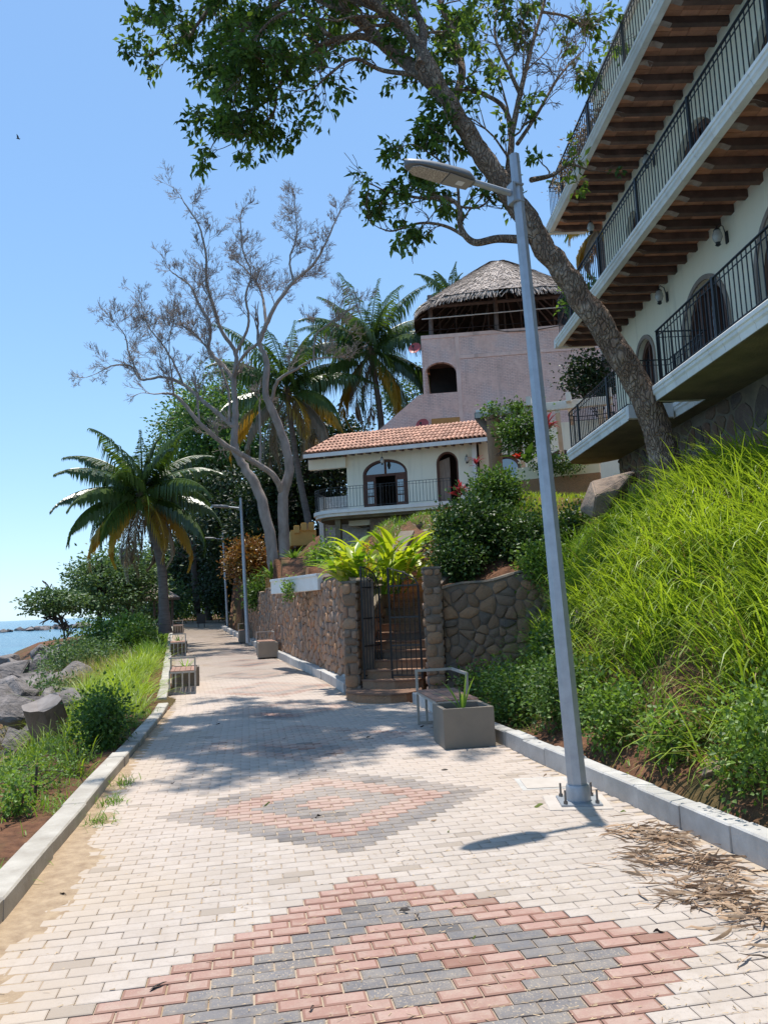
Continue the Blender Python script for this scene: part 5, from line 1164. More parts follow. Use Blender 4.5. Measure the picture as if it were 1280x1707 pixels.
class Tree:
    """limbs traced as tapering tubes, side branches and twigs grown from them, leaf tips collected"""
    def __init__(s, root, bark, seed): s.root, s.bark, s.rg = root, bark, random.Random(seed); s.tw = []; s.tips = []
    def limb(s, pts, r0, r1, name='limb', n=10, leafy=True, side=0, slen=1.0, depth=2, srad=0.4, rough=0.0, from_=0.25, up=0.25):
        P = [np.asarray(p, float) for p in pts]; rr = np.linspace(r0, r1, len(P)); Q, R = smoothline(P, 6, rr)
        if rough: Q = Q+np.array([[nz(i*0.9, 1.1*k, r0*50) for k in range(3)] for i in range(len(Q))])*rough; R = R*(1+0.10*np.array([nz(i*0.8, 5, r0*31) for i in range(len(Q))]))
        o = MB(); o.tube(Q, R, n); o.build(name, s.bark, s.root, smooth=True)
        for k in range(side):
            t_ = from_+(1-from_)*(k+s.rg.random())/side; i = min(len(Q)-2, int(t_*(len(Q)-1))); d = unit(Q[i+1]-Q[i]); s.grow(Q[i], s.off(d, 0.75, up), slen*s.rg.uniform(0.6, 1.2)*(1.1-0.45*t_), max(0.008, R[i]*srad), depth, leafy)
        d = unit(Q[-1]-Q[-2]); s.grow(Q[-1], d, slen*0.8, R[-1]*0.9, depth, leafy); return Q
    def off(s, d, a, up=0.2):
        v = np.array([s.rg.gauss(0, 1) for _ in range(3)]); v -= d*np.dot(v, d); v = unit(v)
        return unit(d*math.cos(a)+v*math.sin(a)*s.rg.uniform(0.7, 1.2)+np.array((0, 0, up)))
    bend = 0.28; grav = 0.0; kids = (3, 4); split = 0.62; minr = 0.006; sides = 4; ratio = 0.62
    def grow(s, p, d, L, r_, depth, leafy):
        k = 4 if depth > 0 else 2; pts = [p]; dd = d
        for i in range(k):
            dd = unit(dd+np.array([s.rg.gauss(0, s.bend) for _ in range(3)])*0.6+np.array((0, 0, s.grav))); p = p+dd*L/k; pts.append(p)
        r1 = max(s.minr, r_*0.55); R_ = np.linspace(max(r_, s.minr), r1, k+1); s.tw.append((np.array(pts[:-1]), np.array(pts[1:]), R_[:-1], R_[1:]))
        if depth <= 0:
            if leafy: s.tips.append((pts[-1], dd)); s.tips.append((pts[-2], dd))
            return
        for j in range(s.rg.randint(*s.kids)):
            i = s.rg.randint(1, k); e = s.off(unit(pts[i]-pts[i-1]), s.split, 0.12+s.grav); s.grow(pts[i], e, L*s.ratio*s.rg.uniform(0.75, 1.2), r1*0.8, depth-1, leafy)
        s.grow(pts[-1], dd, L*s.ratio, r1, depth-1, leafy)
    def finish(s, name='twigs'):
        if not s.tw: return
        A0, A1, r0, r1 = (np.concatenate([q[i] for q in s.tw]) for i in range(4)); d = unit(A1-A0); x = unit(np.cross(d, np.array((0.31, 0.17, 0.93)))); y = np.cross(d, x); rows = []
        for P, R in ((A0, r0), (A1+d*0.004, r1)):
            for j in range(s.sides): a = 2*math.pi*j/s.sides; rows.append(P+(x*math.cos(a)+y*math.sin(a))*R[:, None])
        V = np.stack(rows, 1).reshape(-1, 3); m = s.sides; b = np.arange(len(A0))[:, None]*2*m
        nmesh(name, V, np.concatenate([b+np.array([[j, (j+1) % m, m+(j+1) % m, m+j]]) for j in range(m)], 0), M[s.bark], s.root, None, True)
def whorls(tips, n, L, W, rg, hang=0.5):
    """a rosette of drooping leaves at every twig tip"""
    T = np.array([t_[0] for t_ in tips]); X = np.array([t_[1] for t_ in tips]); k = np.repeat(np.arange(len(T)), n)
    d = rdir(len(k), rg)+X[k]*0.5; d[:, 2] -= hang; d = unit(d); P = T[k]+rg.normal(size=(len(k), 3))*L*0.35+d*L*0.1
    tone = np.clip(np.repeat(rg.uniform(0.05, 0.7, len(T)), n)+rg.uniform(-.15, .3, len(k)), 0, 1)
    return P, d, rdir(len(k), rg, 1.4), L*rg.uniform(0.7, 1.2, len(k)), W*rg.uniform(0.8, 1.2, len(k)), tone

# ================================================================ the great leaning tree
big = empty('leaning_tree', tuple(at(1108, 785, 8.3)), 'huge tree leaning out from the bank over the path, leafy crown overhead', 'tree')
T = Tree(big, 'bark_brown', 11); T.minr = 0.005; T.kids = (2, 3); T.sides = 5
def A(*q): return [at(x, y, Y) for x, y, Y in q]
tr = A((1112, 812, 8.3), (1102, 740, 8.3), (1072, 660, 8.35), (1022, 575, 8.4), (965, 492, 8.5), (915, 425, 8.6), (868, 350, 8.7), (822, 285, 8.8), (775, 215, 8.9), (740, 160, 9.0), (700, 118, 9.1))
Q, R = smoothline(tr, 12, [0.29, 0.235, 0.222, 0.214, 0.204, 0.196, 0.19, 0.172, 0.158, 0.145, 0.13])
Q = Q+np.array([[nz(i*0.2, k*3.1, 2) for k in range(3)] for i in range(len(Q))])*0.05
o = MB(); o.tube(Q, R, 40)
o.v = [tuple(np.array(v)+np.array([nz(v[0]*4, v[1]*4, v[2]*2.2+9*k) for k in range(3)])*0.02+np.array([nz(v[0]*13, v[1]*13, v[2]*7+9*k) for k in range(3)])*0.03) for v in o.v]; o.build('trunk', 'bark_brown', big, smooth=True)
LT = T
LT.limb(A((712, 128, 9.1), (672, 100, 10.2), (640, 75, 10.4), (605, 40, 10.6), (560, 12, 10.8), (500, -20, 11.1), (430, -60, 11.4), (340, -90, 11.7)), 0.145, 0.05, side=10, slen=1.3, depth=2, from_=0.35)
LT.limb(A((655, 88, 10.3), (610, 62, 10.3), (560, 66, 10.4), (520, 85, 10.5), (485, 110, 10.6), (462, 150, 10.7), (430, 178, 10.8), (395, 190, 10.9)), 0.075, 0.025, side=12, slen=0.85, depth=2, from_=0.25, up=-0.1)
LT.limb(A((715, 125, 9.1), (640, 118, 9.9), (590, 98, 9.8), (548, 125, 9.7), (530, 142, 9.6)), 0.05, 0.015, side=5, slen=0.7, depth=1)
LT.limb(A((742, 165, 9.0), (715, 105, 9.0), (680, 55, 9.9), (640, 20, 9.7), (600, -10, 9.5), (560, -60, 9.2)), 0.13, 0.06, side=7, slen=1.2, depth=2)
LT.limb(A((700, 110, 9.0), (705, 50, 10.1), (690, 10, 10.4), (680, -60, 10.8)), 0.10, 0.05, side=6, slen=1.2, depth=2)
LT.limb(A((795, 240, 8.85), (758, 180, 10.3), (770, 120, 10.8), (757, 60, 11.3), (735, 10, 11.7), (720, -60, 12.2)), 0.11, 0.04, side=9, slen=1.15, depth=2)
LT.limb(A((430, -58, 11.4), (370, -10, 11.5), (330, 40, 11.5), (310, 70, 11.5)), 0.06, 0.02, side=8, slen=0.9, depth=2, up=-0.1)
LT.limb(A((500, -18, 11.1), (440, 20, 11.2), (390, 70, 11.1), (375, 120, 11.0), (385, 160, 10.9)), 0.06, 0.02, side=9, slen=0.9, depth=2, up=-0.15)
LT.limb(A((462, 150, 10.7), (455, 190, 10.7), (425, 215, 10.7), (400, 232, 10.7)), 0.03, 0.012, side=7, slen=0.6, depth=1, up=-0.2)
LT.limb(A((548, 60, 10.4), (520, 30, 10.5), (480, 20, 10.4), (440, 45, 10.2), (415, 90, 10.0)), 0.045, 0.015, side=8, slen=0.8, depth=2, up=-0.1)
# low crooked limb behind the lamp
LT.limb(A((880, 400, 8.65), (830, 398, 8.9), (790, 404, 9.2), (768, 380, 9.3), (765, 345, 9.3), (742, 330, 9.3), (700, 330, 9.3), (660, 322, 9.3)), 0.08, 0.02, side=9, slen=0.75, depth=2, from_=0.45, up=0.0)
LT.limb(A((790, 404, 9.2), (745, 378, 9.3), (700, 372, 9.4), (655, 385, 9.5), (632, 380, 9.5)), 0.035, 0.01, side=4, slen=0.5, depth=2, leafy=False)
LT.limb(A((765, 345, 9.3), (760, 300, 9.3), (735, 270, 9.3), (700, 245, 9.4)), 0.03, 0.012, side=6, slen=0.7, depth=2)
LT.limb(A((765, 345, 9.3), (800, 345, 9.2), (825, 320, 9.2)), 0.025, 0.01, side=4, slen=0.55, depth=1)
# thinner stem rising behind the lamp post
LT.limb(A((872, 352, 8.7), (848, 300, 9.0), (852, 230, 9.3), (840, 180, 9.5), (800, 155, 9.6), (755, 148, 9.7)), 0.085, 0.02, side=6, slen=0.9, depth=2)
LT.limb(A((852, 225, 9.3), (868, 150, 9.5), (885, 80, 9.7), (905, 10, 9.9), (920, -60, 10.1)), 0.06, 0.02, side=10, slen=0.95, depth=3, leafy=False)
LT.limb(A((862, 240, 9.3), (895, 190, 9.5), (930, 130, 9.7), (965, 90, 9.9)), 0.04, 0.015, side=7, slen=0.75, depth=3, leafy=False)
LT.limb(A((868, 160, 9.5), (845, 110, 9.7), (825, 60, 9.9), (830, 0, 10.1)), 0.045, 0.016, side=7, slen=0.9, depth=2)
LT.limb(A((885, 300, 8.9), (920, 292, 9.2), (950, 275, 9.3), (985, 285, 9.4)), 0.05, 0.015, side=4, slen=0.6, depth=1)
LT.limb(A((905, 20, 9.9), (950, 30, 10.2), (985, 60, 10.4)), 0.03, 0.012, side=6, slen=0.8, depth=2)
LT.limb(A((720, -40, 11.3), (640, -30, 12.2), (560, 0, 12.8), (500, 30, 13.0)), 0.05, 0.02, side=8, slen=1.1, depth=2)
LT.limb(A((600, -10, 9.6), (540, -60, 10.5), (470, -100, 11.6), (400, -110, 12.6)), 0.08, 0.03, side=8, slen=1.1, depth=2)
LT.limb(A((640, 20, 9.8), (560, -10, 11.4), (480, -30, 13.0), (400, -20, 14.2)), 0.06, 0.02, side=8, slen=1.1, depth=2)
s0 = at(640, 20, 9.8); s1 = np.array((1.4, 10.6, 15.5)); LT.limb([s0, s0*0.5+s1*0.5, s1], 0.12, 0.08, side=0, slen=0.8, depth=1)  # carries the added limbs up out of view
for tgt in ((0.2, 9.0, 16.6), (-1.9, 9.6, 16.4), (1.6, 9.2, 16.0), (-0.8, 11.0, 17.4), (1.2, 11.2, 17.4), (-2.2, 11.2, 17.4), (-1.0, 8.6, 16.0), (2.6, 10.8, 16.6), (-2.6, 10.2, 17.0)):  # unseen limbs above the frame, added to cast more shade on the path
    LT.limb([s1, s1*0.5+np.array(tgt)*0.5+UP*0.2, np.array(tgt)], 0.06, 0.02, side=9, slen=1.15, depth=2, from_=0.35)
LT.finish()
rg = np.random.default_rng(3)
P, D, N, L, W, tone = whorls([q for q in LT.tips if rg.random() < (0.95 if q[0][2] > 14.2 else 0.5 if q[0][0] < 0.9 else 0.33)], 9, 0.17, 0.041, rg, 0.6)  # leaves kept densest on the added high limbs
leaf_obj('crown', P, D, N, L, W, 'leaf_tree', big, rg, 0.25, 0.2, tone)

# ================================================================ bare tree behind the long wall
def B6(*q, Y=28.0): return [at(120+x*0.3906, 320+y*0.3906, Y+(z if len(zz) else 0)) for x, y, *zz in q for z in (zz or [0])]
bare = empty('bare_tree', tuple(at(462, 945, 28)), 'tall leafless grey tree with two trunks behind the long stone wall', 'tree')
T = Tree(bare, 'bark_grey', 23); T.minr = 0.0058; T.bend = 0.30; T.split = 0.6; T.kids = (2, 3); T.sides = 3; T.ratio = 0.68; T.grav = 0.03
KW = dict(leafy=False, depth=4, slen=0.74, srad=0.34)
T.limb(B6((862, 1630, 0), (850, 1480, 0), (800, 1290, .1), (735, 1170, .2), (695, 1090, .3), (698, 950, .4), (690, 800, .5)), 0.25, 0.11, 'trunk', 12, rough=0.05, **{**KW, 'depth': 2, 'slen': 1.0})
T.limb(B6((908, 1630, 0), (905, 1480, 0), (902, 1300, 0), (928, 1185, -.2), (905, 1060, -.3), (850, 920, -.5), (825, 850, -.6), (832, 730, -.7), (798, 645, -.8)), 0.24, 0.10, 'trunk', 12, rough=0.05, **{**KW, 'depth': 2, 'slen': 1.0})
for pts, a, b, n in (
    (((690, 800, .5), (640, 735, .8), (585, 675, 1), (592, 570, 1.2), (545, 485, 1.4), (505, 400, 1.6), (430, 345, 1.8)), .13, .035, 12),
    (((690, 800, .5), (700, 690, .3), (640, 595, 0), (602, 480, -.3), (575, 380, -.5), (572, 270, -.7), (545, 150, -1), (480, 45, -1.3)), .12, .03, 13),
    (((700, 690, .3), (742, 605, .1), (755, 540, -.2), (742, 440, -.4), (765, 350, -.6), (730, 250, -.8), (720, 120, -1)), .085, .03, 10),
    (((798, 645, -.8), (830, 565, -1), (872, 480, -1.2), (945, 385, -1.5), (1030, 310, -1.8), (1082, 220, -2), (1130, 110, -2.2)), .13, .03, 13),
    (((830, 565, -1), (818, 470, -.5), (795, 400, 0), (745, 335, .4), (690, 285, .8)), .085, .03, 9),
    (((945, 385, -1.5), (930, 290, -1.4), (960, 180, -1.2), (950, 60, -1)), .06, .025, 9),
    (((798, 645, -.8), (740, 690, -.4), (705, 740, 0)), .08, .05, 1),
    (((902, 1290, 0), (855, 1205, -.5), (740, 1130, -1), (640, 1068, -1.4), (545, 985, -1.8), (475, 900, -2), (435, 865, -2.1), (385, 860, -2.2)), .17, .05, 4),
    (((695, 1010, .3), (620, 940, .6), (555, 890, .9), (475, 820, 1.2), (385, 790, 1.5), (295, 800, 1.8), (255, 745, 2), (180, 740, 2.2), (115, 770, 2.4)), .12, .025, 11),
    (((475, 820, 1.2), (430, 720, 1), (380, 640, .8), (330, 580, .6), (300, 500, .4)), .06, .02, 8),
    (((295, 800, 1.8), (245, 690, 1.6), (230, 620, 1.4), (190, 560, 1.2)), .05, .02, 7),
    (((435, 865, -2.1), (425, 770, -2.4), (415, 690, -2.6), (420, 600, -2.8)), .05, .018, 5),
    (((672, 980, .4), (668, 850, .8), (615, 710, 1.2), (540, 625, 1.6), (470, 565, 2), (455, 500, 2.2)), .075, .02, 8),
    (((850, 900, -.5), (880, 805, -1), (960, 755, -1.5), (1030, 715, -2), (1120, 705, -2.4)), .10, .03, 4),
    (((1030, 715, -2), (1042, 610, -2.3), (1100, 560, -2.6), (1170, 505, -3)), .05, .018, 8),
    (((802, 1180, -.3), (805, 1050, -.2), (800, 920, 0)), .07, .05, 0),
    (((585, 675, 1), (520, 600, 1.2), (470, 570, 1.4)), .05, .02, 5),
    (((545, 985, -1.8), (535, 870, -1.6), (525, 780, -1.4)), .05, .03, 1)):
    T.limb(B6(*pts), a*0.8, b*0.8, 'limb', 8, side=n, rough=0.03, **KW)
T.finish()

# ================================================================ coconut palms
def frond(parent, base, az, el, L, curl, mat, rg, nl=64, wl=0.66, hang=0.75):
    """one feather leaf: arching midrib and hanging leaflets"""
    K = 15; p = np.asarray(base, float); d0 = np.array((math.cos(az), math.sin(az), 0)); side = np.array((-d0[1], d0[0], 0)); pts = []; e = el; sw = rg.uniform(-.25, .25)
    for k in range(K+1):
        pts.append(p); e -= curl/K*(0.5+1.1*k/K); dd = d0*math.cos(e)+side*sw*(k/K)*0.5+UP*math.sin(e); p = p+unit(dd)*L/K
    pts = np.array(pts); tan = unit(np.gradient(pts, axis=0)); o = MB(); o.tube(pts, np.linspace(0.045, 0.008, K+1), 4, caps=False)
    t_ = np.linspace(0.12, 1.0, nl); n2 = len(t_)*2; i = np.repeat(t_, 2)*K; i0 = np.minimum(i.astype(int), K-1); f = (i-i0)[:, None]
    P = pts[i0]*(1-f)+pts[i0+1]*f; Tn = unit(tan[i0]*(1-f)+tan[i0+1]*f); s = np.tile([1.0, -1.0], nl)[:, None]; S = unit(np.cross(Tn, UP)+1e-6)
    tt = np.repeat(t_, 2); ln = L*0.26*np.sin(np.clip(tt*1.02+0.12, 0, 1)*math.pi*0.86+0.25)*wl*1.6*rg.uniform(0.8, 1.1, n2); Dr = unit(Tn*0.55+S*s*0.9-UP*hang*rg.uniform(0.6, 1.5, n2)[:, None])
    w_ = (0.026+0.02*np.sin(tt*math.pi))[:, None]; wd = unit(np.cross(Dr, UP*0.6+S*s*0.8)); a = P; b = P+Dr*ln[:, None]*0.5; c = P+unit(Dr*0.8-UP*hang*0.9)*ln[:, None]
    V = np.stack([a-wd*w_*0.5, a+wd*w_*0.5, b+wd*w_, b-wd*w_, c], 1).reshape(-1, 3); q = np.arange(n2)*5
    base_n = len(o.v); VV = np.vstack([np.array(o.v), V]); F = o.f+[(base_n+x, base_n+x+1, base_n+x+2, base_n+x+3) for x in q]+[(base_n+x+3, base_n+x+2, base_n+x+4) for x in q]
    me = bpy.data.meshes.new('frond'); me.from_pydata([tuple(v) for v in VV], [], F); at_ = me.attributes.new('var', 'FLOAT', 'POINT')
    at_.data.foreach_set('value', np.concatenate([np.full(base_n, 0.9), np.repeat(np.clip(rg.uniform(0.1, 0.8)+rg.uniform(-.15, .15, n2), 0, 1), 5)]).astype(np.float32)); me.materials.append(M[mat]); ob = bpy.data.objects.new('frond', me); link(ob); keep(ob, parent); return ob
simple('coconut', (0.20, 0.19, 0.04), (0.12, 0.10, 0.03), 4, 0.6, 0.1)
def palm(base, crown, L, label, seed, n=24, yellow=0.2, dry=0.1, trunk_r=0.2, nuts=5, droop=1.0):
    rg = np.random.default_rng(seed); base = np.asarray(base, float); crown = np.asarray(crown, float); root = empty('coconut_palm', tuple(base), label, 'palm tree', 'coconut palms')
    mid = (base+crown)/2+np.array((rg.uniform(-.3, .3), 0, 0)); Q, R = smoothline([base-UP*0.4, base*0.75+mid*0.25, mid, crown], 8, [trunk_r*1.35, trunk_r, trunk_r*0.85, trunk_r*0.75])
    R = R*(1+0.06*np.sin(np.arange(len(R))*2.4)); o = MB(); o.tube(Q, R, 12); o.build('trunk', 'palm_bark', root, smooth=True)
    o = MB(); o.lathe([(0.1, -0.55), (trunk_r*1.5, -0.2), (trunk_r*1.2, 0.15), (0.08, 0.5)], crown, 10); o.build('crownshaft', 'frond_dry', root, smooth=True)
    for k in range(n):
        u_ = k/n; az = k*2.399+rg.uniform(-.2, .2); el = rad(84)-u_*rad(128)+rg.uniform(-.12, .12); m = 'frond_green'
        if u_ > 1-dry: m = 'frond_dry'
        elif u_ > 1-dry-yellow: m = 'frond_yellow'
        frond(root, crown+UP*(0.35-0.5*u_), az, el, L*rg.uniform(0.85, 1.1)*(0.75 if u_ < 0.12 else 1), (0.75+0.8*min(1, u_*1.4))*droop, m, rg)
    for k in range(nuts):
        a = rg.uniform(0, 6.28); c = crown+np.array((math.cos(a)*0.3, math.sin(a)*0.3, -0.35-0.15*rg.random())); o = MB(); o.lathe([(0.02, -0.14), (0.1, -0.08), (0.125, 0.02), (0.08, 0.11), (0.02, 0.14)], c, 8); o.build('coconut', 'coconut', root, smooth=True)
    return root
palm(at(276, 1040, 31), at(238, 828, 31), 3.9, 'coconut palm on the sea side with yellowing lower fronds over the benches', 4, 38, 0.14, 0.12, 0.22, 7)
palm(at(520, 900, 40), at(478, 655, 40), 5.4, 'coconut palm with drooping pale fronds between the bare tree and the cottage', 8, 30, 0.10, 0.22, 0.2)
palm(at(640, 760, 41), at(617, 588, 41), 5.6, 'tall dark coconut palm rising beside the pink house', 15, 34, 0.05, 0.08, 0.22)
palm(at(750, 640, 56), at(752, 500, 56), 3.8, 'coconut palm whose tips show above the thatched roof', 19, 18, 0.0, 0.0, 0.2, 0)
palm(at(1010, 640, 24), at(1000, 372, 24), 2.8, 'palm behind the hotel with a yellow frond hanging below the balcony', 27, 18, 0.3, 0.1, 0.18, 0)

# ================================================================ woods behind
def wood_tree(base, top, R, label, mat, seed, nclump=150, per=60, ls=0.26, cr=0.55, trunk=0.28, cat='tree', flat=0.7, lo=-0.5, group='trees behind the wall', bark='bark_dark', shell=0.5):
    rg = np.random.default_rng(seed); base = np.asarray(base, float); C = np.asarray(top, float); root = empty('broadleaf_tree', tuple(base), label, cat, group)
    T = Tree(root, bark, seed); T.minr = 0.03; T.sides = 4
    T.limb([base-UP*0.3, base*0.6+C*0.4+np.array((rg.uniform(-.4, .4), rg.uniform(-.4, .4), 0)), C-UP*R[2]*0.2], trunk, trunk*0.45, 'trunk', 9, leafy=False, side=7, slen=max(R)*0.75, depth=2, from_=0.4); T.finish('limbs')
    P, D, tone, _ = crown_points(rg, C, R, nclump, per, cr, lo, shell, flat)
    n = len(P); leaf_obj('crown', P, D, rdir(n, rg, 1.2), ls*rg.uniform(0.7, 1.3, n), ls*0.3*rg.uniform(0.8, 1.2, n), mat, root, rg, 0.2, 0.15, tone); return root
wood_tree(at(400, 1000, 56), at(380, 725, 56), (4.4, 4.0, 4.8), 'tall feathery green tree rising behind the bare tree', 'leaf_feather', 31, 230, 70, 0.3, 0.6)
wood_tree(at(330, 1020, 60), at(325, 775, 60), (3.2, 4.0, 5.4), 'bright green tree behind the sea-side palm crown', 'leaf_far', 32, 170, 60, 0.3, 0.6)
wood_tree(at(410, 1020, 50), at(415, 880, 50), (3.8, 3.5, 3.8), 'dark shady tree at the end of the path', 'leaf_deep', 33, 190, 70, 0.3, 0.6)
wood_tree(at(500, 960, 44), at(505, 800, 46), (2.6, 3.0, 4.0), 'dark tree between the palms and the cottage', 'leaf_deep', 34, 160, 60, 0.28, 0.5)
wood_tree(at(350, 1030, 66), at(335, 930, 66), (3.4, 3.5, 3.6), 'dark tree standing over the far end of the path', 'leaf_deep', 35, 170, 60, 0.32, 0.6)
wood_tree(at(440, 990, 46), at(455, 880, 44), (2.2, 2.5, 3.2), 'dense dark tree just behind the two bare trunks', 'leaf_deep', 36, 150, 60, 0.28, 0.5)
wood_tree(at(560, 900, 50), at(560, 760, 50), (2.6, 3, 2.6), 'low dark tree showing over the cottage roof end', 'leaf_deep', 37, 110, 60, 0.28, 0.5)
wood_tree(at(215, 1030, 48), at(205, 965, 48), (2.6, 2.6, 2.0), 'rounded sea-side tree behind the palm trunk', 'leaf_sea', 38, 110, 60, 0.24, 0.45, 0.2, group='trees on the shore')
wood_tree(at(165, 1040, 45), at(170, 985, 45), (2.0, 2.2, 1.7), 'dark green shore tree between the palm and the sea', 'leaf_sea', 39, 90, 55, 0.22, 0.4, 0.18, group='trees on the shore')
wood_tree(at(105, 1100, 40), at(95, 1005, 40), (1.35, 1.3, 0.75), 'small flat-topped tree on a thin stem above the sea rocks', 'leaf_sea', 40, 60, 45, 0.2, 0.3, 0.07, group='trees on the shore', flat=0.4)
wood_tree(at(300, 1010, 72), at(285, 965, 72), (3.5, 3.5, 3.0), 'mid green tree beyond the thatched shelter', 'leaf_far', 44, 120, 60, 0.3, 0.6, group='trees on the shore')
wood_tree(at(345, 1040, 80), at(345, 1005, 78), (5, 4, 2.0), 'sunlit bright bush closing the end of the path', 'leaf_weed', 45, 130, 60, 0.3, 0.6, 0.2)
wood_tree(at(250, 1040, 62), at(240, 1010, 60), (3.5, 3, 1.8), 'low thicket on the shore under the palm', 'leaf_sea', 46, 120, 55, 0.26, 0.5, 0.15, group='trees on the shore')
wood_tree(at(660, 800, 62), at(700, 700, 62), (4, 3, 4), 'tree standing behind the pink house', 'leaf_far', 47, 100, 50, 0.3, 0.6)
wood_tree(at(430, 1040, 72), at(440, 950, 72), (6, 4, 5), 'deep green wood edge behind all the trunks', 'leaf_deep', 48, 220, 60, 0.36, 0.8, 0.3)
wood_tree(at(395, 1040, 60), at(395, 985, 58), (2.6, 2.6, 2.2), 'shady tree over the farthest planter', 'leaf_deep', 49, 120, 60, 0.28, 0.5, 0.22)
for i, (x, Y, h) in enumerate(((393, 50, 8), (424, 54, 9), (372, 62, 7))):
    e = empty('slim_trunk', tuple(at(x, 1020, Y)), ['slim pale trunk left of the far street lamp', 'slim pale trunk just behind the bare tree', 'thin dark trunk beside the path end'][i], 'tree trunk', 'slim trunks in the shade')
    b = at(x, 1030, Y); o = MB(); o.tube([b, b+UP*h*0.5+np.array((0.2, 0, 0)), b+UP*h+np.array((0.1, 0, 0))], [0.2, 0.16, 0.12], 9); o.build('stem', 'bark_grey', e, smooth=True)
# ================================================================ grass and weeds
rg = np.random.default_rng(77)
def scatter(n, x0, x1, y0, y1, ok=None, clump=0.0):
    X = rg.uniform(x0, x1, n); Y = rg.uniform(y0, y1, n)
    if clump:
        k = max(1, n//(14 if clump < 0.2 else 34)); cx_, cy_ = rg.uniform(x0, x1, k), rg.uniform(y0, y1, k); j = rg.integers(0, k, n); X = cx_[j]+rg.normal(size=n)*clump; Y = cy_[j]+rg.normal(size=n)*clump
    m = np.ones(n, bool)
    if ok is not None: m = ok(X, Y)
    X, Y = X[m], Y[m]; return np.stack([X, Y], 1), H(X, Y)
def nmask(sc, th, s=0.0): return lambda X, Y: np.array([nz(a*sc, b*sc, s) > th for a, b in zip(X, Y)])
def dxk(X, Y): return bank_t(X, Y)
OUT = {}

# the long bright grass on the bank: fountains of arching blades, some dry
def tufts(n, per, x0, x1, y0, y1, ok, r_=0.16):
    cx_, cy_ = rg.uniform(x0, x1, n), rg.uniform(y0, y1, n); m = ok(cx_, cy_); cx_, cy_ = cx_[m], cy_[m]; k = np.repeat(np.arange(len(cx_)), per)
    o_ = rg.normal(size=(len(k), 2))*r_; X, Y = cx_[k]+o_[:, 0], cy_[k]+o_[:, 1]; hs = np.repeat(rg.uniform(0.55, 1.25, len(cx_)), per)
    return np.stack([X, Y], 1), H(X, Y), o_/r_*0.8, hs
okb = lambda X, Y: (bank_t(X, Y) > 0.27+0.07*np.sin(Y*2.1)+0.05*np.sin(Y*5.3)) & (bank_t(X, Y) < 1.18) & ((Y < 7.4) | (rg.random(len(X)) < 0.16)) & np.array([nz(a*0.9, b*0.9, 21) > -0.42 for a, b in zip(X, Y)])
XY, Z, O_, hs = tufts(1050, 22, 2.9, 7.2, -1.8, 9.4, okb)
tag(grass('bank_grass', XY, Z, 0.78, 0.0125, 1.3, 'grass_lush', 5, None, (-0.45, -0.15), 5, 0.5, O_, hs), 'long bright yellow-green grass arching over the bank', 'grass')
XY, Z, O_, hs = tufts(520, 22, 2.9, 7.0, -1.8, 9.4, lambda X, Y: (bank_t(X, Y) > 0.22) & (bank_t(X, Y) < 1.1), 0.2)
tag(grass('bank_undergrass', XY, Z, 0.55, 0.008, 1.2, 'grass_mid', 6, None, (-0.4, -0.15), 4, 0.5, O_, hs), 'deeper green grass mixed into the bank', 'grass')
XY, Z, O_, hs = tufts(240, 9, 2.9, 6.8, -1.8, 9.4, lambda X, Y: (bank_t(X, Y) > 0.10) & (bank_t(X, Y) < 1.1), 0.14)
tag(grass('bank_dry_grass', XY, Z, 0.6, 0.0075, 1.5, 'grass_dry', 16, None, (-0.4, -0.15), 4, 0.6, O_, hs), 'dry straw blades among the bank grass', 'grass')
XY, Z, O_, hs = tufts(260, 12, 2.7, 4.4, -1.5, 9.5, lambda X, Y: (bank_t(X, Y) > 0.0) & (bank_t(X, Y) < 0.32), 0.09)
tag(grass('kerb_grass', XY, Z, 0.2, 0.006, 1.2, 'grass_mid', 17, None, None, 3, 0.6, O_, hs), 'scattered small grass on the red soil at the foot of the bank', 'grass')
XY, Z = scatter(7000, 4.2, 6.3, 7.2, 10.6, None, 0.10)
tag(grass('weeds', XY, Z, 0.26, 0.008, 1.0, 'grass_mid', 7, None, (-0.3, -0.2), 4), 'short weedy grass below the leaning tree', 'grass')
XY, Z = scatter(9000, 3.6, 9.0, 12.2, 17.0, lambda X, Y: Y > 11.6+0.25*(X-4)*0)
tag(grass('garden_lawn', XY, Z, 0.16, 0.009, 0.6, 'grass_lush', 8, None, (-0.2, -0.3), 3), 'sunlit lawn sloping down from the flower terrace', 'grass')
XY, Z = scatter(9000, 1.5, 6.5, 12.5, 27.0, nmask(0.5, -0.25, 4))
tag(grass('garden_grass', XY, Z, 0.22, 0.012, 0.7, 'grass_mid', 9, None, None, 3), 'thin grass on the slope below the cottage', 'grass')
# sea-side strip: ground cover near the kerb, lush grass farther on
XY, Z = scatter(9000, -4.6, -2.35, 0.2, 11.2, lambda X, Y: np.array([nz(a*1.6, b*1.3, 8)+0.25*nz(a*5, b*5, 3) > -0.12 for a, b in zip(X, Y)]), 0.08)
tag(grass('strip_grass', XY, Z, 0.15, 0.006, 1.0, 'grass_mid', 10, None, None, 3), 'patchy grass on the red soil beside the sea-side kerb', 'grass')
XY, Z = scatter(1600, -5.2, -2.5, 5.5, 11, None, 0.07)
tag(grass('strip_tall_grass', XY, Z, 0.42, 0.009, 0.9, 'grass_lush', 11, None, None, 4), 'taller green grass tufts round the cut stump', 'grass')
XY, Z, O_, hs = tufts(560, 26, -5.4, -2.3, 10.4, 26, lambda X, Y: (X < xl(Y)-0.5) & (X > -4.6-0.09*(Y-11)), 0.15)
tag(grass('mound_grass', XY, Z, 0.52, 0.011, 1.1, 'grass_lush', 12, None, None, 4, 0.5, O_, hs), 'lush bright grass mound beside the nearest sea-side bench', 'grass')
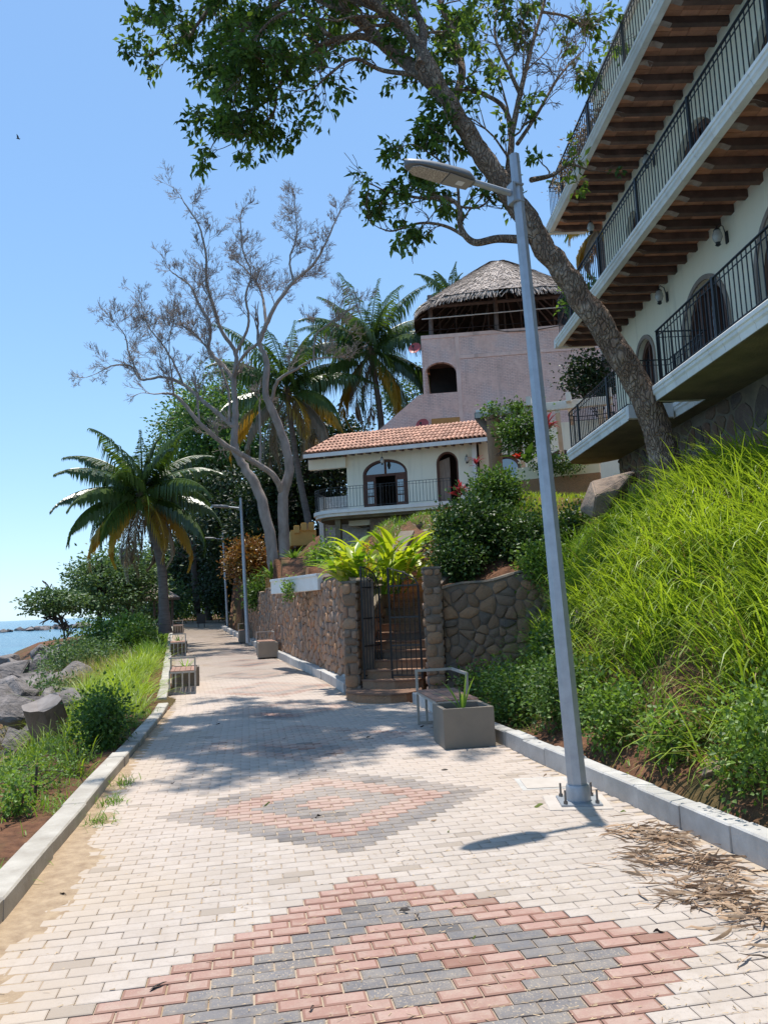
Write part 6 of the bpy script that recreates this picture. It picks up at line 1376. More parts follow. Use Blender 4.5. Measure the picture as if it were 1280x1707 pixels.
XY, Z = scatter(6000, -8.0, -3.2, 22, 44, lambda X, Y: X < xl(Y)-0.3, 0.2)
tag(grass('strip_grass', XY, Z, 0.75, 0.016, 0.9, 'grass_mid', 13, None, None, 3), 'rank grass along the far sea-side strip', 'grass')
XY, Z = scatter(2600, -6.6, -4.6, 14, 26, None, 0.2)
tag(grass('dry_grass', XY, Z, 0.75, 0.008, 0.8, 'grass_dry', 14, None, None, 4), 'dry straw-coloured grass between mound and boulders', 'grass')
# little weeds in the joint at the kerb
for i, (x, y) in enumerate(((-2.0, 4.9), (-1.98, 4.1), (-1.95, 3.4))):
    Q = np.stack([x+rg.normal(size=70)*0.07, y+rg.normal(size=70)*0.10], 1); o = grass('kerb_weed', Q, np.full(70, 0.0), 0.13, 0.005, 1.1, 'grass_mid', 50+i, None, None, 3); o['kind'] = 'thing'
    tag(o, ['small weed tuft at the kerb joint, farthest of three', 'weed tuft at the kerb foot, middle of three', 'weed tuft at the kerb foot, nearest of three'][i], 'weed', 'weeds along the sea-side kerb')

# ================================================================ shrubs
def shrub(name, label, C, R, mat, seed, n=3000, ls=0.07, wr=0.32, cat='shrub', group=None, stems=6, cr=0.16, lo=-0.75, droop=0.25, bark='bark_dark', shell=0.35, base=None, per=22, hang=0.0):
    rg = np.random.default_rng(seed); C = np.asarray(C, float); b = np.array((C[0], C[1], hz(C[0], C[1])-0.05)) if base is None else np.asarray(base, float); root = empty(name, tuple(b), label, cat, group)
    P, D, tone, cc = crown_points(rg, C, R, max(6, n//per), per, cr, lo, shell)
    D[:, 2] += 0.25-hang; P[:, 2] = np.maximum(P[:, 2], np.minimum(H(P[:, 0], P[:, 1])+0.02, C[2])); o = MB()
    for k in range(stems):
        e = cc[rg.integers(len(cc))]; m = (b+e)/2+rg.normal(size=3)*0.08; Q, R_ = smoothline([b+rg.normal(size=3)*np.array((0.06, 0.06, 0)), m, e], 4, [0.022, 0.015, 0.006]); o.tube(Q, R_*max(0.5, min(1.6, R[2])), 5)
    o.build('stems', bark, root, smooth=True); m_ = len(P)
    leaf_obj('foliage', P, D, rdir(m_, rg, 1.5), ls*rg.uniform(0.65, 1.3, m_), ls*wr*rg.uniform(0.8, 1.2, m_), mat, root, rg, droop, 0.2, tone); return root
def on(x, y, dz): return (x, y, hz(x, y)+dz)
G1 = 'shrubs along the hill-side kerb'
shrub('kerb_shrub', 'leafy green bush spilling over the kerb in front, beside the dry leaves', on(3.1, 1.5, 0.28), (0.45, 0.5, 0.38), 'leaf_weed', 101, 3600, 0.045, 0.36, group=G1, cr=0.10)
shrub('kerb_shrub', 'second bush under the long grass, near the bottom right', on(3.25, 0.6, 0.28), (0.4, 0.4, 0.3), 'leaf_weed', 107, 2400, 0.045, 0.36, group=G1, cr=0.10)
shrub('kerb_shrub', 'bushy weed just right of the tall lamp post', on(2.95, 3.75, 0.26), (0.3, 0.35, 0.3), 'leaf_weed', 102, 2000, 0.052, 0.36, group=G1, cr=0.09)
shrub('kerb_shrub', 'low weed between lamp post and bare red soil', on(3.0, 2.75, 0.18), (0.28, 0.3, 0.2), 'leaf_weed', 103, 900, 0.06, 0.36, group=G1, cr=0.08)
shrub('kerb_shrub', 'dark leafy shrub behind the planter and bench', on(2.9, 6.7, 0.3), (0.42, 0.9, 0.36), 'leaf_shrub', 104, 3600, 0.058, 0.36, group=G1, cr=0.12)
shrub('kerb_shrub', 'dark shrub left of the lamp post, above the kerb', on(3.0, 5.1, 0.3), (0.4, 0.65, 0.36), 'leaf_shrub', 105, 2800, 0.058, 0.36, group=G1, cr=0.11)
shrub('kerb_shrub', 'shrub at the foot of the short stone wall', on(3.3, 9.3, 0.22), (0.6, 0.5, 0.28), 'leaf_shrub', 106, 1800, 0.058, 0.36, group=G1, cr=0.12)
shrub('kerb_shrub', 'weedy shrub in the shade up the bank behind the lamp post', on(3.75, 7.0, 0.25), (0.4, 0.6, 0.3), 'leaf_shrub', 108, 1400, 0.075, 0.36, group=G1, cr=0.12)
# long shaded grass clumps up against the short wall
for i, (x, y) in enumerate(((4.9, 9.2), (4.5, 8.0), (5.2, 9.9), (4.1, 8.6))):
    e = empty('grass_clump', on(x, y, 0), ['tall grass clump in the shade beside the short wall', 'arching grass clump midway up the bank behind the lamp', 'tall grass clump at the top end of the short wall', 'arching pale grass clump above the bench'][i], 'grass', 'tall grass clumps on the bank')
    Q = np.stack([x+rg.normal(size=260)*0.13, y+rg.normal(size=260)*0.13], 1); o = grass('blades', Q, H(Q[:, 0], Q[:, 1]), 0.95, 0.009, 1.25, 'grass_mid', 60+i, None, (-0.3, -0.3), 5); del o['kind']; keep(o, e)
G2 = 'garden shrubs behind the wall'
shrub('garden_shrub', 'big dark glossy bush right of the gate, behind the wall', at(785, 893, 12.6), (0.80, 0.8, 0.72), 'leaf_gloss', 121, 8000, 0.095, 0.36, group=G2, cr=0.16, stems=10)
shrub('garden_shrub', 'rounded dark bush above the big one, under the pergola post', at(826, 822, 14.5), (0.55, 0.6, 0.5), 'leaf_shrub', 122, 4800, 0.085, 0.36, group=G2, cr=0.14)
shrub('garden_shrub', 'dark hedge bush above the short stone wall, left of the lamp post', at(888, 905, 11.6), (0.6, 0.55, 0.45), 'leaf_gloss', 123, 5200, 0.08, 0.36, group=G2, cr=0.14)
shrub('garden_shrub', 'dark hedge bush just behind the lamp post', at(962, 885, 11.2), (0.38, 0.5, 0.38), 'leaf_gloss', 124, 3200, 0.075, 0.36, group=G2, cr=0.12)
shrub('garden_shrub', 'light green bush on the corner of the short wall', at(905, 945, 10.4), (0.4, 0.45, 0.42), 'leaf_weed', 125, 2200, 0.085, 0.36, group=G2, cr=0.12)
shrub('garden_shrub', 'low bush beneath the flower terrace', at(852, 885, 12.2), (0.38, 0.4, 0.34), 'leaf_shrub', 126, 1800, 0.085, 0.36, group=G2, cr=0.12)
shrub('garden_shrub', 'dark foliage filling the foot of the big bush', at(762, 935, 11.7), (0.5, 0.4, 0.42), 'leaf_gloss', 127, 2800, 0.08, 0.36, group=G2, cr=0.12)
shrub('garden_shrub', 'green leaves behind the white end wall', at(548, 928, 22), (0.5, 0.6, 0.4), 'leaf_weed', 128, 1400, 0.12, 0.36, group=G2, cr=0.16)
shrub('croton_bush', 'rust and yellow leaved bush beside the slim street lamp', at(412, 938, 31), (0.95, 0.9, 0.95), 'leaf_croton', 129, 5200, 0.14, 0.34, group=None, cr=0.2)
shrub('wall_creeper', 'green creeper hanging over the far part of the long wall', at(432, 990, 29), (0.5, 0.7, 0.55), 'leaf_shrub', 130, 2600, 0.11, 0.4, cat='creeper', cr=0.16, stems=3, base=at(440, 975, 29.5))
shrub('wall_creeper', 'small creeper patch hanging midway on the long wall', at(480, 985, 17.0), (0.10, 0.22, 0.28), 'leaf_weed', 131, 420, 0.06, 0.4, cat='creeper', cr=0.07, stems=2, base=at(481, 968, 17.2))
shrub('wall_creeper', 'dark vine climbing the pink wall beside the hotel', at(985, 630, 24), (1.3, 0.3, 0.9), 'leaf_deep', 132, 2600, 0.14, 0.4, cat='creeper', cr=0.22, stems=14, base=at(1000, 700, 24), shell=0.2)
shrub('pergola_vine', 'green vine trailing through the pergola beams', at(868, 722, 16.5), (0.7, 0.5, 0.45), 'leaf_shrub', 133, 2600, 0.09, 0.4, cat='creeper', cr=0.13, stems=6, base=at(830, 760, 17.0))
shrub('pergola_vine', 'vine leaves along the top of the pergola beam', at(850, 682, 17.4), (0.9, 0.3, 0.14), 'leaf_shrub', 134, 700, 0.09, 0.4, cat='creeper', cr=0.10, stems=4, base=at(820, 700, 17.6))
shrub('balcony_vine', 'dry brown creeper hanging through the uppermost railing', HP(2.6, -0.35, 11.75), (0.12, 1.7, 0.40), 'frond_dry', 135, 3600, 0.07, 0.25, cat='creeper', cr=0.09, stems=16, base=HP(2.6, -0.5, 11.2))
shrub('balcony_plant', 'leafy potted plant behind the middle railing', HP(0.9, -0.5, 8.75), (0.35, 0.35, 0.4), 'leaf_weed', 136, 900, 0.12, 0.3, cat='plant', cr=0.14, stems=4, base=HP(0.9, -0.5, 8.15))
G3 = 'shrubs on the sea-side strip'
shrub('strip_shrub', 'leafy bush leaning over the sea-side kerb at the broken joint', on(-2.62, 7.3, 0.32), (0.24, 0.36, 0.34), 'leaf_shrub', 141, 2600, 0.055, 0.36, group=G3, cr=0.10)
shrub('strip_shrub', 'yellowish weed bush behind the leaning bush', on(-2.95, 8.9, 0.3), (0.28, 0.45, 0.32), 'leaf_weed', 142, 1800, 0.055, 0.34, group=G3, cr=0.11)
shrub('strip_shrub', 'low green weed patch near the dark stake', on(-2.95, 4.7, 0.14), (0.45, 0.6, 0.045), 'leaf_weed', 143, 900, 0.034, 0.4, group=G3, cr=0.08)
shrub('strip_shrub', 'pale young plant at the left edge, beside the stake', on(-2.75, 3.9, 0.15), (0.12, 0.16, 0.14), 'leaf_weed', 144, 300, 0.045, 0.4, group=G3, cr=0.06)
shrub('strip_shrub', 'creeping weed patch below the leaning bush', on(-2.95, 5.9, 0.14), (0.5, 0.6, 0.045), 'leaf_weed', 145, 900, 0.034, 0.4, group=G3, cr=0.09)
shrub('strip_shrub', 'leafy bush by the middle sea-side bench', on(-5.0, 27.5, 0.5), (0.9, 1.6, 0.7), 'leaf_shrub', 146, 5200, 0.12, 0.36, group=G3, cr=0.2)
shrub('strip_shrub', 'broad bush before the palm trunk', on(-6.4, 32, 0.6), (1.4, 2.0, 0.8), 'leaf_shrub', 147, 5200, 0.13, 0.36, group=G3, cr=0.24)
shrub('strip_shrub', 'grey-green scrub on the crest above the boulders', on(-6.2, 23.5, 0.4), (1.1, 2.0, 0.6), 'leaf_sea', 148, 4200, 0.11, 0.3, group=G3, cr=0.2)
shrub('strip_shrub', 'scrub running down to the rocks left of the mound', on(-5.6, 17.5, 0.25), (0.7, 1.4, 0.45), 'leaf_sea', 149, 3000, 0.09, 0.3, group=G3, cr=0.16)
shrub('strip_shrub', 'dark bush beside the farthest sea-side bench', on(-6.3, 38.5, 0.6), (0.8, 1.6, 0.7), 'leaf_gloss', 150, 3600, 0.13, 0.36, group=G3, cr=0.2)
shrub('strip_shrub', 'bright large-leaved plant left of the palm foot', on(-5.3, 29.5, 1.0), (0.5, 0.6, 0.4), 'leaf_weed', 151, 700, 0.22, 0.32, group=G3, cr=0.18, stems=5)
# ---------------------------------------------------------------- golden ginger above the wall, each leaf its own piece
gg = empty('ginger_plant', (2.05, 12.7, 2.0), 'large yellow-green ginger plant with golden flower spikes behind the gate', 'plant')
def strap(parent, name, p, az, el, L, W, curl, mat, var, K=8):
    d0 = np.array((math.cos(az), math.sin(az), 0)); s = np.array((-d0[1], d0[0], 0)); V = []; F = []; e = el; p = np.asarray(p, float)
    for k in range(K+1):
        t_ = k/K; w_ = W*math.sin(math.pi*min(1, 0.04+t_*0.96)**0.8); nn = -d0*math.sin(e)+UP*math.cos(e); V += [p-s*w_+nn*w_*0.35, p, p+s*w_+nn*w_*0.35]
        if k: b = 3*k; F += [(b-3, b-2, b+1, b), (b-2, b-1, b+2, b+1)]
        e -= curl/K*(0.4+1.2*t_); p = p+(d0*math.cos(e)+UP*math.sin(e))*L/K
    return nmesh(name, V, F, M[mat], parent, np.full(len(V), var), True)
rq = random.Random(9); gtop = []
for i in range(34):
    a = rq.uniform(0, 6.28); r_ = rq.uniform(0.05, 0.55); b = np.array((2.05+r_*math.cos(a)*1.15, 12.7+r_*math.sin(a), 1.95)); hgt = rq.uniform(0.35, 1.0); ln = rq.uniform(0.15, 0.6); top = b+np.array((math.cos(a)*ln, math.sin(a)*ln, hgt))
    o = MB(); o.tube([b, (b+top)/2+UP*0.05, top], [0.014, 0.012, 0.008], 5); o.build('cane', 'leaf_ginger', gg); gtop.append((top, a))
    for k in range(5):
        q = b+(top-b)*(0.35+0.65*k/4); az = a+(math.pi*0.5 if k % 2 else -math.pi*0.5)*rq.uniform(0.3, 1.1)+rq.uniform(-.4, .4)
        strap(gg, 'leaf', q, az, rq.uniform(0.45, 1.15), rq.uniform(0.65, 1.05), rq.uniform(0.055, 0.088), rq.uniform(0.6, 1.4), 'leaf_ginger', min(1, max(0, rq.gauss(0.55, 0.3))))
for top, a in gtop[:9]:
    V = []; rg2 = np.random.default_rng(int(a*1000)); P = top+np.stack([rg2.normal(size=30)*0.035, rg2.normal(size=30)*0.035, np.linspace(0, 0.24, 30)], 1)
    leaf_obj('flower_spike', P, rdir(30, rg2, 0.6), rdir(30, rg2), np.full(30, 0.085), np.full(30, 0.018), 'petal_yellow', gg, rg2)
# ---------------------------------------------------------------- strap-leaved and red plants
def rosette(name, label, c, n, L, W, mat, seed, cat='plant', group=None, el=(0.5, 1.3), curl=(0.5, 1.3), stem=0.0, part='leaf'):
    rq = random.Random(seed); c = np.asarray(c, float); e = empty(name, tuple(c), label, cat, group)
    if stem: o = MB(); o.tube([c, c+UP*stem], 0.02, 6); o.build('stem', 'bark_dark', e)
    for i in range(n): strap(e, part, c+UP*stem*rq.uniform(0.6, 1.0), i*2.399+rq.uniform(-.2, .2), rq.uniform(*el), L*rq.uniform(0.7, 1.15), W, rq.uniform(*curl), mat, rq.random(), 6)
    return e
rosette('cordyline', 'maroon cordyline at the cottage balcony end', at(768, 850, 23), 26, 0.6, 0.045, 'leaf_red', 1, group='red-leaved garden plants', stem=0.7)
rosette('cordyline', 'dark red cordyline just above the big bush', at(752, 872, 18), 20, 0.45, 0.04, 'leaf_red', 2, group='red-leaved garden plants', stem=0.3)
rosette('cordyline', 'small maroon plant against the corner pier', at(795, 790, 22), 18, 0.4, 0.03, 'leaf_red', 3, group='red-leaved garden plants', stem=0.4)
rosette('cordyline', 'bright pink cordyline in the flower bed by the pergola', at(912, 735, 15.6), 24, 0.5, 0.045, 'leaf_red', 4, group='red-leaved garden plants', stem=0.4)
rosette('banana_plant', 'broad green banana leaves in the flower bed', at(878, 772, 15.9), 12, 0.75, 0.11, 'leaf_shrub', 5)
rosette('fern', 'bright fern on the long wall near the bare tree', at(490, 940, 26), 16, 0.9, 0.06, 'leaf_weed', 6, group='ferns behind the long wall')
rosette('fern', 'green cycad fronds over the far wall top', at(452, 965, 27), 18, 0.9, 0.06, 'leaf_weed', 7, group='ferns behind the long wall')
rosette('bed_flower', 'scarlet flower at the left end of the flower bed', at(862, 765, 15.8), 12, 0.22, 0.06, 'petal_red', 8, cat='flower', part='petal')
shrub('bed_flowers', 'white flowering edging plant on the planter wall', at(925, 775, 15.4), (0.75, 0.3, 0.22), 'leaf_shrub', 160, 1800, 0.06, 0.4, cat='plant', cr=0.08, stems=4, base=at(925, 785, 15.4))
rg3 = np.random.default_rng(61); fb = bpy.data.objects['bed_flowers']; P = np.array(at(925, 770, 15.3))+rg3.normal(size=(160, 3))*np.array((0.4, 0.16, 0.1)); leaf_obj('blossom', P, rdir(160, rg3, 0.5), rdir(160, rg3, 1), np.full(160, 0.05), np.full(160, 0.02), 'petal_white', fb, rg3)

# ================================================================ rocks, stump, driftwood
simple('rock_grey', (0.27, 0.24, 0.225), (0.12, 0.105, 0.095), 3.2, 0.92, 1.0, 7, piece=0.5, dist=0.12)
simple('rock_brown', (0.30, 0.22, 0.16), (0.17, 0.125, 0.095), 2.2, 0.92, 0.7, 12, piece=0.3, dist=0.04)
simple('rock_wet', (0.055, 0.05, 0.05), (0.03, 0.028, 0.03), 2, 0.6, 0.6, 9, piece=0.4, dist=0.05)
def rock_mesh(seed, n=15):
    rq = random.Random(seed); bm = bmesh.new()
    for k in range(n):
        d = Vector((rq.gauss(0, 1), rq.gauss(0, 1), rq.gauss(0, 1))).normalized(); bm.verts.new(d*rq.uniform(0.75, 1.0))
    r_ = bmesh.ops.convex_hull(bm, input=bm.verts[:]); bmesh.ops.delete(bm, geom=[g for g in bm.verts if not g.link_faces], context='VERTS')
    bmesh.ops.bevel(bm, geom=bm.edges[:], offset=0.035, segments=2, affect='EDGES', clamp_overlap=True)
    me = bpy.data.meshes.new('rock'); bm.to_mesh(me); bm.free(); me.polygons.foreach_set('use_smooth', np.ones(len(me.polygons), bool)); me.set_sharp_from_angle(angle=rad(35)); return me
RM = [rock_mesh(s) for s in range(9)]; RMAT = {}
def rock(x, y, z, sx, sy, sz, mat, name, label, group=None, k=None, cat='rock', rot=None):
    k = random.randrange(9) if k is None else k
    if (k, mat) not in RMAT: me = RM[k].copy(); me.materials.clear(); me.materials.append(M[mat]); RMAT[(k, mat)] = me
    o = bpy.data.objects.new(name, RMAT[(k, mat)]); link(o); o.location = (x, y, z); o.scale = (sx, sy, sz); o.rotation_euler = rot or (random.uniform(-.4, .4), random.uniform(-.4, .4), random.uniform(0, 6.28)); return tag(o, label, cat, group)
rs = random.Random(4)
for px, py, s, Y in ((15, 1185, 0.9, 11.5), (40, 1180, .8, 13.5), (18, 1145, .9, 17), (55, 1142, 1.0, 19), (88, 1150, .8, 17.5), (20, 1120, 1.1, 23), (58, 1115, 1.4, 26), (85, 1105, 1.3, 28), (110, 1115, .9, 24), (10, 1100, 1.2, 29), (35, 1158, .8, 15.5), (70, 1125, 1.0, 22), (100, 1132, .7, 20), (-20, 1130, 1.2, 20), (-15, 1165, 1.0, 14), (40, 1130, .8, 20.5), (80, 1160, .6, 15.5), (5, 1172, .7, 13), (60, 1170, .6, 13.8), (75, 1098, .9, 30), (30, 1108, .9, 26), (108, 1092, 1.0, 31), (128, 1096, .9, 29), (90, 1088, 1.0, 34), (122, 1086, .9, 36), (142, 1090, .8, 33)):
    p = at(px, py, Y); s *= 0.95; rock(p[0], p[1], p[2]-s*0.1, s*rs.uniform(.7, 1.0)*0.8, s*rs.uniform(.7, 1)*0.8, s*rs.uniform(.5, .75)*0.8, 'rock_grey', 'boulder', 'angular grey boulder in the rock pile between grass and sea', 'boulders along the shore')
for i in range(48):
    px, Y = rs.uniform(-25, 128), rs.uniform(12, 34); p = at(px, 1110, Y); s = rs.uniform(0.35, 0.75); rock(p[0], p[1], hz(p[0], p[1])+s*0.25, s, s*rs.uniform(.7, 1), s*rs.uniform(.5, .8), 'rock_grey', 'boulder', 'smaller grey rock wedged between the big shore boulders', 'small rocks among the boulders')
for i in range(26):
    px = rs.uniform(-60, 110); p = atz(px, rs.uniform(1082, 1092), -2.1); s = rs.uniform(0.8, 1.9)
    if p[1] > 90: continue
    rock(p[0], p[1], -2.1, s, s, s*0.55, 'rock_wet', 'sea_rock', 'wet black rock at the water edge behind the boulders', 'black rocks at the water edge')
for i in range(40):
    t_ = rs.random(); px = 6+140*t_; p = atz(px, 1053-t_*8+rs.uniform(-1, 1), -2.1); s = rs.uniform(1.2, 2.6)*(0.55+0.9*t_)
    rock(p[0], p[1]+rs.uniform(-3, 3), -2.0, s*1.3, s, s*0.8, 'rock_wet' if rs.random() < 0.6 else 'rock_grey', 'breakwater_rock', 'dark rock in the low breakwater out in the sea', 'rocks of the breakwater')
bp_ = at(1012, 822, 9.4); rock(bp_[0], bp_[1], bp_[2], 0.85, 0.5, 0.36, 'rock_brown', 'outcrop', 'long weathered boulder lying below the leaning tree', None, 3, 'boulder', (0.1, -0.55, 0.1))
rock(*on(4.25, 7.2, 0.02), 0.34, 0.3, 0.26, 'rock_brown', 'outcrop', 'brown stone in the bank behind the lamp post', None, 5, 'boulder')
rock(*on(3.0, 2.15, 0.02), 0.16, 0.14, 0.1, 'rock_brown', 'stone', 'small ochre stone on the soil beside the kerb bush', None, 2, 'stone')
rock(*on(4.9, 9.7, 0.05), 0.25, 0.25, 0.2, 'rock_grey', 'outcrop', 'grey stone by the end of the short wall', None, 1, 'boulder')
for i, (px, py, Y, s) in enumerate(((690, 905, 21, .38), (715, 900, 21.5, .42), (732, 915, 20.5, .34), (700, 925, 20, .3), (725, 935, 19, .3), (680, 885, 23, .3), (705, 880, 23.5, .34), (738, 895, 22, .3), (745, 925, 20, .28), (668, 915, 21, .26))):
    p = at(px, py, Y); s *= 1.5; rock(p[0], p[1], p[2], s, s, s*0.75, 'rock_brown', 'garden_rock', 'pale brown rock on the slope between ginger and cottage', 'rocks on the garden slope')
simple('stump_wood', (0.32, 0.20, 0.14), (0.12, 0.075, 0.055), 6, 0.9, 0.7, 14, stretch=(1, 1, 0.3), dist=0.03)
simple('stump_cut', (0.27, 0.24, 0.22), (0.19, 0.165, 0.15), 5, 0.9, 0.4, 30)
stp = empty('tree_stump', on(-3.72, 9.6, 0), 'weathered cut tree stump tilted in the grass above the rocks', 'stump'); c = np.array(on(-3.72, 9.6, 0)); ax_ = unit(np.array((-0.22, -0.38, 1.0))); x_ = unit(np.cross(ax_, (0, 1, 0))); y_ = np.cross(ax_, x_)
o = MB(); n = 18; V = []
for h_, sc_ in ((-0.1, 1.12), (0.12, 1.0), (0.34, 0.93), (0.7, 0.9)):
    for k in range(n): a = 2*math.pi*k/n; r_ = 0.31*sc_*(1+0.14*math.sin(3*a)+0.09*math.sin(7*a+1)+0.05*math.sin(11*a)); V.append(c+x_*r_*math.cos(a)+y_*r_*math.sin(a)+ax_*(h_+(0.05*math.sin(2*a+1) if h_ > 0.6 else 0)))
o.add(V, [(i*n+k, i*n+(k+1) % n, (i+1)*n+(k+1) % n, (i+1)*n+k) for i in range(3) for k in range(n)]); o.build('stump_side', 'stump_wood', stp, smooth=True)
o = MB(); o.poly([V[3*n+k]+ax_*0.0 for k in range(n)], -ax_, 0.05); o.build('cut_face', 'stump_cut', stp)
dw = empty('driftwood', on(-4.7, 9.6, -0.1), 'dark tangled driftwood root mass at the left edge', 'driftwood'); rq = random.Random(3); o = MB(); c = np.array(on(-4.75, 10.0, -0.05))
for k in range(34):
    a = rq.uniform(0, 6.28); p = c+np.array((rq.gauss(0, .28), rq.gauss(0, .5), rq.uniform(-.1, .25))); Q = [p]
    for j in range(4): p = p+np.array((rq.gauss(0, .16), rq.gauss(0, .18), rq.gauss(0.03, .13))); Q.append(p)
    q, r_ = smoothline(Q, 3, [0.13, 0.11, 0.085, 0.06, 0.025]); o.tube(q, r_*rq.uniform(.5, 1.3), 7)
o.build('roots', 'stump_wood', dw, smooth=True)
stk = empty('stake', on(-2.72, 4.35, 0), 'thin dark stake standing in the sea-side strip', 'stake'); c = np.array(on(-2.72, 4.35, 0)); o = MB(); o.tube([c-UP*0.1, c+UP*0.32+np.array((0.02, 0, 0))], [0.016, 0.012], 6); o.build('shaft', 'bark_dark', stk)

# ================================================================ litter on the paving
simple('dry_leaf', (0.42, 0.29, 0.18), (0.22, 0.14, 0.09), 7, 0.85, 0.3, 40, piece=0.9)
rgl = np.random.default_rng(8); V = []; F = []; A = []
def curl_strip(p, az, L, W, rg_):
    K = 5; d = np.array((math.cos(az), math.sin(az), 0)); s = np.array((-d[1], d[0], 0)); b = len(V); p = np.array(p, float); tw = rg_.uniform(-1.2, 1.2); ph = rg_.uniform(0, 6); v = rg_.random()
    for k in range(K+1):
        t_ = k/K; w_ = W*math.sin(math.pi*(0.08+0.88*t_)); rl = tw*t_+ph; sv = s*math.cos(rl*0.5)+UP*abs(math.sin(rl*0.5)); V.extend([p-sv*w_+UP*0.004, p+UP*(0.004+w_*0.5), p+sv*w_+UP*0.004]); A.extend([v]*3)
        if k: q = b+3*k; F.extend([(q-3, q-2, q+1, q), (q-2, q-1, q+2, q+1)])
        az += rg_.normal()*0.27; d = np.array((math.cos(az), math.sin(az), 0)); s = np.array((-d[1], d[0], 0)); p = p+d*L/K+UP*rg_.normal()*0.006; p[2] = max(0.003, p[2])
for k in range(820):
    t_ = rgl.random(); lane = rgl.normal()*0.20; base = np.array((2.05-0.12*t_, 1.75-1.9*t_)); w_ = 0.7+0.5*math.sin(t_*3)
    x, y = base[0]+lane*w_*0.75+0.12*math.sin(t_*17), base[1]+rgl.normal()*0.10; 
    if x > 2.42-0.035*y: continue
    dens = nz(x*3.2, y*3.2, 12)
    if dens < -0.08 and rgl.random() < 0.85: continue
    curl_strip((x, y, 0.004+abs(rgl.normal())*0.032*max(0, 1-abs(lane)*2.5)), rgl.normal()*0.55-0.35+(math.pi if rgl.random() < .5 else 0), rgl.uniform(0.07, 0.26), rgl.uniform(0.0035, 0.0105), rgl)
tag(nmesh('dry_leaf_litter', V, F, M['dry_leaf'], None, A, True), 'heap of dry brown leaf strips along the hill-side kerb', 'leaf litter', kind='stuff')
V = []; F = []; A = []      # straw-like bits caught in the joints of the nearer pavers
for k in range(5200):
    x, y = rgl.uniform(-2.0, 2.35), -1.2+5.6*rgl.random()**1.6
    if nz(x*1.1, y*1.1, 31) < -0.05 and rgl.random() < 0.75: continue
    if abs(x)+abs(y)*0.6 > 1.9 and rgl.random() < 0.6: continue
    if rgl.random() < 0.7: y = round(y*10+0.5)/10-0.05+rgl.normal()*0.006; az = rgl.normal()*0.35
    else: az = rgl.uniform(0, 3.14)
    L, W = rgl.uniform(0.008, 0.034), rgl.uniform(0.0008, 0.0022); d = np.array((math.cos(az), math.sin(az), 0)); s = np.array((-d[1], d[0], 0)); p = np.array((x, y, 0.0025+rgl.random()*0.002)); b = len(V)
    V += [p-s*W, p+s*W, p+d*L+s*W+UP*rgl.uniform(0, .003), p+d*L-s*W]; F.append((b, b+1, b+2, b+3)); A += [rgl.random()]*4
simple('straw', (0.52, 0.39, 0.24), (0.34, 0.25, 0.15), 20, 0.9, 0.0, piece=0.7)
tag(nmesh('joint_litter', V, F, M['straw'], None, A), 'fine straw-coloured bits caught in the paver joints', 'litter', kind='stuff')
simple('leaf_black', (0.05, 0.038, 0.03), (0.03, 0.022, 0.018), 8, 0.8, 0.2)
simple('leaf_green_fallen', (0.28, 0.32, 0.08), (0.18, 0.22, 0.05), 8, 0.7, 0.2)
for i, (px, py, mt, L) in enumerate(((665, 1520, 'leaf_black', .1), (690, 1532, 'leaf_black', .07), (787, 1566, 'leaf_green_fallen', .06), (515, 1688, 'leaf_black', .07), (100, 1490, 'leaf_black', .08), (250, 1652, 'leaf_black', .13), (440, 1345, 'leaf_green_fallen', .09), (525, 1364, 'leaf_black', .09), (890, 1346, 'leaf_green_fallen', .12), (1033, 1354, 'leaf_green_fallen', .07), (745, 1388, 'leaf_green_fallen', .07), (718, 1370, 'dry_leaf', .09), (700, 1212, 'leaf_black', .1), (540, 1258, 'leaf_black', .35), (660, 1421, 'leaf_black', .06), (1088, 1555, 'leaf_black', .08), (360, 1208, 'leaf_black', .12), (735, 1284, 'leaf_black', .1), (610, 1230, 'leaf_black', .1), (470, 1233, 'leaf_black', .1), (285, 1308, 'leaf_black', .06), (960, 1287, 'dry_leaf', .08), (905, 1296, 'dry_leaf', .08), (1140, 1330, 'dry_leaf', .07))):
    p = atz(px, py, 0.004); V = []; F = []; A = []; curl_strip((p[0], p[1], 0.004), rgl.uniform(-.5, .5), L*0.75, L*(0.11 if L < .2 else .03), rgl)
    tag(nmesh('fallen_leaf', V, F, M[mt], None, A, True), 'fallen yellow-green leaf lying on the pavers' if mt == 'leaf_green_fallen' else 'small dried leaf or twig lying on the pavers', 'leaf', 'fallen green leaves' if mt == 'leaf_green_fallen' else 'fallen dry leaves')

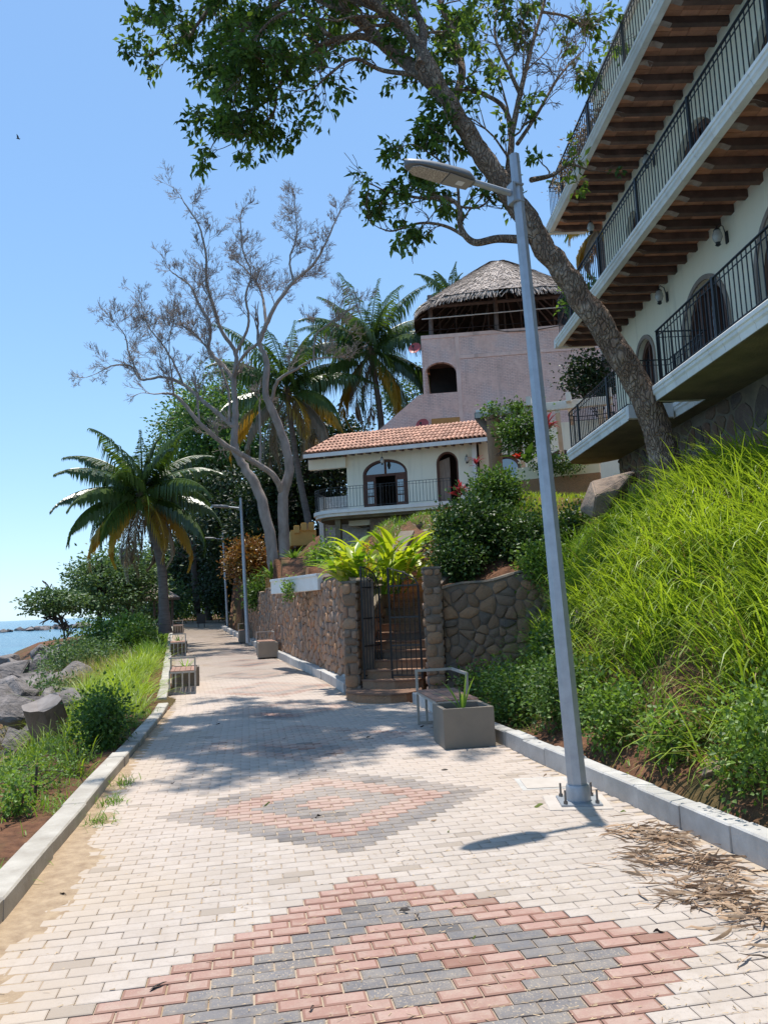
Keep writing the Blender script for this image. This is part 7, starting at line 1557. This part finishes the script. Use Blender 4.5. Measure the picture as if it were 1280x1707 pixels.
# ================================================================ far end of the path
sh = empty('thatched_shelter', tuple(at(250, 1030, 52)), 'small thatched shelter on posts behind the palm trunk', 'shelter'); c = at(250, 1000, 52); g = hz(c[0], c[1])
o = MB(); o.lathe([(2.0, -0.15), (2.05, 0.0), (1.2, 0.55), (0.1, 1.1)], (c[0], c[1], c[2]+0.1), 16); o.build('thatch_cap', 'thatch', sh)
for k in range(5): a = k*1.257; o = MB(); o.tube([(c[0]+1.5*math.cos(a), c[1]+1.5*math.sin(a), g-0.2), (c[0]+1.5*math.cos(a), c[1]+1.5*math.sin(a), c[2]+0.3)], 0.09, 7); o.build('post', 'pole_wood', sh)
p = at(336, 1042, 50); bn = empty('litter_bin', (p[0], p[1], float(pz(50))), 'dark litter bin on legs at the far end of the path', 'bin'); MB().box((p[0], p[1], float(pz(50))+0.55), (0.55, 0.5, 0.6)).build('bin_body', 'rail_black', bn, bevel=0.02)
for sx in (-.2, .2): MB().bar((p[0]+sx, p[1], float(pz(50))), (p[0]+sx, p[1], float(pz(50))+0.25), 0.05).build('leg', 'rail_black', bn)
MB().box((p[0], p[1], float(pz(50))+0.88), (0.6, 0.55, 0.04)).build('lid', 'rail_black', bn)
# ---------------------------------------------------------------- a bird far up over the sea
bp = at(31, 231, 120); bd = empty('bird', tuple(bp), 'tiny dark bird gliding high over the sea', 'bird')
o = MB(); o.lathe([(0.01, -0.32), (0.07, -0.15), (0.09, 0.05), (0.05, 0.24), (0.01, 0.34)], bp, 8, ((0, 1, 0), (0, 0, 1), (1, 0, 0)))
for sg in (-1, 1): o.add([bp+np.array(q) for q in ((0.15, 0, 0.02), (0.12, 0.35*sg, 0.22), (-0.02, 0.85*sg, 0.30), (-0.12, 0.35*sg, 0.18), (-0.15, 0, 0.02))], [(0, 1, 2, 3, 4)])
o.build('bird_body', 'rail_black', bd)
# ---------------------------------------------------------------- white trough on the terrace behind the long wall
p0, p1 = at(462, 968, 18.6), at(541, 962, 15.6); wt = empty('white_trough', tuple((p0+p1)/2-UP*0.3), 'low white masonry trough on top of the terrace behind the long wall', 'trough')
MB().bar((p0[0], p0[1], p0[2]), (p1[0], p1[1], p0[2]), 0.45, 0.07).build('slab', 'white_trim', wt, bevel=0.01); MB().bar((p0[0], p0[1], p0[2]-0.2), (p1[0], p1[1], p0[2]-0.2), 0.38, 0.34).build('masonry', 'white_trim', wt)
rs = random.Random(12)
for i in range(26):
    y = rs.uniform(1, 14); x = float(np.interp(y, *SHORE))+rs.uniform(0.2, 2.6); s = rs.uniform(0.35, 0.8)
    rock(x, y, hz(x, y)+s*0.2, s, s*rs.uniform(.7, 1), s*rs.uniform(.5, .8), 'rock_grey', 'boulder', 'smaller grey rock wedged between the big shore boulders', 'small rocks among the boulders')
